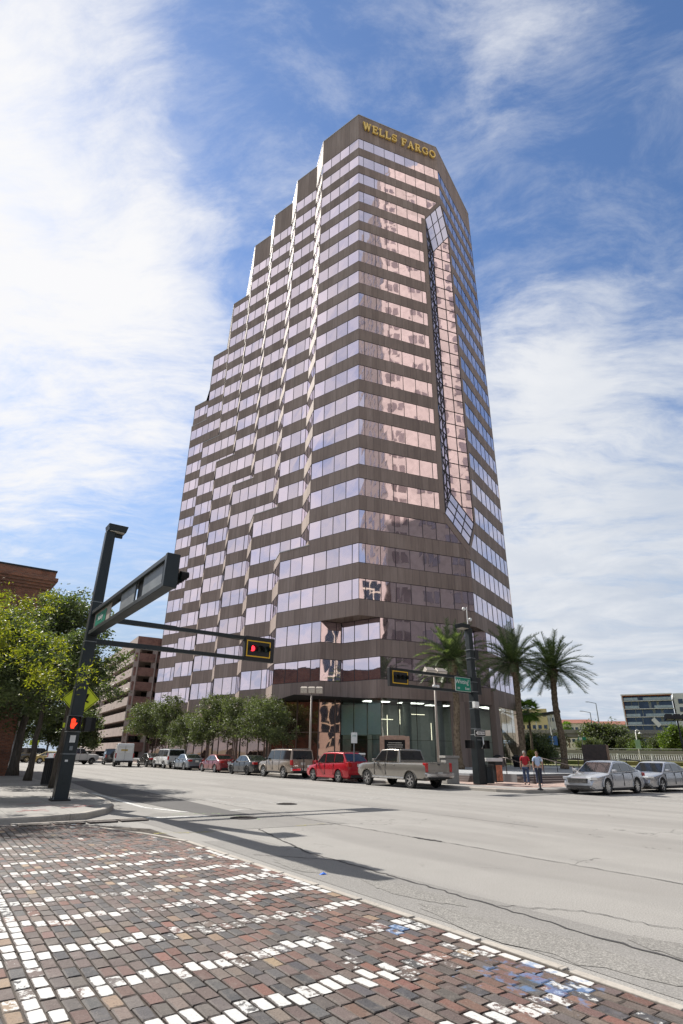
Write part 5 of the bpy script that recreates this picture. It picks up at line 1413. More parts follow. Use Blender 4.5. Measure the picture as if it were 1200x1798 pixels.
# monument sign
P = Vector((4.28, 45.8, PZ)); vd = Vector((4.28, 45.8, 0)).normalized(); t = thing('monument_sign', 'stone framed directory sign with black panel and pale lettering in front of the lobby', 'sign', P, -atan2(4.28, 45.8))
for nm, sx, x, z, hz in (('side_pillar', 0.34, -0.95, 1.15, 2.3), ('side_pillar', 0.34, 0.95, 1.15, 2.3)):
    mb = MB(); mb.box((x, 0, z), (sx, 0.55, hz)); mb.build(nm, M['granite_l'], t, bevel=0.02)
mb = MB(); mb.box((0, 0, 2.20), (1.56, 0.55, 0.30)); mb.build('lintel', M['granite_l'], t, bevel=0.02)
mb = MB(); mb.box((0, -0.02, 1.02), (1.56, 0.40, 2.04)); pn = mb.build('panel', M['matte_black'], t)
mb = MB(); rr = random.Random(4)
for i, w in enumerate((0.95, 1.12, 1.05, 0.98, 0.45, 1.2)):
    x = -w/2
    while x < w/2:
        lw_ = rr.uniform(0.05, 0.14); mb.box((x+lw_/2, -0.224, 1.84-i*0.145), (lw_, 0.006, 0.045)); x += lw_+0.025
mb.build('lettering', M['lampglass'], t)
# parking sign and pay machine
P = Vector((0.98, 37.6, 0.15)); t = thing('parking_sign', 'small white parking sign on a thin post behind the red suv', 'road sign', P)
mb = MB(); mb.tube([P, P+Z3*2.75], 0.03, 8); mb.build('post', M['polegrey'], t, world=True)
mb = MB(); mb.box((0.98, 37.55, 2.55), (0.38, 0.012, 0.62), rz=-0.1); mb.build('sign_plate', M['white'], t, world=True)
q = text_mb('2HR', 0.14, Vector((0.98, 37.541, 2.62)), (1, -0.1, 0), Z3, 0.004); q.build('lettering', M['sign_green'], t, world=True)
P = Vector((1.5, 38.6, 0.15)); t = thing('pay_machine', 'grey parking pay machine standing between red suv and pickup', 'parking meter', P)
mb = MB(); mb.box((1.5, 38.6, 0.85), (0.36, 0.3, 1.4)); mb.build('body', M['polegrey'], t, world=True, bevel=0.03)
mb = MB(); mb.box((1.5, 38.6, 1.62), (0.44, 0.38, 0.12)); mb.build('hood', M['white'], t, world=True, bevel=0.03)
mb = MB(); mb.box((1.5, 38.44, 1.35), (0.22, 0.02, 0.2)); mb.build('screen', M['carglass'], t, world=True)
# slim black delineator in front of the second pedestrian
P = Vector((*ST(25.1, 18.85), 0.15)); t = thing('bollard', 'slim black tapered bollard at the kerb in front of the man in pale blue', 'bollard', P)
mb = MB(); mb.lathe([(0.09, 0), (0.09, 0.05), (0.05, 0.08), (0.065, 0.5), (0.045, 0.95), (0.0, 1.0)], P, 14, cap=False); mb.build('post', M['black'], t, world=True, smooth=True)
mb = MB(); mb.lathe([(0.14, 0), (0.13, 0.04)], P, 14); mb.build('base', M['black'], t, world=True)
# handrails on the steps
def handrail(s0, t0, t1, z0, z1, label, ext=0.5, side=0.0):
    P = Vector((*ST(s0, t0), z0)); t = thing('handrail', label, 'handrail', P, group='bronze handrails at the plaza steps')
    p0 = Vector((*ST(s0, t0), z0)); p1 = Vector((*ST(s0+side, t1), z1))
    mb = MB(); d = (p1-p0).normalized()
    mb.tube([p0+Z3*0.60-A3*ext*0.4, p0+Z3*0.9-A3*ext*0.2, p0+Z3*0.92, p1+Z3*0.92, p1+Z3*0.92+A3*ext], 0.03, 8); mb.build('rail', M['rail'], t, world=True, smooth=True)
    for p in (p0, p1):
        mb = MB(); mb.tube([p-Z3*0.02, p+Z3*0.91], 0.026, 8); mb.build('rail_post', M['rail'], t, world=True, smooth=True)
handrail(30.2, 23.0, 25.0, 0.15, 0.6, 'bronze handrail left of the man in red')
handrail(34.4, 23.2, 25.4, 0.15, 0.6, 'bronze handrail right of the man in pale blue')
handrail(39.0, 24.6, 27.6, 0.5, 0.6, 'bronze handrail right of the rightmost tall palm trunk')
handrail(38.4, 23.3, 25.4, 0.2, 0.6, 'bronze handrail in front of the granite block')
handrail(46.0, 23.3, 26.2, 0.2, 0.6, 'bronze handrail sloping down right of the granite block')
# granite block
P = Vector((28.9, 68.0, 0.42)); t = thing('granite_block', 'big dark brown granite block standing on the plaza edge', 'monument', P, radians(-24))
mb = MB(); mb.box((-0.1, 0, 1.25), (2.5, 1.9, 2.5)); mb.build('block', M['granite'], t, bevel=0.03)
mb = MB(); mb.box((1.28, -0.04, 1.25), (0.26, 1.8, 2.46)); mb.build('pale_end_slab', M['granite_l'], t, bevel=0.02)
# blue scrap on the road
t = thing('plastic_bag', 'crumpled bright blue plastic scrap lying on the asphalt near the brick edge', 'litter', (-0.2, 9.47, 0.0))
mb = MB(); rr = random.Random(8); ring = []
for k in range(9): ring.append((cos(2*pi*k/9)*rr.uniform(0.05, 0.09), sin(2*pi*k/9)*rr.uniform(0.03, 0.05), rr.uniform(0.002, 0.014)))
for k in range(9): mb.face([ring[k], ring[(k+1) % 9], (0.01, 0, 0.035)])
mb.build('sheet', M['blue_bag'], t)
# ------------------------------------------------------------------ background buildings
def brick_quad(mb, P, Q, z0, z1, mi=0):
    L_ = (Q-P).length; mb.face([(P.x, P.y, z0), (Q.x, Q.y, z0), (Q.x, Q.y, z1), (P.x, P.y, z1)], mi, [(0, z0), (L_, z0), (L_, z1), (0, z1)])
# brick building on the left corner
BC = Vector((-20.75, 38.6)); nL_ = NVEC; FLb = BC-nL_*46; BKb = BC+AVEC*24; BLb = FLb+AVEC*24
bb = thing('brick_building', 'old red brick building with a stepped cornice at the left edge', 'building', (BC.x, BC.y, 0.15))
mb = MB(); zt_ = 12.2
brick_quad(mb, FLb, BC, 0.1, zt_); brick_quad(mb, BC, BKb, 0.1, zt_); brick_quad(mb, BKb, BLb, 0.1, zt_); brick_quad(mb, BLb, FLb, 0.1, zt_)
mb.build('wall', M['brickold'], bb, world=True)
mb = MB()
def band(mb, off, z0, z1):
    a = FLb-AVEC*off-NVEC*off; b = BC-AVEC*off+NVEC*off; c = BKb+AVEC*off+NVEC*off; d = BLb+AVEC*off-NVEC*off
    for p, q in ((a, b), (b, c), (c, d), (d, a)): brick_quad(mb, p, q, z0, z1)
    mb.face([(v.x, v.y, z1) for v in (a, b, c, d)]); mb.face([(v.x, v.y, z0) for v in (d, c, b, a)])
band(mb, 0.06, 11.0, 11.25); band(mb, 0.12, 12.0, 12.2); band(mb, 0.22, 12.2, 12.4); band(mb, 0.34, 12.4, 12.6); band(mb, 0.44, 12.6, 12.85); band(mb, 0.26, 12.85, 13.3)
mb.build('cornice', M['brickold'], bb, world=True)
mb = MB()
a = FLb-AVEC*.30-NVEC*.30; b = BC-AVEC*.30+NVEC*.30; c = BKb+AVEC*.3+NVEC*.3; d = BLb+AVEC*.3-NVEC*.3
mb.prism([tuple(a), tuple(b), tuple(c), tuple(d)], 13.3, 13.42); mb.build('coping', M['black'], bb, world=True)
mb = MB(); p = BC+NVEC*0.06-AVEC*0.02; mb.tube([(p.x, p.y, 0.2), (p.x, p.y, 7.5)], 0.06, 8); mb.build('downpipe', M['tanpole'], bb, world=True)
for i in range(5):
    for z0, z1 in ((1.2, 3.8), (6.4, 8.8)):
        c0 = BC-NVEC*(9+i*7.2)-AVEC*0.0
        w = MB(); vbox(w, Vector((c0.x, c0.y, (z0+z1)/2))-A3*0.02, N3, A3, Z3, 1.7, 0.08, z1-z0); wo = w.build('window', M['bldglass'], bb, world=True)
        f = MB(); vbox(f, Vector((c0.x, c0.y, z0-0.08))-A3*0.08, N3, A3, Z3, 2.0, 0.2, 0.14)
        for dx in (-0.85, 0, 0.85): vbox(f, Vector((c0.x, c0.y, (z0+z1)/2))-A3*0.07+N3*dx, N3, A3, Z3, 0.08, 0.05, z1-z0)
        fo = f.build('window_frame', M['white'], wo); fo.location = -bb.location

# parking garage
gp = [(-85.0, 186.0), (-68.7, 157.5), (-52.5, 129.7), (-36.9, 103.0), (-33.8, 104.9), (-29.0, 108.6), (-22, 114)]
gp = [Vector(p) for p in gp]
gar = thing('parking_garage', 'eight level brown concrete parking garage behind the street trees, left of the tower', 'garage', (gp[3].x, gp[3].y, 0))
LV_ = 8; fh = 2.5
flr = MB(); dk = MB(); colm = MB()
OUT = offset_chain(gp, 0.9)
for l in range(LV_):
    z0 = 0.6+l*fh+1.0; z1 = z0+1.45
    if l >= LV_-1: z1 += 0.5
    if l < 0: continue
    seg_hi = 6
    for i in range(6):
        p, q = gp[i], gp[i+1]; a, b = OUT[i], OUT[i+1]
        mi = 1 if (i >= 3) else 0
        brick_quad(flr, p, q, z0, z1, mi); brick_quad(flr, b, a, z0, z1, mi)
        flr.face([(p.x, p.y, z1), (q.x, q.y, z1), (b.x, b.y, z1), (a.x, a.y, z1)], 0); flr.face([(p.x, p.y, z0), (a.x, a.y, z0), (b.x, b.y, z0), (q.x, q.y, z0)], 0)
        # deck slab
        back = Vector((0.45, 0.9))*5
        flr.face([(a.x, a.y, z0+0.2), (b.x, b.y, z0+0.2), (b.x+back.x, b.y+back.y, z0+0.2), (a.x+back.x, a.y+back.y, z0+0.2)][::-1], 0)
flr.build('deck_parapets', [M['garage'], M['brickred']], gar, world=True)
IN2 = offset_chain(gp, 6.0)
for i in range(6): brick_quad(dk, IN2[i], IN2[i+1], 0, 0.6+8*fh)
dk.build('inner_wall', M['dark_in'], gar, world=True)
OC = offset_chain(gp, 0.45)
for i in range(1, 6):
    colm = MB(); colm.prism([(OC[i].x-.45, OC[i].y-.4), (OC[i].x+.45, OC[i].y-.4), (OC[i].x+.45, OC[i].y+.4), (OC[i].x-.45, OC[i].y+.4)], 0, 0.6+7.6*fh)
    colm.build('column', M['garage'], gar, world=True)
sw = MB(); a, b = gp[4], gp[6]; d_ = (b-a).normalized(); nn = Vector((-d_.y, d_.x))
q0 = a+d_*4.6-nn*0.3
sw.prism([tuple(q0), tuple(q0+d_*16), tuple(q0+d_*16+nn*9), tuple(q0+nn*9)], 0, 0.6+8.3*fh)
for f in range(len(sw.f)):
    pts = [sw.v[k] for k in sw.f[f]]; sw.uv[f] = [(p[0]+p[1], p[2]) for p in pts]
sw.build('stair_tower', M['brickred'], gar, world=True)
pe = MB(); q1 = q0+d_*2.5+nn*1.5; pe.prism([tuple(q1), tuple(q1+d_*8), tuple(q1+d_*8+nn*6), tuple(q1+nn*6)], 0.6+8.3*fh, 0.6+9.1*fh); pe.build('penthouse', M['garage'], gar, world=True)
# low grey building and distant tree line further left are placed with the vegetation

# tall tan tower opposite, seen mirrored in the glass
s0, s1, t0_, t1_ = 46.5, 76, -38, -4.5
tt = thing('stone_tower', 'tall tan stone tower with dark window columns across the street, mirrored in the glass front', 'skyscraper', (*ST(s0, t1_), 0.15))
mb = MB(); HT = 150
mb.prism(stp([(s0, t1_), (s1, t1_), (s1, t0_), (s0, t0_)]), 0.15, HT); mb.prism(stp([(s0+4, t1_-3), (s1-4, t1_-3), (s1-4, t0_+3), (s0+4, t0_+3)]), HT, HT+9)
arch = MB(); n_ = 14; fr_ = [(s0+7+(s1-s0-14)*k/n_, HT+9*sin(pi*k/n_)) for k in range(n_+1)]
for k in range(n_):
    a, b = fr_[k], fr_[k+1]
    arch.face([(*ST(a[0], t1_+0.1), HT-6), (*ST(b[0], t1_+0.1), HT-6), (*ST(b[0], t1_+0.1), b[1]), (*ST(a[0], t1_+0.1), a[1])])
    arch.face([(*ST(a[0], t1_+0.1), a[1]), (*ST(b[0], t1_+0.1), b[1]), (*ST(b[0], t1_-6), b[1]), (*ST(a[0], t1_-6), a[1])])
mb.build('wall', M['tantower'], tt, world=True); arch.build('arched_gable', M['tantower'], tt, world=True)
def wincols(face):
    k = 0
    L_ = (s1-s0) if face == 'a' else (t1_-t0_)
    nb = int(L_/5.4)
    for c in range(nb):
        w = MB(); u0 = (c+0.28)*L_/nb
        for fl in range(0, 34):
            z = 14+fl*3.95
            if c in (1, 4) and fl % 2: continue
            for du, ww in ((0, 1.35), (1.75, 1.35)):
                ce = Vector((*(ST(s0+u0+du, t1_) if face == 'a' else ST(s0, t1_-u0-du)), z))
                vbox(w, ce, N3 if face == 'a' else A3, Z3, A3 if face == 'a' else N3, ww, 2.3, 0.14)
        w.build('window_column', M['midglass'], tt, world=True)
wincols('a'); wincols('b')
w = MB()
for c in range(5):
    ce = Vector((*ST(s0+3.5+c*5.6, t1_), 6.3)); vbox(w, ce, N3, Z3, A3, 3.8, 10.0, 0.3)
w.build('podium_window', M['midglass'], tt, world=True)
# pink street level building with tall grid windows, also mirrored
sb0, sb1, tb0, tb1 = 28, 45.5, -40, -5
pb = thing('office_building', 'pink stone office block with tall gridded windows across the side street', 'building', (*ST(sb0, tb1), 0.15))
mb = MB(); mb.prism(stp([(sb0, tb1), (sb1, tb1), (sb1, tb0), (sb0, tb0)]), 0.15, 34); mb.build('wall', M['tantower'], pb, world=True)
for c in range(4):
    ce = Vector((*ST(sb0+2.4+c*4.3, tb1), 17.5)); w = MB(); vbox(w, ce, N3, Z3, A3, 2.7, 30, 0.3); wo = w.build('window', M['bldglass'], pb, world=True)
    f = MB()
    for z in range(4, 33, 3): vbox(f, Vector((ce.x, ce.y, z)), N3, Z3, A3, 2.7, 0.22, 0.42)
    vbox(f, ce, N3, Z3, A3, 0.18, 30, 0.43); fo = f.build('window_frame', M['cream'], wo); fo.location = -pb.location

# ---- far right background
def block(name, label, cat, c, w, d, h, az, mt, z0=0.0, roof=None, rows=0, cols=0, wm='bldglass', grp=None, wh=1.3, ww=1.2):
    t = thing(name, label, cat, (c[0], c[1], z0), -radians(az), grp)
    mb = MB(); mb.box((0, d/2, h/2), (w, d, h)); mb.build('wall', M[mt], t)
    if roof:
        mb = MB(); e = 0.6
        v = [(-w/2-e, -e, h), (w/2+e, -e, h), (w/2+e, d+e, h), (-w/2-e, d+e, h), (-w/2+d*0.3, d/2, h+1.7), (w/2-d*0.3, d/2, h+1.7)]
        mb.addmesh(v, [(0, 1, 5, 4), (1, 2, 5), (2, 3, 4, 5), (3, 0, 4), (3, 2, 1, 0)]); mb.build('roof', M[roof], t)
    for r_ in range(rows):
        m2 = MB(); zz = h*(r_+0.5)/rows
        for c_ in range(cols): m2.box((-w/2+w*(c_+0.5)/cols, 0, zz), (ww, 0.12, wh))
        m2.build('window_row', M[wm], t)
    return t
block('villa_building', 'cream building with red tiled roof right of the rightmost tall palm', 'building', (100.0, 250.0), 17, 10, 13.6, 21.8, 'cream', 1.2, 'redroof', 3, 9)
block('villa_building', 'small cream building with red roof seen just right of the palm trunk', 'building', (88.5, 258.0), 8, 9, 12.5, 19.5, 'bldwhite', 1.2, 'redroof', 3, 4)
block('villa_building', 'long white building with red tiled roof behind the trees', 'building', (122, 262), 26, 10, 13.8, 24.0, 'cream', 1.2, 'redroof', 3, 13)
block('villa_building', 'pale yellow building behind the small fan palm', 'building', (73, 222), 10, 10, 17, 17.8, 'creamy', 1.2, None, 4, 5)
block('villa_building', 'white stepped building between the fan palm and the tall palm', 'building', (81, 228), 8, 10, 15.5, 19.0, 'bldwhite', 1.2, None, 4, 4)
block('white_building', 'small white building peeking out left of the balcony apartment block', 'building', (106, 222), 9, 8, 9.5, 25.0, 'bldwhite', 0, None, 0, 0)
# curved dark canopy
t = thing('canopy', 'dark curved canopy on white posts above the elevated road', 'canopy', (66.5, 200, 7.5), -radians(18.5))
mb = MB(); pts = [(-8+16*k/8, 0, 8.6-1.4*sin(pi*(k/8)*0.9)) for k in range(9)]
for k in range(8): mb.beam(Vector(pts[k]), Vector(pts[k+1]), 5, 0.8)
mb.build('roof', M['black'], t)
mb = MB()
for x in (-5, 0, 5): mb.beam(Vector((x, 0, -7)), Vector((x, 0, 7.6)), 0.4, 0.4)
mb.build('posts', M['bldwhite'], t)
# elevated road
t = thing('elevated_road', 'grey elevated roadway on piers crossing behind the palms', 'bridge', (56, 160, 0), -radians(14))
mb = MB(); mb.box((14, 0, 6.9), (110, 9, 1.0)); mb.build('deck', M['bridge'], t)
mb = MB(); mb.box((14, -4.6, 7.7), (110, 0.3, 0.9)); mb.build('parapet', M['bridge'], t)
for x in (-30, -10, 10, 30, 50):
    mb = MB(); mb.box((x, 0, 3.2), (1.6, 6, 6.4)); mb.build('pier', M['bridge'], t)
# apartment block with balconies
ap = thing('apartment_block', 'modern white and dark apartment block with orange edged balconies at the far right', 'apartment block', (113.35, 233.99, 0), radians(-27.7))
Wd, Hh = 17.6, 24.6
mb = MB(); mb.box((Wd/2, 9, Hh/2), (Wd-0.4, 14, Hh)); mb.build('core', M['bldglass'], ap)
mb = MB(); mb.box((Wd/2, 1.2, Hh+0.15), (Wd+0.5, 3.6, 0.45)); mb.box((0.0, 0.9, Hh/2+3), (0.35, 3.2, Hh-6)); mb.build('white_edge', M['bldwhite'], ap)
mb = MB(); mb.box((0.3, 1.15, Hh/2+3), (0.22, 2.6, Hh-6.2)); mb.box((Wd/2, 0.85, Hh-0.2), (Wd, 2.4, 0.25)); mb.build('orange_reveal', M['orange'], ap)
for k in range(8):
    z = 1.4+k*3.0
    mb = MB(); mb.box((Wd/2+0.2, 0.75, z), (Wd, 2.3, 0.22)); mb.build('balcony_slab', M['bldwhite'], ap)
    mb = MB()
    for x0, x1 in ((0.6, 5.6), (7.5 if k % 2 else 11, 17.2)): mb.box(((x0+x1)/2, -0.3, z+0.7), (x1-x0, 0.06, 0.95))
    mb.build('balustrade', M['lampglass'] if False else pmat('glass_rail', (0.30, 0.36, 0.38), 0.2, 0.2, 0.2, 1), ap)
    for x in (3.1, 5.6, 9.6, 12.4):
        mb = MB(); mb.box((x+(k % 3)*0.5, 1.9, z+1.5), (0.9 if x > 6 else 0.25, 0.2, 2.6)); mb.build('curtain', M['inwall'], ap)
mb = MB()
for a_, b_ in (((9.6, 12.7), (11.6, 9.6)), ): mb.beam(Vector((a_[0], -0.45, a_[1]+3)), Vector((b_[0], -0.45, b_[1]+3.4)), 0.3, 1.6)
mb.build('slanted_fin', M['bldwhite'], ap)
ap2 = thing('apartment_block', 'white apartment wing with small dark windows touching the right photo edge', 'apartment block', (129.5, 225.8, 0), radians(-27.7))
mb = MB(); mb.box((9, 9.5, Hh/2+0.1), (18, 16, Hh+0.6)); mb.build('wall', M['bldwhite'], ap2)
for k in range(7):
    m2 = MB()
    for x in (2.2, 5.5, 9, 12.5): m2.box((x, 1.46, 4.0+k*3.0), (1.6, 0.16, 1.7))
    m2.build('window_row', M['bldglass'], ap2)
# white fence, dark rail band, freeway lights, sign
def fence_line(label, P0, P1, h, z0, mt, postgap, solid=False, cat='fence', rails=2, pick=0.35):
    P0 = Vector(P0); P1 = Vector(P1); t = thing('railing', label, cat, (P0.x, P0.y, z0)); L_ = (P1-P0).length; n_ = int(L_/postgap)
    mb = MB()
    for k in range(n_+1):
        p = P0.lerp(P1, k/n_); mb.beam(Vector((p.x, p.y, z0)), Vector((p.x, p.y, z0+h)), 0.22, 0.22)
    mb.build('posts', M[mt], t, world=True)
    mb = MB()
    for r_ in range(rails):
        z = z0+h*(0.25+0.70*r_/(rails-1)); mb.beam(Vector((P0.x, P0.y, z)), Vector((P1.x, P1.y, z)), 0.07, 0.10)
    nn_ = int(L_/pick)
    for k in range(nn_):
        p = P0.lerp(P1, k/nn_); mb.beam(Vector((p.x, p.y, z0+h*0.2)), Vector((p.x, p.y, z0+h*0.95)), 0.08, 0.08)
    mb.build('bars', M[mt], t, world=True)
fence_line('white barred railing along the riverside behind the grass', (20, 121), (75, 98), 1.25, 1.05, 'fence', 5.0)
t = thing('retaining_wall', 'long grey parapet wall with a pale rail behind the white railing', 'wall', (30, 140, 0))
mb = MB(); mb.beam(Vector((12, 146, 1.6)), Vector((110, 108, 1.6)), 0.5, 3.0); mb.build('wall', M['bridge'], t, world=True)
mb = MB(); mb.beam(Vector((12, 145.9, 3.4)), Vector((110, 107.9, 3.4)), 0.2, 0.14); mb.build('rail', M['bldwhite'], t, world=True)
mb = MB(); mb.prism([(20, 119), (75, 96), (112, 106), (12, 146)], 0.3, 1.05); o = struct(mb, 'grass_bank', M['grass'])
for (x, y), z0, z1, lb, dr in (((90.2, 211.6), 5, 16.4, 'left of two thin grey highway light poles', 1), ((92.4, 210.7), 5, 19.5, 'right and taller of two thin grey highway light poles', -1)):
    P = Vector((x, y, z0)); t = thing('highway_light', lb, 'light pole', P); mb = MB(); mb.tube([P, P+Z3*(z1-z0)], [0.28, 0.14], 8); mb.build('pole', M['polegrey'], t, world=True)
    mb = MB(); mb.tube([P+Z3*(z1-z0), P+Z3*(z1-z0+0.5)-Vector((2.8, 0, 0))], 0.10, 6); mb.build('arm', M['polegrey'], t, world=True)
    mb = MB(); mb.box((x-3.1, y, z1+0.45), (1.0, 0.4, 0.2)); mb.build('lamp_head', M['polegrey'], t, world=True)
P = Vector((48.87, 120.46, 0.4)); t = thing('highway_sign', 'small green highway sign above the granite block', 'road sign', P)
mb = MB(); mb.box((48.87, 120.4, 5.06), (1.5, 0.06, 0.55), rz=-0.4); mb.build('sign_plate', M['sign_green'], t, world=True)
mb = MB(); mb.box((48.60, 120.45, 5.06), (0.62, 0.06, 0.40), rz=-0.4); mb.build('white_patch', M['white'], t, world=True)
mb = MB(); mb.tube([P, P+Z3*4.6], 0.06, 6); mb.build('post', M['polegrey'], t, world=True)
P = Vector((36.9, 103.6, 0.4)); t = thing('banner_pole', 'white pole with a blue banner left of the rightmost tall palm', 'banner pole', P)
mb = MB(); mb.tube([P, P+Z3*6.0], 0.11, 8); mb.build('pole', M['white'], t, world=True)
mb = MB(); mb.box((36.9-0.45, 103.55, 4.2), (0.8, 0.03, 1.5)); mb.box((36.9+0.45, 103.55, 4.2), (0.8, 0.03, 1.5)); mb.build('banner', M['signblue'], t, world=True)
P = Vector((53.4, 107.4, 0.9)); t = thing('riverside_lamp', 'white shepherd crook lamp with green banner in front of the apartment block', 'street lamp', P)
pts = [P, P+Z3*5.0]+[P+Z3*(5.0+0.35*sin(radians(a)))+Vector((0.38-0.38*cos(radians(a)), 0, 0)) for a in range(30, 181, 30)]
mb = MB(); mb.tube(pts, [0.13]+[0.08]*(len(pts)-1), 8); mb.build('pole', M['white'], t, world=True, smooth=True)
mb = MB(); mb.lathe([(0.05, 0.25), (0.30, 0), (0.28, -0.04)], tuple(pts[-1]-Z3*0.25), 12); mb.build('lamp_shade', M['white'], t, world=True, smooth=True)
mb = MB(); mb.box((P.x+0.0, P.y-0.14, 3.9), (0.9, 0.03, 1.5)); mb.build('banner', pmat('banner_green', (0.25, 0.38, 0.25), 0.8, 0, 0.2, 1), t, world=True)
# far left yellow sign
P = Vector((-16.4, 32.6, 0.0)); P = Vector((-18.1, 36.0, 0.0)); t = thing('warning_sign', 'small yellow rectangular arrow sign on a thin post between the left tree trunks', 'road sign', P)
mb = MB(); mb.tube([P, P+Z3*2.2], 0.03, 8); mb.build('post', M['polegrey'], t, world=True)
q = P+Z3*2.0; mb = MB(); mb.box((q.x, q.y-0.03, q.z), (0.55, 0.015, 0.28)); mb.build('sign_plate', M['sign_yel'], t, world=True)
mb = MB(); mb.box((q.x, q.y-0.042, q.z), (0.30, 0.008, 0.05)); mb.build('arrow', M['matte_black'], t, world=True)
# ------------------------------------------------------------------ vehicles
def interp(pts, x):
    for (x0, z0), (x1, z1) in zip(pts[:-1], pts[1:]):
        lo, hi = min(x0, x1), max(x0, x1)
        if lo <= x <= hi: return z0+(z1-z0)*(x-x0)/((x1-x0) or 1)
    return pts[0][1] if abs(x-pts[0][0]) < abs(x-pts[-1][0]) else pts[-1][1]
def make_car(name, label, cat, loc, az, spec, paint_key, group=None):
    """local x = forward, y = left, z = up, origin on the ground at the middle of the car"""
    t = thing(name, label, cat, loc, radians(90-az), group)
    L_, Wd, wr, zb = spec['L'], spec['W'], spec['wr'], spec['zb']; hw = Wd/2; up = spec['up']; P_ = M[paint_key]
    # body loft
    xs = sorted({p[0] for p in up} | {up[0][0]+(up[-1][0]-up[0][0])*k/22 for k in range(23)}, reverse=True)
    fl, rl = up[0][0], up[-1][0]; vs = []; rings = 0
    tap = spec.get('taper', 0.16)
    for x in xs:
        zt = interp(up, x); u = abs(2*(x-(fl+rl)/2)/(fl-rl)); w = hw*(1-tap*u**5)
        if x < 0: w = hw*(1-tap*0.6*u**6)
        b = zb+(0.10 if u > 0.97 else 0.03 if u > 0.93 else 0)
        zm = b+(zt-b)*0.55
        half = [(0, b), (w*0.86, b), (w*0.97, b+0.07), (w*1.0, zm), (w*0.985, zt-0.13), (w*0.95, zt-0.05), (w*0.80, zt), (w*0.4, zt+0.022), (0, zt+0.03)]
        ring = half+[(-y, z) for y, z in half[-2:0:-1]]
        n_ = len(ring); vs += [(x, y, z) for y, z in ring]; rings += 1
    fs = []
    for i in range(rings-1):
        for k in range(n_):
            a, b = i*n_+k, i*n_+(k+1) % n_; fs.append((a, a+n_, b+n_, b))
    fs.append(tuple(range(n_))); fs.append(tuple(range(rings*n_-1, (rings-1)*n_-1, -1)))
    mb = MB(); mb.addmesh(vs, fs); body = mb.build('body', P_, t)
    bm = bmesh.new(); bm.from_mesh(body.data); bmesh.ops.recalc_face_normals(bm, faces=bm.faces); bm.to_mesh(body.data); bm.free()
    cut = MB(); wx = spec['wx']
    for x in wx:
        for s_ in (-1, 1): cut.lathe([(wr*1.17, -0.22), (wr*1.17, 0.22)], (x, s_*(hw-0.02), wr*1.02), 28, axis='y')
    if 'bed' in spec:
        x0, x1, wb_ = spec['bed']; cut.box(((x0+x1)/2, 0, spec['bedz']+0.6), (abs(x1-x0), wb_, 1.2))
    co = cut.build('cut', P_); bm = bmesh.new(); bm.from_mesh(co.data); bmesh.ops.recalc_face_normals(bm, faces=bm.faces); bm.to_mesh(co.data); bm.free()
    md = body.modifiers.new('x', 'BOOLEAN'); md.operation = 'DIFFERENCE'; md.object = co; md.solver = 'EXACT'
    co.parent = t; realize(body); me = co.data; bpy.data.objects.remove(co); bpy.data.meshes.remove(me)
    autosmooth(body, 32)
    mb = MB(); mb.box(((fl+rl)/2, 0, zb+0.17), ((fl-rl)*0.90, Wd-0.50, 0.40)); mb.build('dark_arch_filler', M['matte_black'], t)  # black filler in the cut arches; their shade is put into its colour
    # cabin
    cab = spec['cab']; z0 = lambda x: interp(up, x)+0.0
    xf0, xf1, xr1, xr0, zr = cab; wb = hw*spec.get('cw0', 0.93); wt = hw*spec.get('cw1', 0.74)
    prof = [(xf0, z0(xf0)-0.03), (xf1, zr-0.035), ((xf1*2+xr1)/3, zr), ((xf1+xr1*2)/3, zr), (xr1, zr-0.03), (xr0, z0(xr0)-0.03)]
    zbase = min(prof[0][1], prof[-1][1])
    def yw(z): return wb+(wt-wb)*max(0, min(1, (z-zbase)/(zr-zbase)))**1.15
    mb = MB(); vv = []
    for x, z in prof: vv += [(x, -yw(z), z), (x, -yw(z)*0.45, z+0.02*(z > zbase+.1)), (x, yw(z)*0.45, z+0.02*(z > zbase+.1)), (x, yw(z), z)]
    ff = []
    n4 = len(prof)
    for i in range(n4-1):
        for k in range(3): a = i*4+k; ff.append((a, a+1, a+5, a+4))
    ff.append(tuple(i*4 for i in range(n4))); ff.append(tuple(i*4+3 for i in range(n4-1, -1, -1)))
    mb.addmesh(vv, ff); roof_ = mb.build('roof', P_, t, bevel=0.035, seg=3)
    bm = bmesh.new(); bm.from_mesh(roof_.data); bmesh.ops.recalc_face_normals(bm, faces=bm.faces); bm.to_mesh(roof_.data); bm.free()
    autosmooth(roof_, 30)
    e = 0.008
    # glass: windshield and rear
    def xq(a, b, ta, tb, inset, nm):
        (xa, za), (xb, zb_) = a, b
        d = Vector((xb-xa, 0, zb_-za)); n3 = Vector((-(zb_-za), 0, xb-xa)).normalized()
        if n3.x*(1 if nm == 'windshield' else -1) < 0: n3 = -n3
        pa = Vector((xa, 0, za))+d*ta; pb = Vector((xa, 0, za))+d*tb; g = MB()
        ya, yb = yw(pa.z)-inset, yw(pb.z)-inset
        off = n3*(e+0.012)
        g.face([pa+off+Vector((0, -ya, 0)), pa+off+Vector((0, ya, 0)), pb+off+Vector((0, yb, 0)), pb+off+Vector((0, -yb, 0))])
        g.build(nm, M['carglass'], t)
    xq(prof[0], prof[1], 0.10, 0.92, 0.09, 'windshield'); xq(prof[-1], prof[-2], 0.16 if spec.get('rw') is None else spec['rw'], 0.90, 0.10, 'rear_window')
    # side windows between pillars
    pil = spec['pil']
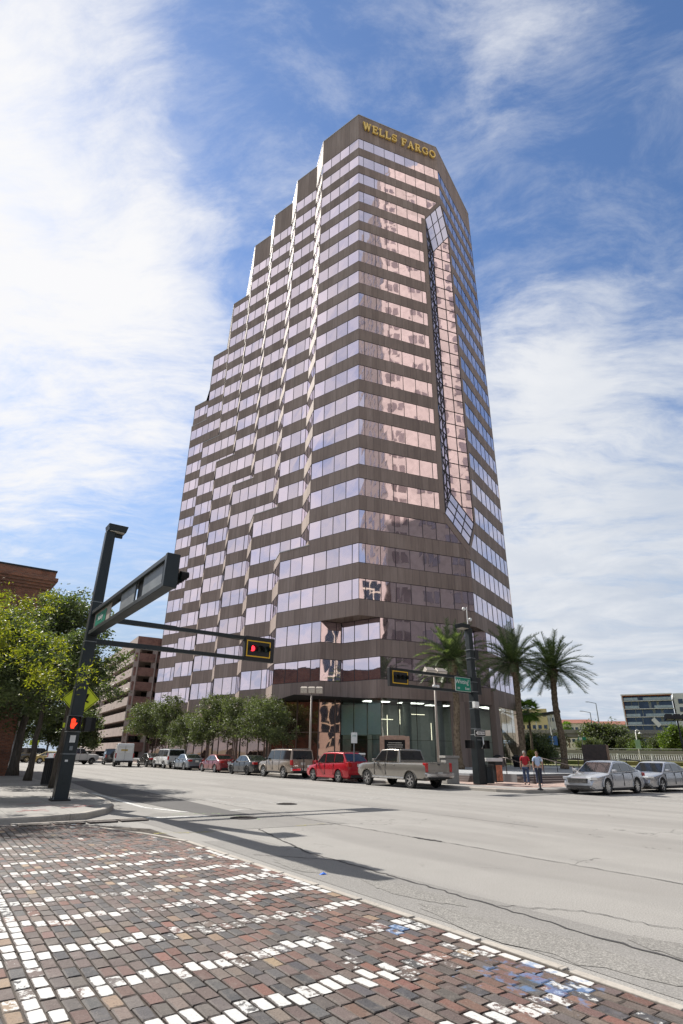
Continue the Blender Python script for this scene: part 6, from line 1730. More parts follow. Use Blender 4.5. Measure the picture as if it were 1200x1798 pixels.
    for s_ in (-1, 1):
        for a, b in zip(pil[:-1], pil[1:]):
            xa, xb = a-0.035, b+0.035
            def ztop(x):
                for (p, q) in zip(prof[:-1], prof[1:]):
                    if min(p[0], q[0]) <= x <= max(p[0], q[0]): return p[1]+(q[1]-p[1])*(x-p[0])/((q[0]-p[0]) or 1)
                return zr
            belt = lambda x: z0(x)+0.035
            pts = []
            n_ = 6
            top = [(xa+(xb-xa)*k/n_, min(zr-0.085, ztop(xa+(xb-xa)*k/n_)-0.07)) for k in range(n_+1)]
            bot = [(x, belt(x)) for x, _ in top]
            g = MB()
            for k in range(n_):
                q = [bot[k], bot[k+1], top[k+1], top[k]]
                if q[2][1]-q[1][1] < 0.02 and q[3][1]-q[0][1] < 0.02: continue
                q = [(x, max(z, belt(x))) for x, z in q]
                f = [(x, s_*(yw(z)+e), z) for x, z in q]
                g.face(f if s_ < 0 else f[::-1])
            if g.f: g.build('side_window', M['carglass'], t)
    # belt line, roof gutter and lower cladding
    for s_ in (-1, 1):
        mb = MB(); n_ = 10
        for k in range(n_):
            x0_ = pil[0]+(pil[-1]-pil[0])*k/n_; x1_ = pil[0]+(pil[-1]-pil[0])*(k+1)/n_
            mb.beam(Vector((x0_, s_*(yw(z0(x0_)+0.02)+0.012), z0(x0_)+0.026)), Vector((x1_, s_*(yw(z0(x1_)+0.02)+0.012), z0(x1_)+0.026)), 0.02, 0.022)
        mb.build('belt_trim', M[spec.get('belt', 'chrome')], t)
        for x in wx:
            mb = MB()
            for k in range(12):
                a0, a1 = pi*k/12, pi*(k+1)/12; r_ = wr*1.17
                mb.beam(Vector((x+cos(a0)*r_, s_*(hw-0.015), wr*1.02+sin(a0)*r_)), Vector((x+cos(a1)*r_, s_*(hw-0.015), wr*1.02+sin(a1)*r_)), 0.05, 0.03)
            mb.build('arch_lip', P_, t)
    mb = MB(); mb.box((rl+0.02, 0, zb+0.12), (0.10, Wd*0.72, 0.16)); mb.build('rear_diffuser', M['trim'], t, bevel=0.01)
    mb = MB()
    for s_ in (-1, 1):
        mb.box((0.28, s_*0.36, zr-0.42), (0.12, 0.44, 0.5)); mb.box((0.28, s_*0.36, zr-0.14), (0.08, 0.22, 0.16))
    mb.build('seats', M['trim'], t)
    # wheels
    for x in wx:
        for s_ in (-1, 1):
            yo = s_*(hw-0.115)
            mb = MB(); w2 = 0.105
            mb.lathe([(wr*0.66, -w2), (wr*0.93, -w2), (wr, -w2*0.6), (wr, w2*0.6), (wr*0.93, w2), (wr*0.66, w2), (wr*0.6, w2*0.6), (wr*0.6, -w2*0.6)], (x, yo, wr), 26, axis='y', cap=False)
            whl = mb.build('wheel', M['tyre'], t, smooth=True); autosmooth(whl, 40)
            mb = MB(); yf = yo+s_*0.075
            mb.lathe([(wr*0.66, -0.02), (wr*0.68, 0.02), (wr*0.60, 0.02), (wr*0.58, -0.02)], (x, yf, wr), 26, axis='y', cap=False)
            for k in range(spec.get('spokes', 5)):
                a = 2*pi*k/spec.get('spokes', 5)+0.3
                c = Vector((x, yf, wr)); d = Vector((cos(a), 0, sin(a))); mb.beam(c+d*wr*0.1, c+d*wr*0.62, wr*0.17, 0.03, up=(0, 1, 0))
            mb.lathe([(wr*0.16, -0.02), (wr*0.16, 0.025)], (x, yf, wr), 12, axis='y')
            mb.build('rim', M[spec.get('rimm', 'rim')], whl)
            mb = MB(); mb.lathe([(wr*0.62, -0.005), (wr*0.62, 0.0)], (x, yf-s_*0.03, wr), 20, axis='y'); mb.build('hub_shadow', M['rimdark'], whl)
    # lamps, bumpers, plates, mirrors, handles
    zF, zR = spec.get('zhead', 0.66), spec.get('ztail', 0.82)
    for s_ in (-1, 1):
        mb = MB(); lw_, lh = spec.get('head', (0.42, 0.15)); mb.box((fl-0.20, s_*(hw*0.80-lw_*0.36), zF), (0.34, lw_, lh), rz=-s_*0.42); mb.build('headlight', M['headl'], t, bevel=0.02)
        tw, th = spec.get('tail', (0.38, 0.17)); mb = MB(); mb.box((rl+0.10, s_*(hw*0.93-tw/2+0.005), zR), (0.26, tw, th)); mb.build('taillight', M['tail'], t, bevel=0.025)
        mb = MB(); mb.box((xf0-0.28, s_*(hw+0.08), z0(xf0)+0.10), (0.16, 0.20, 0.13)); mb.build('mirror', M['trim'] if spec.get('bm') else P_, t, bevel=0.035)
        mb = MB()
        for x in spec.get('hand', [(pil[0]+pil[1])/2-0.3]): mb.box((x, s_*(hw*0.985), z0(x)-0.15), (0.16, 0.035, 0.03))
        mb.build('door_handle', M['chrome'] if spec.get('ch') else P_, t, bevel=0.008)
        mb = MB(); mb.box(((wx[0]+wx[1])/2, s_*(hw*0.965), zb+0.055), (wx[0]-wx[1]-wr*2.5, 0.06, 0.09)); mb.build('sill', M[spec.get('sill', 'trim')], t, bevel=0.01)
        mb = MB()
        for x in pil[:-1] if len(pil) < 4 else pil[:3]:
            mb.box((x-0.0, s_*(hw*0.992), (zb+z0(x))/2+0.06), (0.014, 0.03, (z0(x)-zb)*0.72))
        mb.build('door_seam', M['trim'], t)
    g = spec.get('grille')
    mb = MB(); mb.box((fl-0.02, 0, g[0]), (0.10, g[1], g[2])); gr = mb.build('grille', M['trim'], t, bevel=0.01)
    mb = MB()
    for k in range(4): mb.box((fl+0.036, 0, g[0]-g[2]/2+g[2]*(k+0.5)/4), (0.014, g[1]*0.96, 0.012))
    mb.build('grille_bars', M['chrome'], gr)
    mb = MB(); mb.box((fl-0.04, 0, zb+0.13), (0.10, Wd*0.62, 0.10)); mb.build('lower_intake', M['trim'], t)
    if 'rbump' in spec:
        mb = MB(); mb.box((rl-0.04, 0, spec['rbump']), (0.20, Wd*0.96, 0.20)); mb.build('rear_bumper', M[spec.get('rbm', 'chrome')], t, bevel=0.03)
    mb = MB(); mb.box((rl-spec.get('plo', 0.012), 0, spec.get('zpl', 0.80)), (0.03, 0.34, 0.17)); mb.build('licence_plate', M['plate'], t)
    return t
SEDAN = dict(L=4.8, W=1.84, wr=0.335, zb=0.20, wx=(1.42, -1.40), up=[(2.38, 0.52), (2.33, 0.66), (2.05, 0.76), (1.5, 0.86), (0.98, 0.93), (0.2, 0.945), (-1.0, 0.97), (-1.7, 1.02), (-2.20, 1.03), (-2.36, 0.96), (-2.41, 0.56)],
    cab=(1.12, 0.32, -0.85, -1.80, 1.43), pil=(0.98, -0.05, -0.92, -1.50), grille=(0.60, 0.85, 0.24), zhead=0.68, ztail=0.86, zpl=0.80)
CROSS = dict(SEDAN, L=4.9, W=1.88, wr=0.36, zb=0.24, wx=(1.42, -1.45), up=[(2.38, 0.60), (2.33, 0.80), (2.0, 0.92), (1.45, 1.00), (1.1, 1.06), (0.2, 1.08), (-1.0, 1.11), (-2.0, 1.14), (-2.34, 1.13), (-2.42, 0.9), (-2.44, 0.55)],
    cab=(1.18, 0.40, -1.75, -2.26, 1.70), pil=(1.02, 0.05, -0.92, -1.95), zhead=0.82, ztail=1.02, tail=(0.30, 0.26), zpl=0.98, grille=(0.72, 0.9, 0.24), cw1=0.80, sill='p_red')
BIGSUV = dict(SEDAN, L=5.05, W=2.0, wr=0.385, zb=0.34, wx=(1.50, -1.45), up=[(2.50, 0.70), (2.46, 0.98), (2.2, 1.06), (1.35, 1.12), (1.0, 1.16), (-1.0, 1.16), (-2.4, 1.17), (-2.50, 1.15), (-2.52, 0.60)],
    cab=(1.18, 0.62, -2.36, -2.50, 1.88), pil=(1.02, 0.10, -0.85, -2.30), zhead=0.88, ztail=1.02, tail=(0.13, 0.34), zpl=0.95, grille=(0.85, 1.1, 0.30), cw1=0.84, tap=0.1, rbump=0.58, sill='trim', bm=1, spokes=6)
TRUCK = dict(SEDAN, L=5.85, W=2.02, wr=0.40, zb=0.42, wx=(1.95, -1.72), up=[(2.90, 0.80), (2.87, 1.10), (2.6, 1.17), (1.7, 1.22), (1.3, 1.25), (-0.6, 1.25), (-2.85, 1.25), (-2.90, 1.24), (-2.92, 0.60)],
    cab=(1.42, 0.78, -0.72, -0.92, 1.90), pil=(1.25, 0.28, -0.66), zhead=0.98, ztail=1.02, tail=(0.17, 0.44), zpl=0.70, plo=0.10, grille=(0.95, 1.2, 0.30), cw1=0.79, rbump=0.66, bed=(-1.02, -2.80, 1.56), bedz=0.80, hand=[0.48, -0.46], sill='chrome', rw=0.22, spokes=6, taper=0.10)
def park(name, label, cat, t_c, spec, pk, group='vehicles parked along the far kerb', s_c=22.66, az=-35):
    return make_car(name, label, cat, (*ST(s_c, t_c), 0.0), az, spec, pk, group)
V = {}
V['pickup'] = park('pickup_truck', 'grey crew cab pickup truck parked nearest the corner, tailgate towards the plaza', 'pickup truck', 26.1, TRUCK, 'p_grey')
V['redsuv'] = park('suv', 'bright red suv parked between the grey pickup and the tan suv', 'suv', 32.5, dict(CROSS, ), 'p_red')
V['tan'] = park('suv', 'tan boxy suv with dark rear glass parked left of the red suv', 'suv', 39.2, BIGSUV, 'p_tan')
V['black'] = park('sedan', 'black sedan parked between the tan suv and the dark red sedan', 'sedan', 45.0, dict(SEDAN, rimm='rimdark'), 'p_black')
V['red'] = park('sedan', 'dark red sedan with bright rims parked left of the black sedan', 'sedan', 51.2, SEDAN, 'p_red2')
V['blue'] = park('sedan', 'blue grey sedan parked between the white suv and the dark red sedan', 'sedan', 58.5, SEDAN, 'p_blue')
V['white'] = park('suv', 'white boxy suv parked left of the blue grey sedan', 'suv', 64.2, dict(BIGSUV, L=4.7), 'p_white')
V['char'] = park('sedan', 'charcoal sedan parked at the far left end of the row beside the white van', 'sedan', 70.2, SEDAN, 'p_char')
g2 = 'cars parked on the side street'
CAD = dict(SEDAN, L=5.0, W=1.88, wr=0.35, grille=(0.60, 0.98, 0.20), zhead=0.70, head=(0.34, 0.13), spokes=10, taper=0.26, up=[(2.46, 0.50), (2.42, 0.64), (2.25, 0.74), (1.8, 0.83), (1.05, 0.93), (0.2, 0.955), (-1.0, 0.98), (-1.7, 1.03), (-2.20, 1.04), (-2.38, 0.98), (-2.43, 0.56)], cab=(1.10, 0.22, -0.95, -1.95, 1.45), pil=(0.96, -0.12, -1.02, -1.62))
V['cad'] = make_car('sedan', 'silver sedan with a wide barred grille parked right of the two pedestrians', 'sedan', (*ST(28.35, 17.45), 0), -128, CAD, 'p_silver', g2)
V['cor'] = make_car('sedan', 'grey silver compact sedan parked behind the wide grilled silver sedan', 'sedan', (*ST(33.55, 17.5), 0), -127, dict(SEDAN, head=(0.44, 0.10), zhead=0.70, taper=0.26), 'p_silver2', g2)
V['edge'] = make_car('sedan', 'white sedan cut off by the right photo edge', 'sedan', (*ST(40.2, 17.5), 0), -127, SEDAN, 'p_white', g2)
# bed rail and lights on the pickup
mb = MB(); mb.box((-2.90, 0, 1.06), (0.05, 1.55, 0.36)); mb.build('tailgate', M['p_grey'], V['pickup'], bevel=0.02)
mb = MB(); mb.box((-2.935, 0, 1.16), (0.02, 0.16, 0.07)); mb.build('tailgate_handle', M['trim'], V['pickup'])
mb = MB(); mb.box((-2.9, 0, 0.62), (0.22, 0.9, 0.16)); mb.build('step_pad', M['trim'], V['pickup'])
# bicycle carrier on the tan suv
mb = MB(); mb.beam(Vector((-2.5, 0.1, 0.5)), Vector((-2.85, 0.1, 0.55)), 0.05, 0.05); mb.beam(Vector((-2.8, 0.1, 0.5)), Vector((-2.8, 0.1, 1.45)), 0.05, 0.05); mb.beam(Vector((-2.8, -0.12, 1.4)), Vector((-2.8, 0.32, 1.4)), 0.05, 0.05); mb.build('bike_carrier', M['black'], V['tan'])
# roof rails
for key, z, x0, x1, y in (('tan', 1.93, 0.3, -2.1, 0.72), ('redsuv', 1.75, 0.1, -1.6, 0.64), ('white', 1.93, 0.3, -2.1, 0.72)):
    for s_ in (-1, 1): mb = MB(); mb.beam(Vector((x0, s_*y, z)), Vector((x1, s_*y, z)), 0.04, 0.04); mb.build('roof_rail', M['trim'], V[key])
# white delivery van seen from behind
vt = thing('delivery_van', 'white high roofed delivery van seen from behind at the end of the avenue', 'van', (-24.9, 70.6, 0), radians(90+22))
prof = [(2.7, 0.45), (2.75, 0.95), (2.2, 1.25), (1.5, 2.05), (1.1, 2.38), (-2.75, 2.42), (-2.85, 2.2), (-2.9, 0.45)]
mb = MB(); vv = []
for x, z in prof:
    w_ = 0.98-0.10*max(0, (z-1.2)/1.2)
    vv += [(x, -w_, z), (x, w_, z)]
n_ = len(prof); ff = [(2*i, 2*i+1, 2*((i+1) % n_)+1, 2*((i+1) % n_)) for i in range(n_)]; ff.append(tuple(2*i for i in range(n_))[::-1]); ff.append(tuple(2*i+1 for i in range(n_)))
mb.addmesh(vv, ff); b_ = mb.build('body', M['p_white'], vt, bevel=0.09, seg=3); bm = bmesh.new(); bm.from_mesh(b_.data); bmesh.ops.recalc_face_normals(bm, faces=bm.faces); bm.to_mesh(b_.data); bm.free()
for s_ in (-1, 1):
    mb = MB(); mb.box((-2.90, s_*0.41, 1.72), (0.02, 0.62, 0.55)); mb.build('rear_window', M['white'], vt)
    mb = MB(); mb.box((-2.88, s_*0.93, 1.15), (0.08, 0.12, 0.5)); mb.build('taillight', M['tail'], vt)
    mb = MB(); mb.box((1.85, s_*1.06, 1.45), (0.12, 0.2, 0.3)); mb.build('mirror', M['trim'], vt)
    for x in (1.75, -1.6):
        mb = MB(); mb.lathe([(0.36, -0.12), (0.36, 0.12)], (x, s_*0.86, 0.36), 22, axis='y'); mb.build('wheel', M['tyre'], vt)
mb = MB(); mb.box((-2.96, 0, 0.55), (0.16, 1.9, 0.18)); mb.build('rear_bumper', M['trim'], vt)
mb = MB(); mb.box((-2.925, 0, 1.25), (0.015, 0.02, 1.9)); mb.build('door_seam', M['trim'], vt)
mb = MB(); mb.box((-2.925, 0.1, 1.72), (0.012, 0.7, 0.18)); mb.build('decal', M['p_gold'], vt)
# the cluster further back at the left
g3 = 'vehicles parked far back on the left'
make_car('pickup_truck', 'white pickup parked far back between the left pole and the dark jeep', 'pickup truck', (-33.6, 77.5, 0), 40, dict(TRUCK, sill='trim'), 'p_white', g3)
make_car('suv', 'dark boxy jeep with a rear spare wheel parked far back left of the white van', 'suv', (-29.2, 78.6, 0), -25, dict(BIGSUV, rbm='trim'), 'p_black', g3)
j = [o for o in bpy.data.objects if o.get('label', '').startswith('dark boxy jeep')][0]
mb = MB(); vs0 = []; mb.tube([(-2.52, 0, 1.15), (-2.74, 0, 1.15)], 0.38, 20); mb.build('spare_wheel', M['tyre'], j)
make_car('sedan', 'yellow car mostly hidden behind the left signal pole', 'car', (-37.8, 80.5, 0), 60, SEDAN, 'p_gold', g3)
make_car('suv', 'dark suv parked far back under the trees right of the litter bin', 'suv', (-42.5, 86, 0), 50, BIGSUV, 'p_char', g3)
make_car('sedan', 'dark maroon car parked far back between the left tree trunks', 'car', (-46.5, 88, 0), 55, SEDAN, 'p_red2', g3)
make_car('van', 'blue van parked far back right of the brick building', 'van', (-51.0, 92, 0), 55, dict(BIGSUV), 'signblue', g3)

# ------------------------------------------------------------------ people
def skin_obj(name, joints, edges, mt, parent, root=0, sub=2):
    me = bpy.data.meshes.new(name); me.from_pydata([j[0] for j in joints], edges, [])
    o = bpy.data.objects.new(name, me); COL.objects.link(o); o.parent = parent
    o.modifiers.new('s', 'SKIN'); sv = me.skin_vertices[0].data
    for i, j in enumerate(joints): sv[i].radius = (j[1], j[2] if len(j) > 2 else j[1]); sv[i].use_root = (i == root)
    m2 = o.modifiers.new('d', 'SUBSURF'); m2.levels = sub; m2.render_levels = sub
    realize(o); o.data.materials.clear(); o.data.materials.append(mt); o.data.polygons.foreach_set('use_smooth', [True]*len(o.data.polygons))
    return o
def person(label, loc, az, shirt, trousers, hair, shoe, stride=1, hand_up=False, h=1.76, wide=1.0):
    """local -y is forwards"""
    t = thing('person', label, 'person', loc, radians(180-az)); s = h/1.76; st_ = 0.17*stride
    J = [((0, 0, 0.98), .13*wide, .10), ((0, 0, 1.14), .135*wide, .10), ((0, 0.01, 1.32), .15*wide, .105), ((0, 0.01, 1.44), .10, .08), ((0, 0, 1.52), .052, .055), ((0, -0.015, 1.60), .066, .078), ((0, -0.012, 1.69), .072, .088), ((0, 0, 1.745), .045, .055),
         ((.185, .01, 1.42), .055, .055), ((.245, .02, 1.16), .043, .043), ((.25, -.05*stride, .93), .030, .034), ((.245, -.07*stride, .88), .026, .036),
         ((-.185, .01, 1.42), .055, .055), ((-.245, .02, 1.16), .043, .043), ((-.25, .05*stride, .93), .030, .034), ((-.245, .06*stride, .88), .026, .036),
         ((.095, 0, .90), .095, .10), ((.10, -st_*0.6, .50), .060, .066), ((.10, -st_*0.8, .10), .042, .045), ((.11, -st_*0.8-0.15, .04), .038, .028),
         ((-.095, 0, .90), .095, .10), ((-.10, st_*0.35, .50), .060, .066), ((-.10, st_*1.0, .11), .042, .045), ((-.11, st_*1.0-0.14, .04), .038, .028)]
    E2 = [(0, 1), (1, 2), (2, 3), (3, 4), (4, 5), (5, 6), (6, 7), (3, 8), (8, 9), (9, 10), (10, 11), (3, 12), (12, 13), (13, 14), (14, 15), (0, 16), (16, 17), (17, 18), (18, 19), (0, 20), (20, 21), (21, 22), (22, 23)]
    # five fingers on each hand
    for hi, sx in ((11, 1), (15, -1)):
        hx, hy, hz = J[hi][0]
        for k, (dy, ln) in enumerate(((-0.028, .065), (-0.010, .075), (0.010, .07), (0.028, .055))):
            b = len(J); J += [((hx, hy+dy, hz-0.035), .0095), ((hx-sx*0.006, hy+dy*1.15-0.004, hz-0.035-ln*0.55), .0085), ((hx-sx*0.018, hy+dy*1.15-0.012, hz-0.035-ln), .007)]; E2 += [(hi, b), (b, b+1), (b+1, b+2)]
        b = len(J); J += [((hx-sx*0.005, hy-0.042, hz-0.005), .010), ((hx-sx*0.012, hy-0.060, hz-0.045), .008)]; E2 += [(hi, b), (b, b+1)]
    J = [tuple([tuple(c*s for c in j[0])]+[r*s for r in j[1:]]) for j in J]
    body = skin_obj('body', J, E2, M['skin'], t, 0)
    def sub(name, joints, edges, mt): return skin_obj(name, [tuple([tuple(c*s for c in j[0])]+[r*s for r in j[1:]]) for j in joints], edges, mt, t, 0)
    sub('shirt', [((0, 0, .93), .155*wide, .12), ((0, 0, 1.12), .155*wide, .12), ((0, .01, 1.33), .17*wide, .12), ((0, .01, 1.455), .11, .088), ((.19, .01, 1.42), .072, .07), ((.235, .015, 1.22), .066, .064), ((-.19, .01, 1.42), .072, .07), ((-.235, .015, 1.22), .066, .064)],
        [(0, 1), (1, 2), (2, 3), (3, 4), (4, 5), (3, 6), (6, 7)], shirt)
    sub('trousers', [((0, 0, .95), .145*wide, .11), ((.097, 0, .86), .105, .11), ((.10, -st_*0.6, .50), .078, .082), ((.10, -st_*0.8, .09), .064, .068), ((-.097, 0, .86), .105, .11), ((-.10, st_*0.35, .50), .078, .082), ((-.10, st_*1.0, .10), .064, .068)],
        [(0, 1), (1, 2), (2, 3), (0, 4), (4, 5), (5, 6)], trousers)
    for sx, y in ((1, -st_*0.8), (-1, st_*1.0)):
        sub('shoe', [((sx*.10, y+0.04, .05), .05, .045), ((sx*.105, y-0.06, .045), .05, .038), ((sx*.11, y-0.17, .035), .044, .028)], [(0, 1), (1, 2)], shoe)
    hd = MB(); hd.lathe([(0.0, 0.118), (0.045, 0.11), (0.078, 0.075), (0.092, 0.02), (0.088, -0.03)], (0, 0.014*s, 1.665*s), 16, cap=False)
    ho = hd.build('hair', hair, t, smooth=True)
    f = MB()
    for sx in (-1, 1): f.box((sx*0.030*s, -0.088*s, 1.665*s), (0.022, 0.012, 0.010))
    f.build('eyes', M['matte_black'], t); f = MB(); f.beam(Vector((0, -0.088*s, 1.665*s)), Vector((0, -0.108*s, 1.63*s)), 0.018, 0.02); f.build('nose', M['skin'], t)
    f = MB(); f.box((0, -0.084*s, 1.603*s), (0.045, 0.012, 0.008)); f.build('mouth', pmat('lip', (0.30, 0.12, 0.10), 0.6), t)
    f = MB()
    for sx in (-1, 1): f.lathe([(0.012, -0.008), (0.016, 0.0), (0.012, 0.008)], (sx*0.078*s, 0.0, 1.645*s), 10, axis='y')
    f.build('ears', M['skin'], t)
    return t
person('person in a red t-shirt and blue jeans walking towards the street', (*ST(28.7, 22.4), 0.15), 200, M['shirt_r'], M['jeans'], M['hairg'], M['shoe'], 1.0, h=1.74, wide=1.08)
person('person in a pale blue shirt and dark trousers walking beside the one in red', (*ST(28.5, 21.4), 0.15), 195, M['shirt_b'], M['navy'], M['hairb'], M['shoew'], -0.9, h=1.72)
# ------------------------------------------------------------------ vegetation
rg = np.random.default_rng(7)
def leaf_mesh(name, centers, n_per, spread, size, mat, seed=0, droop=0.0, aspect=0.5, fold=True):
    r = np.random.default_rng(seed); centers = np.asarray(centers); cnt = np.maximum(6, (n_per*r.uniform(0.25, 1.75, len(centers)))).astype(int)
    C = np.repeat(centers, cnt, axis=0); N = len(C); sc_ = np.repeat(r.uniform(0.45, 1.45, len(centers)), cnt)[:, None]
    P = C+r.normal(0, 1, (N, 3))*np.asarray(spread)*sc_
    d = r.normal(0, 1, (N, 3)); d[:, 2] = d[:, 2]*0.6-droop; d /= np.linalg.norm(d, axis=1)[:, None]
    q = r.normal(0, 1, (N, 3)); q -= d*(q*d).sum(1)[:, None]; q /= np.linalg.norm(q, axis=1)[:, None]
    s = size*r.uniform(0.65, 1.35, (N, 1))
    V_ = np.stack([P-d*s, P+q*s*aspect, P+d*s, P-q*s*aspect], 1).reshape(-1, 3)
    me = bpy.data.meshes.new(name); me.vertices.add(len(V_)); me.vertices.foreach_set('co', V_.astype(np.float32).ravel())
    me.loops.add(N*4); me.loops.foreach_set('vertex_index', np.arange(N*4, dtype=np.int32)); me.polygons.add(N)
    me.polygons.foreach_set('loop_start', np.arange(0, N*4, 4, dtype=np.int32)); me.polygons.foreach_set('loop_total', np.full(N, 4, np.int32))
    me.materials.append(mat); me.update(calc_edges=True); return me
def crown_centers(blobs, n, seed, shell=0.55):
    "cluster centres in lumpy ellipsoids, denser towards the outside, with holes between lumps"
    r = np.random.default_rng(seed); out = []
    vol = np.array([b[1]*b[2]*b[3] if len(b) > 3 else b[1]**3 for b in blobs]); vol = vol**0.75; vol /= vol.sum()
    for b, v in zip(blobs, vol):
        k = max(2, int(n*v)); c = np.array(b[0]); rad = np.array([b[1], b[2], b[3]] if len(b) > 3 else [b[1]]*3)
        u = r.normal(0, 1, (k, 3)); u /= np.linalg.norm(u, axis=1)[:, None]; rr_ = r.uniform(shell, 1.0, (k, 1))**0.6*np.where(r.uniform(0, 1, (k, 1)) < 0.14, r.uniform(1.0, 1.45, (k, 1)), 1.0)
        out.append(c+u*rad*rr_)
    return np.concatenate(out)
def make_blobs(h0, h1, R, n, seed, flat=0.8):
    r = random.Random(seed); B = []
    for i in range(n):
        a = r.uniform(0, 2*pi); z = r.uniform(h0, h1); f = (z-h0)/(h1-h0); rad = R*(0.35+0.65*sin(pi*min(0.95, 0.25+f*0.7)))*r.uniform(0.35, 1.12)
        b = R*r.uniform(0.18, 0.48); B.append(((cos(a)*rad*0.75, sin(a)*rad*0.75, z), b, b, b*flat))
    B.append(((0, 0, h1-R*0.15), R*0.35)); B.append(((0, 0, (h0+h1)/2), R*0.6, R*0.6, R*0.55)); return B
def trunk_mesh(h, r0, blobs, seed, limbs=7, lean=(0, 0)):
    rr = random.Random(seed); mb = MB(); n_ = 6
    pts = [Vector((lean[0]*(k/n_)+rr.uniform(-.04, .04)*(k > 0), lean[1]*(k/n_)+rr.uniform(-.04, .04)*(k > 0), h*k/n_)) for k in range(n_+1)]
    mb.tube(pts, [r0*1.35]+[r0*(1-0.45*k/n_) for k in range(1, n_+1)], 10)
    top = pts[-1]; mid = pts[-2]
    bl = sorted(blobs, key=lambda b: rr.random())[:limbs]
    for b in bl:
        c = Vector(b[0]); st_ = mid.lerp(top, rr.random()); m_ = st_.lerp(c, 0.5)+Vector((0, 0, 0.25*abs(c.z-st_.z)))
        mb.tube([st_, m_, c], [r0*0.42, r0*0.25, r0*0.08], 7)
        for q in range(3):
            e = c+Vector((rr.uniform(-1, 1), rr.uniform(-1, 1), rr.uniform(-.4, 1)))*b[1]*0.9; mb.tube([m_.lerp(c, 0.6), c.lerp(e, 0.5), e], [r0*0.12, r0*0.07, r0*0.03], 5)
    return mb
def tree(name, label, cat, loc, h, crown_lo, R, seed, mt='leaf_oak', ncl=330, per=60, size=0.075, spread=0.26, tr=0.2, group=None, nb=13, lean=(0, 0), droop=0.0, aspect=0.5, rz=0.0, flat=0.8, shell=0.2, extra=None):
    t = thing(name, label, cat, loc, rz, group)
    B = make_blobs(crown_lo+R*0.2, h-R*0.25, R, nb, seed, flat)
    B = [((b[0][0]+lean[0], b[0][1]+lean[1], b[0][2]),)+tuple(b[1:]) for b in B]
    trunk_mesh(crown_lo+R*0.25, tr, B, seed, 8, lean).build('trunk', M['bark'], t, smooth=True)
    if extra: B = B+extra
    me = leaf_mesh('crown', crown_centers(B, ncl, seed, shell), per, (spread, spread, spread*0.7), size, M[mt], seed, droop, aspect)
    o = bpy.data.objects.new('crown', me); COL.objects.link(o); o.parent = t
    return t
def plant_copy(src, label, loc, rz, sc, group=None):
    c = copy_tree(src); c.location = loc; c.rotation_euler = (0, 0, rz); c.scale = (sc[0], sc[0], sc[1]) if hasattr(sc, '__len__') else (sc,)*3; c['label'] = label
    if group: c['group'] = group
    return c
gl = 'oaks along the left pavement'
tree('oak_tree', 'big oak beside the brick building, leftmost dark trunk', 'tree', (-19.9, 37.7, 0.15), 9.4, 2.9, 4.3, 3, tr=0.30, group=gl, ncl=430, per=50, size=0.10, spread=0.26, nb=18)
tree('oak_tree', 'spreading oak with the thin second trunk left of the litter bin', 'tree', (-16.0, 31.9, 0.15), 10.1, 3.0, 4.0, 5, tr=0.17, group=gl, ncl=620, per=52, size=0.080, spread=0.22, nb=20)
tree('oak_tree', 'oak with pale trunk standing just behind the left signal pole', 'tree', (-12.0, 26.2, 0.15), 6.9, 2.9, 2.35, 8, tr=0.15, group=gl, ncl=320, per=50, size=0.06, spread=0.17, nb=16)
tree('pale_green_tree', 'yellow green tree whose branches hang in from the left photo edge', 'tree', (-11.9, 16.9, 0.15), 6.4, 3.0, 2.7, 12, 'leaf_yel', tr=0.14, ncl=230, per=72, size=0.055, spread=0.20, droop=0.5, aspect=0.28, nb=15, extra=[((3.3, 0.0, 3.9), 0.9, 0.9, 0.5), ((4.3, -0.5, 3.5), 0.7, 0.7, 0.4), ((2.2, 0.6, 4.6), 0.9, 0.9, 0.5), ((2.4, 0.2, 5.6), 0.9, 0.8, 0.5), ((3.2, 0.4, 3.1), 0.9, 0.8, 0.35)])
tree('oak_tree', 'oak added to shade the pavement, its dark leaves reaching in from the left edge', 'tree', (-13.4, 22.6, 0.15), 6.5, 2.9, 2.9, 17, tr=0.16, group=gl, ncl=470, per=60, size=0.065, spread=0.20, nb=18)  # tree put in and kept dense for its shade on the pavement
tree('oak_tree', 'unseen low oak added beyond the left edge to shade the pavement', 'tree', (*ST(-3.4, 23.6), 0.15), 6.9, 2.2, 4.0, 19, tr=0.2, group=gl, ncl=420, per=70, size=0.12, spread=0.34, nb=18)  # out of view, added as a shade caster for the pavement corner
gs_ = 'street oaks in front of the tower'
base_t = tree('street_oak', 'street oak nearest the tan flood lamp post', 'tree', (*ST(26.2, 48.8), 0.15), 6.4, 2.2, 3.0, 21, 'leaf_st', tr=0.10, group=gs_, ncl=360, per=46, size=0.080, spread=0.22, nb=26)
base_u = tree('street_oak', 'street oak behind the black sedan', 'tree', (*ST(26.3, 54.5), 0.15), 7.0, 2.3, 3.2, 29, 'leaf_st', tr=0.11, group=gs_, ncl=380, per=46, size=0.080, spread=0.22, nb=26)
base_v = tree('street_oak', 'street oak behind the dark red sedan', 'tree', (*ST(26.2, 61), 0.15), 7.9, 2.1, 3.1, 37, 'leaf_st', tr=0.12, group=gs_, ncl=400, per=46, size=0.085, spread=0.23, nb=24)
for i, (t_, lb, sc, ry) in enumerate(((68.5, 'street oak behind the blue grey sedan', (0.86, 0.9), 2.6), (75.5, 'street oak behind the white boxy suv', (1.0, 1.12), 4.0), (84, 'farthest street oak, behind the charcoal sedan', (1.22, 1.2), 5.1))):
    plant_copy((base_t, base_v, base_u)[i], lb, (*ST(26.2+0.3*(i % 2), t_), 0.15), ry, sc, gs_)
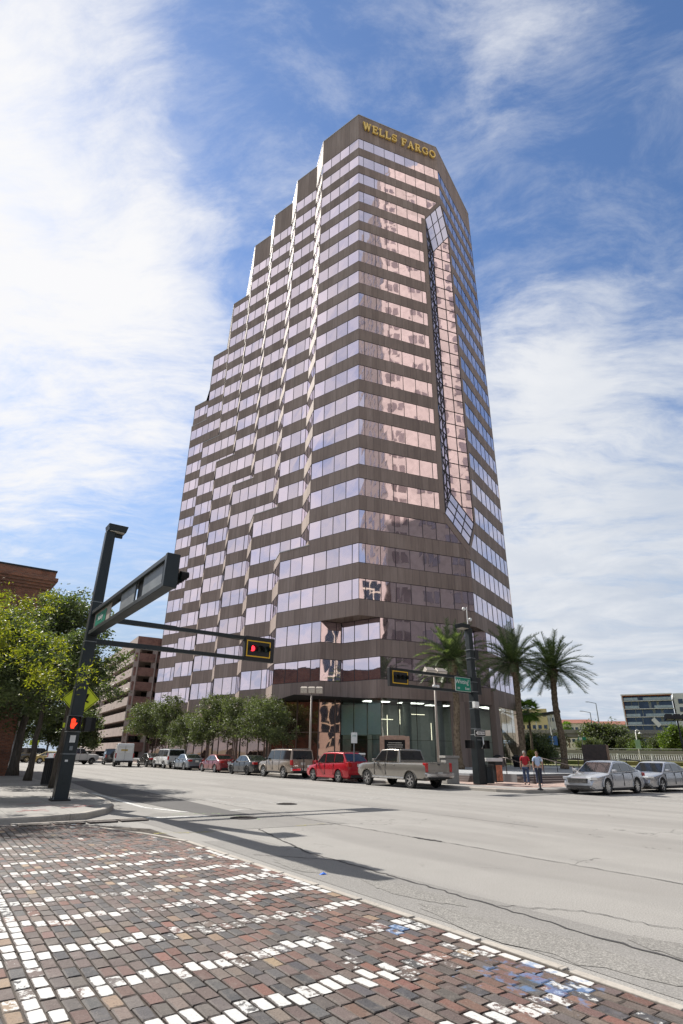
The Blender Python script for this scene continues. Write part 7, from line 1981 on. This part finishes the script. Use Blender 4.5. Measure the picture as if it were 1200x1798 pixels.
# tree line far left under the garage
gf = 'trees at the far end of the avenue'
far = tree('distant_tree', 'distant dark tree far left behind the parked vehicles', 'tree', (-47, 98, 0), 8.5, 2.0, 4.2, 31, 'leaf_oak', tr=0.2, group=gf, ncl=220, per=60, size=0.19, spread=0.5)
for i, (x, y, lb, s_) in enumerate(((-40.5, 96, 'distant tree left of the garage ramps', 0.9), (-54, 99, 'distant tree between the left oak trunks', 1.0), (-61, 104, 'distant tree nearest the brick building edge', 1.1))):
    plant_copy(far, lb, (x, y, 0), i*2.0+1, s_, gf)
sheetg = MB(); sheetg.prism([(-60, 84), (-44, 76), (-43, 80), (-58, 92)], 0.0, 0.12); struct(sheetg, 'grass_strip', M['grass'])
# palms
def frond(mb, O, az, el, L_, seed, wid=0.46, nl=40, sag=0.9, thick=0.036, vee=0.45):
    rr = random.Random(seed); d = Vector((cos(az)*cos(el), sin(az)*cos(el), sin(el))); p = O.copy(); pts = [p.copy()]; dirs = [d.copy()]
    seg = 12
    for k in range(seg):
        d = (d+Vector((0, 0, -sag/seg*(0.5+k/seg)))).normalized(); p = p+d*(L_/seg); pts.append(p.copy()); dirs.append(d.copy())
    for k in range(seg):
        mb.beam(pts[k], pts[k+1], 0.045*(1-k/seg)+0.012, 0.03*(1-k/seg)+0.008)
    for k in range(nl):
        f = 0.10+0.90*(k+0.5)/nl; i = min(seg-1, int(f*seg)); u = f*seg-i; q = pts[i].lerp(pts[i+1], u); dd = dirs[i]
        side = dd.cross(Z3)
        if side.length < .05: side = Vector((sin(az), -cos(az), 0))
        side.normalize(); up = side.cross(dd)
        ll = wid*(0.55+0.75*sin(pi*(0.12+f*0.78)))*rr.uniform(0.85, 1.12)
        for s_ in (-1, 1):
            e = (side*s_*0.75+dd*0.75+up*vee*rr.uniform(0.3, 1.0)).normalized()
            tip = q+e*ll+Vector((0, 0, -0.10*ll)); w = dd*thick
            mb.addmesh([q-w, q+w, tip+w*0.25, tip-w*0.25], [(0, 1, 2, 3)])
def palm_parts(h, r0, nf, L_, seed, bulge=True):
    rr = random.Random(seed); tr_ = MB(); n_ = 36; pts = [Vector((0.10*sin(k*0.2), 0.05*cos(k*.3), h*k/n_)) for k in range(n_+1)]
    rad = [(r0*1.35 if k < 2 else r0*(1.08 if k % 2 else 0.97)*(1-0.12*k/n_)) for k in range(n_+1)]
    for k in range(n_-4, n_+1): rad[k] = r0*(1.2+0.12*(k-(n_-4)))
    tr_.tube(pts, rad, 14)
    cr = MB(); O = pts[-1]
    for k in range(nf):
        f = (k+0.5)/nf; el = radians(84-108*f**0.9)+rr.uniform(-.08, .08); az = k*2.39996+rr.uniform(-.15, .15)
        frond(cr, O+Vector((cos(az), sin(az), 0))*r0*0.5, az, el, L_*rr.uniform(0.88, 1.08), seed*100+k, sag=0.55+0.5*(1-abs(f-0.4)))
    st_ = MB()
    for k in range(46):
        az = k*2.39996; z = h-0.1-0.9*(k/46); o_ = Vector((cos(az), sin(az), 0)); st_.beam(Vector((0, 0, z))+o_*r0*1.0, Vector((0, 0, z+0.28))+o_*(r0*1.55), 0.09, 0.03, up=o_)
    return tr_, cr, st_
palm = thing('palm_tree', 'tall date palm right of the tower with sky behind its crown', 'palm', (*ST(39.6, 35.0)[:2], PZ), 0, 'tall date palms on the plaza')
def place_az(t, az, dist, z): t.location = (dist*sin(radians(az)), dist*cos(radians(az)), z)
tr_, cr, st_ = palm_parts(9.3, 0.30, 78, 3.75, 5)
tr_.build('trunk', M['barkp'], palm, smooth=True); cr.build('crown', M['leaf_palm'], palm); st_.build('boot_stubs', M['barkp'], palm)
place_az(palm, 20.35, 60, PZ); palm.scale = (1, 1, 0.955)
p2 = copy_tree(palm); p2['label'] = 'date palm at the tower edge with its trunk in front of the right lobby glass'; place_az(p2, 17.0, 56.5, PZ); p2.rotation_euler = (0, 0, 1.9); p2.scale = (0.98, 0.98, 0.975)
p3 = copy_tree(palm); p3['label'] = 'date palm in front of the tower beside the stone pier'; place_az(p3, 11.25, 51.0, PZ); p3.rotation_euler = (0, 0, 4.0); p3.scale = (0.92, 0.92, 0.93)
# small fan palm
fp = thing('fan_palm', 'small bright green fan palm between the two right date palms', 'palm', (21.95, 68.6, PZ))
mb = MB(); mb.tube([(0, 0, 0), (0.1, 0, 3), (0.05, 0, 5.9)], [0.17, 0.13, 0.12], 10); mb.build('trunk', M['barkp'], fp, smooth=True)
mb = MB(); rr = random.Random(9)
for k in range(34):
    az = k*2.39996; el = radians(70-120*(k/34)); d = Vector((cos(az)*cos(el), sin(az)*cos(el), sin(el))); O = Vector((0.05, 0, 5.9)); c = O+d*0.95; mb.beam(O, c, 0.03, 0.02)
    side = d.cross(Z3).normalized(); up = side.cross(d)
    for q in range(17):
        a = radians(-95+190*q/16); e = (d*cos(a)+side*sin(a)).normalized(); tip = c+e*0.95+Vector((0, 0, -0.28)); w = e.cross(up)*0.055
        mb.addmesh([c-w*0.3, c+w*0.3, c.lerp(tip, 0.55)+w, tip, c.lerp(tip, 0.55)-w], [(0, 1, 2, 3, 4)])
mb.build('crown', M['leaf_fan'], fp)
fp2 = copy_tree(fp); fp2['label'] = 'tiny distant fan palm in front of the white stepped building'; fp2.location = (66, 172, 4.0); fp2.rotation_euler = (0, 0, 1); fp2.scale = (1.0,)*3
tree('broad_bush_tree', 'low dense dark tree behind the small fan palm', 'tree', (24.2, 74.0, 0.4), 4.0, 0.6, 3.1, 41, 'leaf_oak', tr=0.14, ncl=300, per=70, size=0.10, spread=0.34, flat=0.7, nb=14)
tree('flowering_shrub', 'small yellowish shrub behind the heads of the two pedestrians', 'shrub', (20.6, 64.5, PZ), 1.7, 0.1, 0.8, 43, 'leaf_yel', tr=0.04, ncl=60, per=50, size=0.05, spread=0.14)
# riverside trees
gr_ = 'riverside trees behind the railing'
rt = tree('riverside_tree', 'round olive tree right of the granite block', 'tree', (67.5, 152, 0), 10.3, 1.2, 6.2, 51, 'leaf_st', tr=0.25, group=gr_, ncl=330, per=60, size=0.26, spread=0.62, nb=15)
rb = tree('riverside_tree', 'bright green tree in front of the apartment block', 'tree', (74, 131, 0), 8.6, 0.8, 5.0, 53, 'leaf_br', tr=0.22, group=gr_, ncl=300, per=60, size=0.22, spread=0.55, nb=14)
for src, x, y, s_, lb in ((rt, 55.5, 158, 0.80, 'dark tree between the tall palm and the highway sign'), (rt, 60.5, 146, 0.62, 'low tree just right of the highway sign'), (rt, 71.5, 148, 0.72, 'small tree left of the shepherd crook lamp'), (rb, 66.8, 134, 0.62, 'low bright tree under the shepherd crook lamp'), (rb, 80.5, 130, 0.9, 'bright green tree at the right photo edge'), (rt, 76.5, 141, 0.66, 'dark low tree beneath the apartment balconies'), (rt, 50.0, 166, 0.62, 'small dark tree left of the tall palm trunk')):
    plant_copy(src, lb, (x, y, 0), x, s_, gr_)
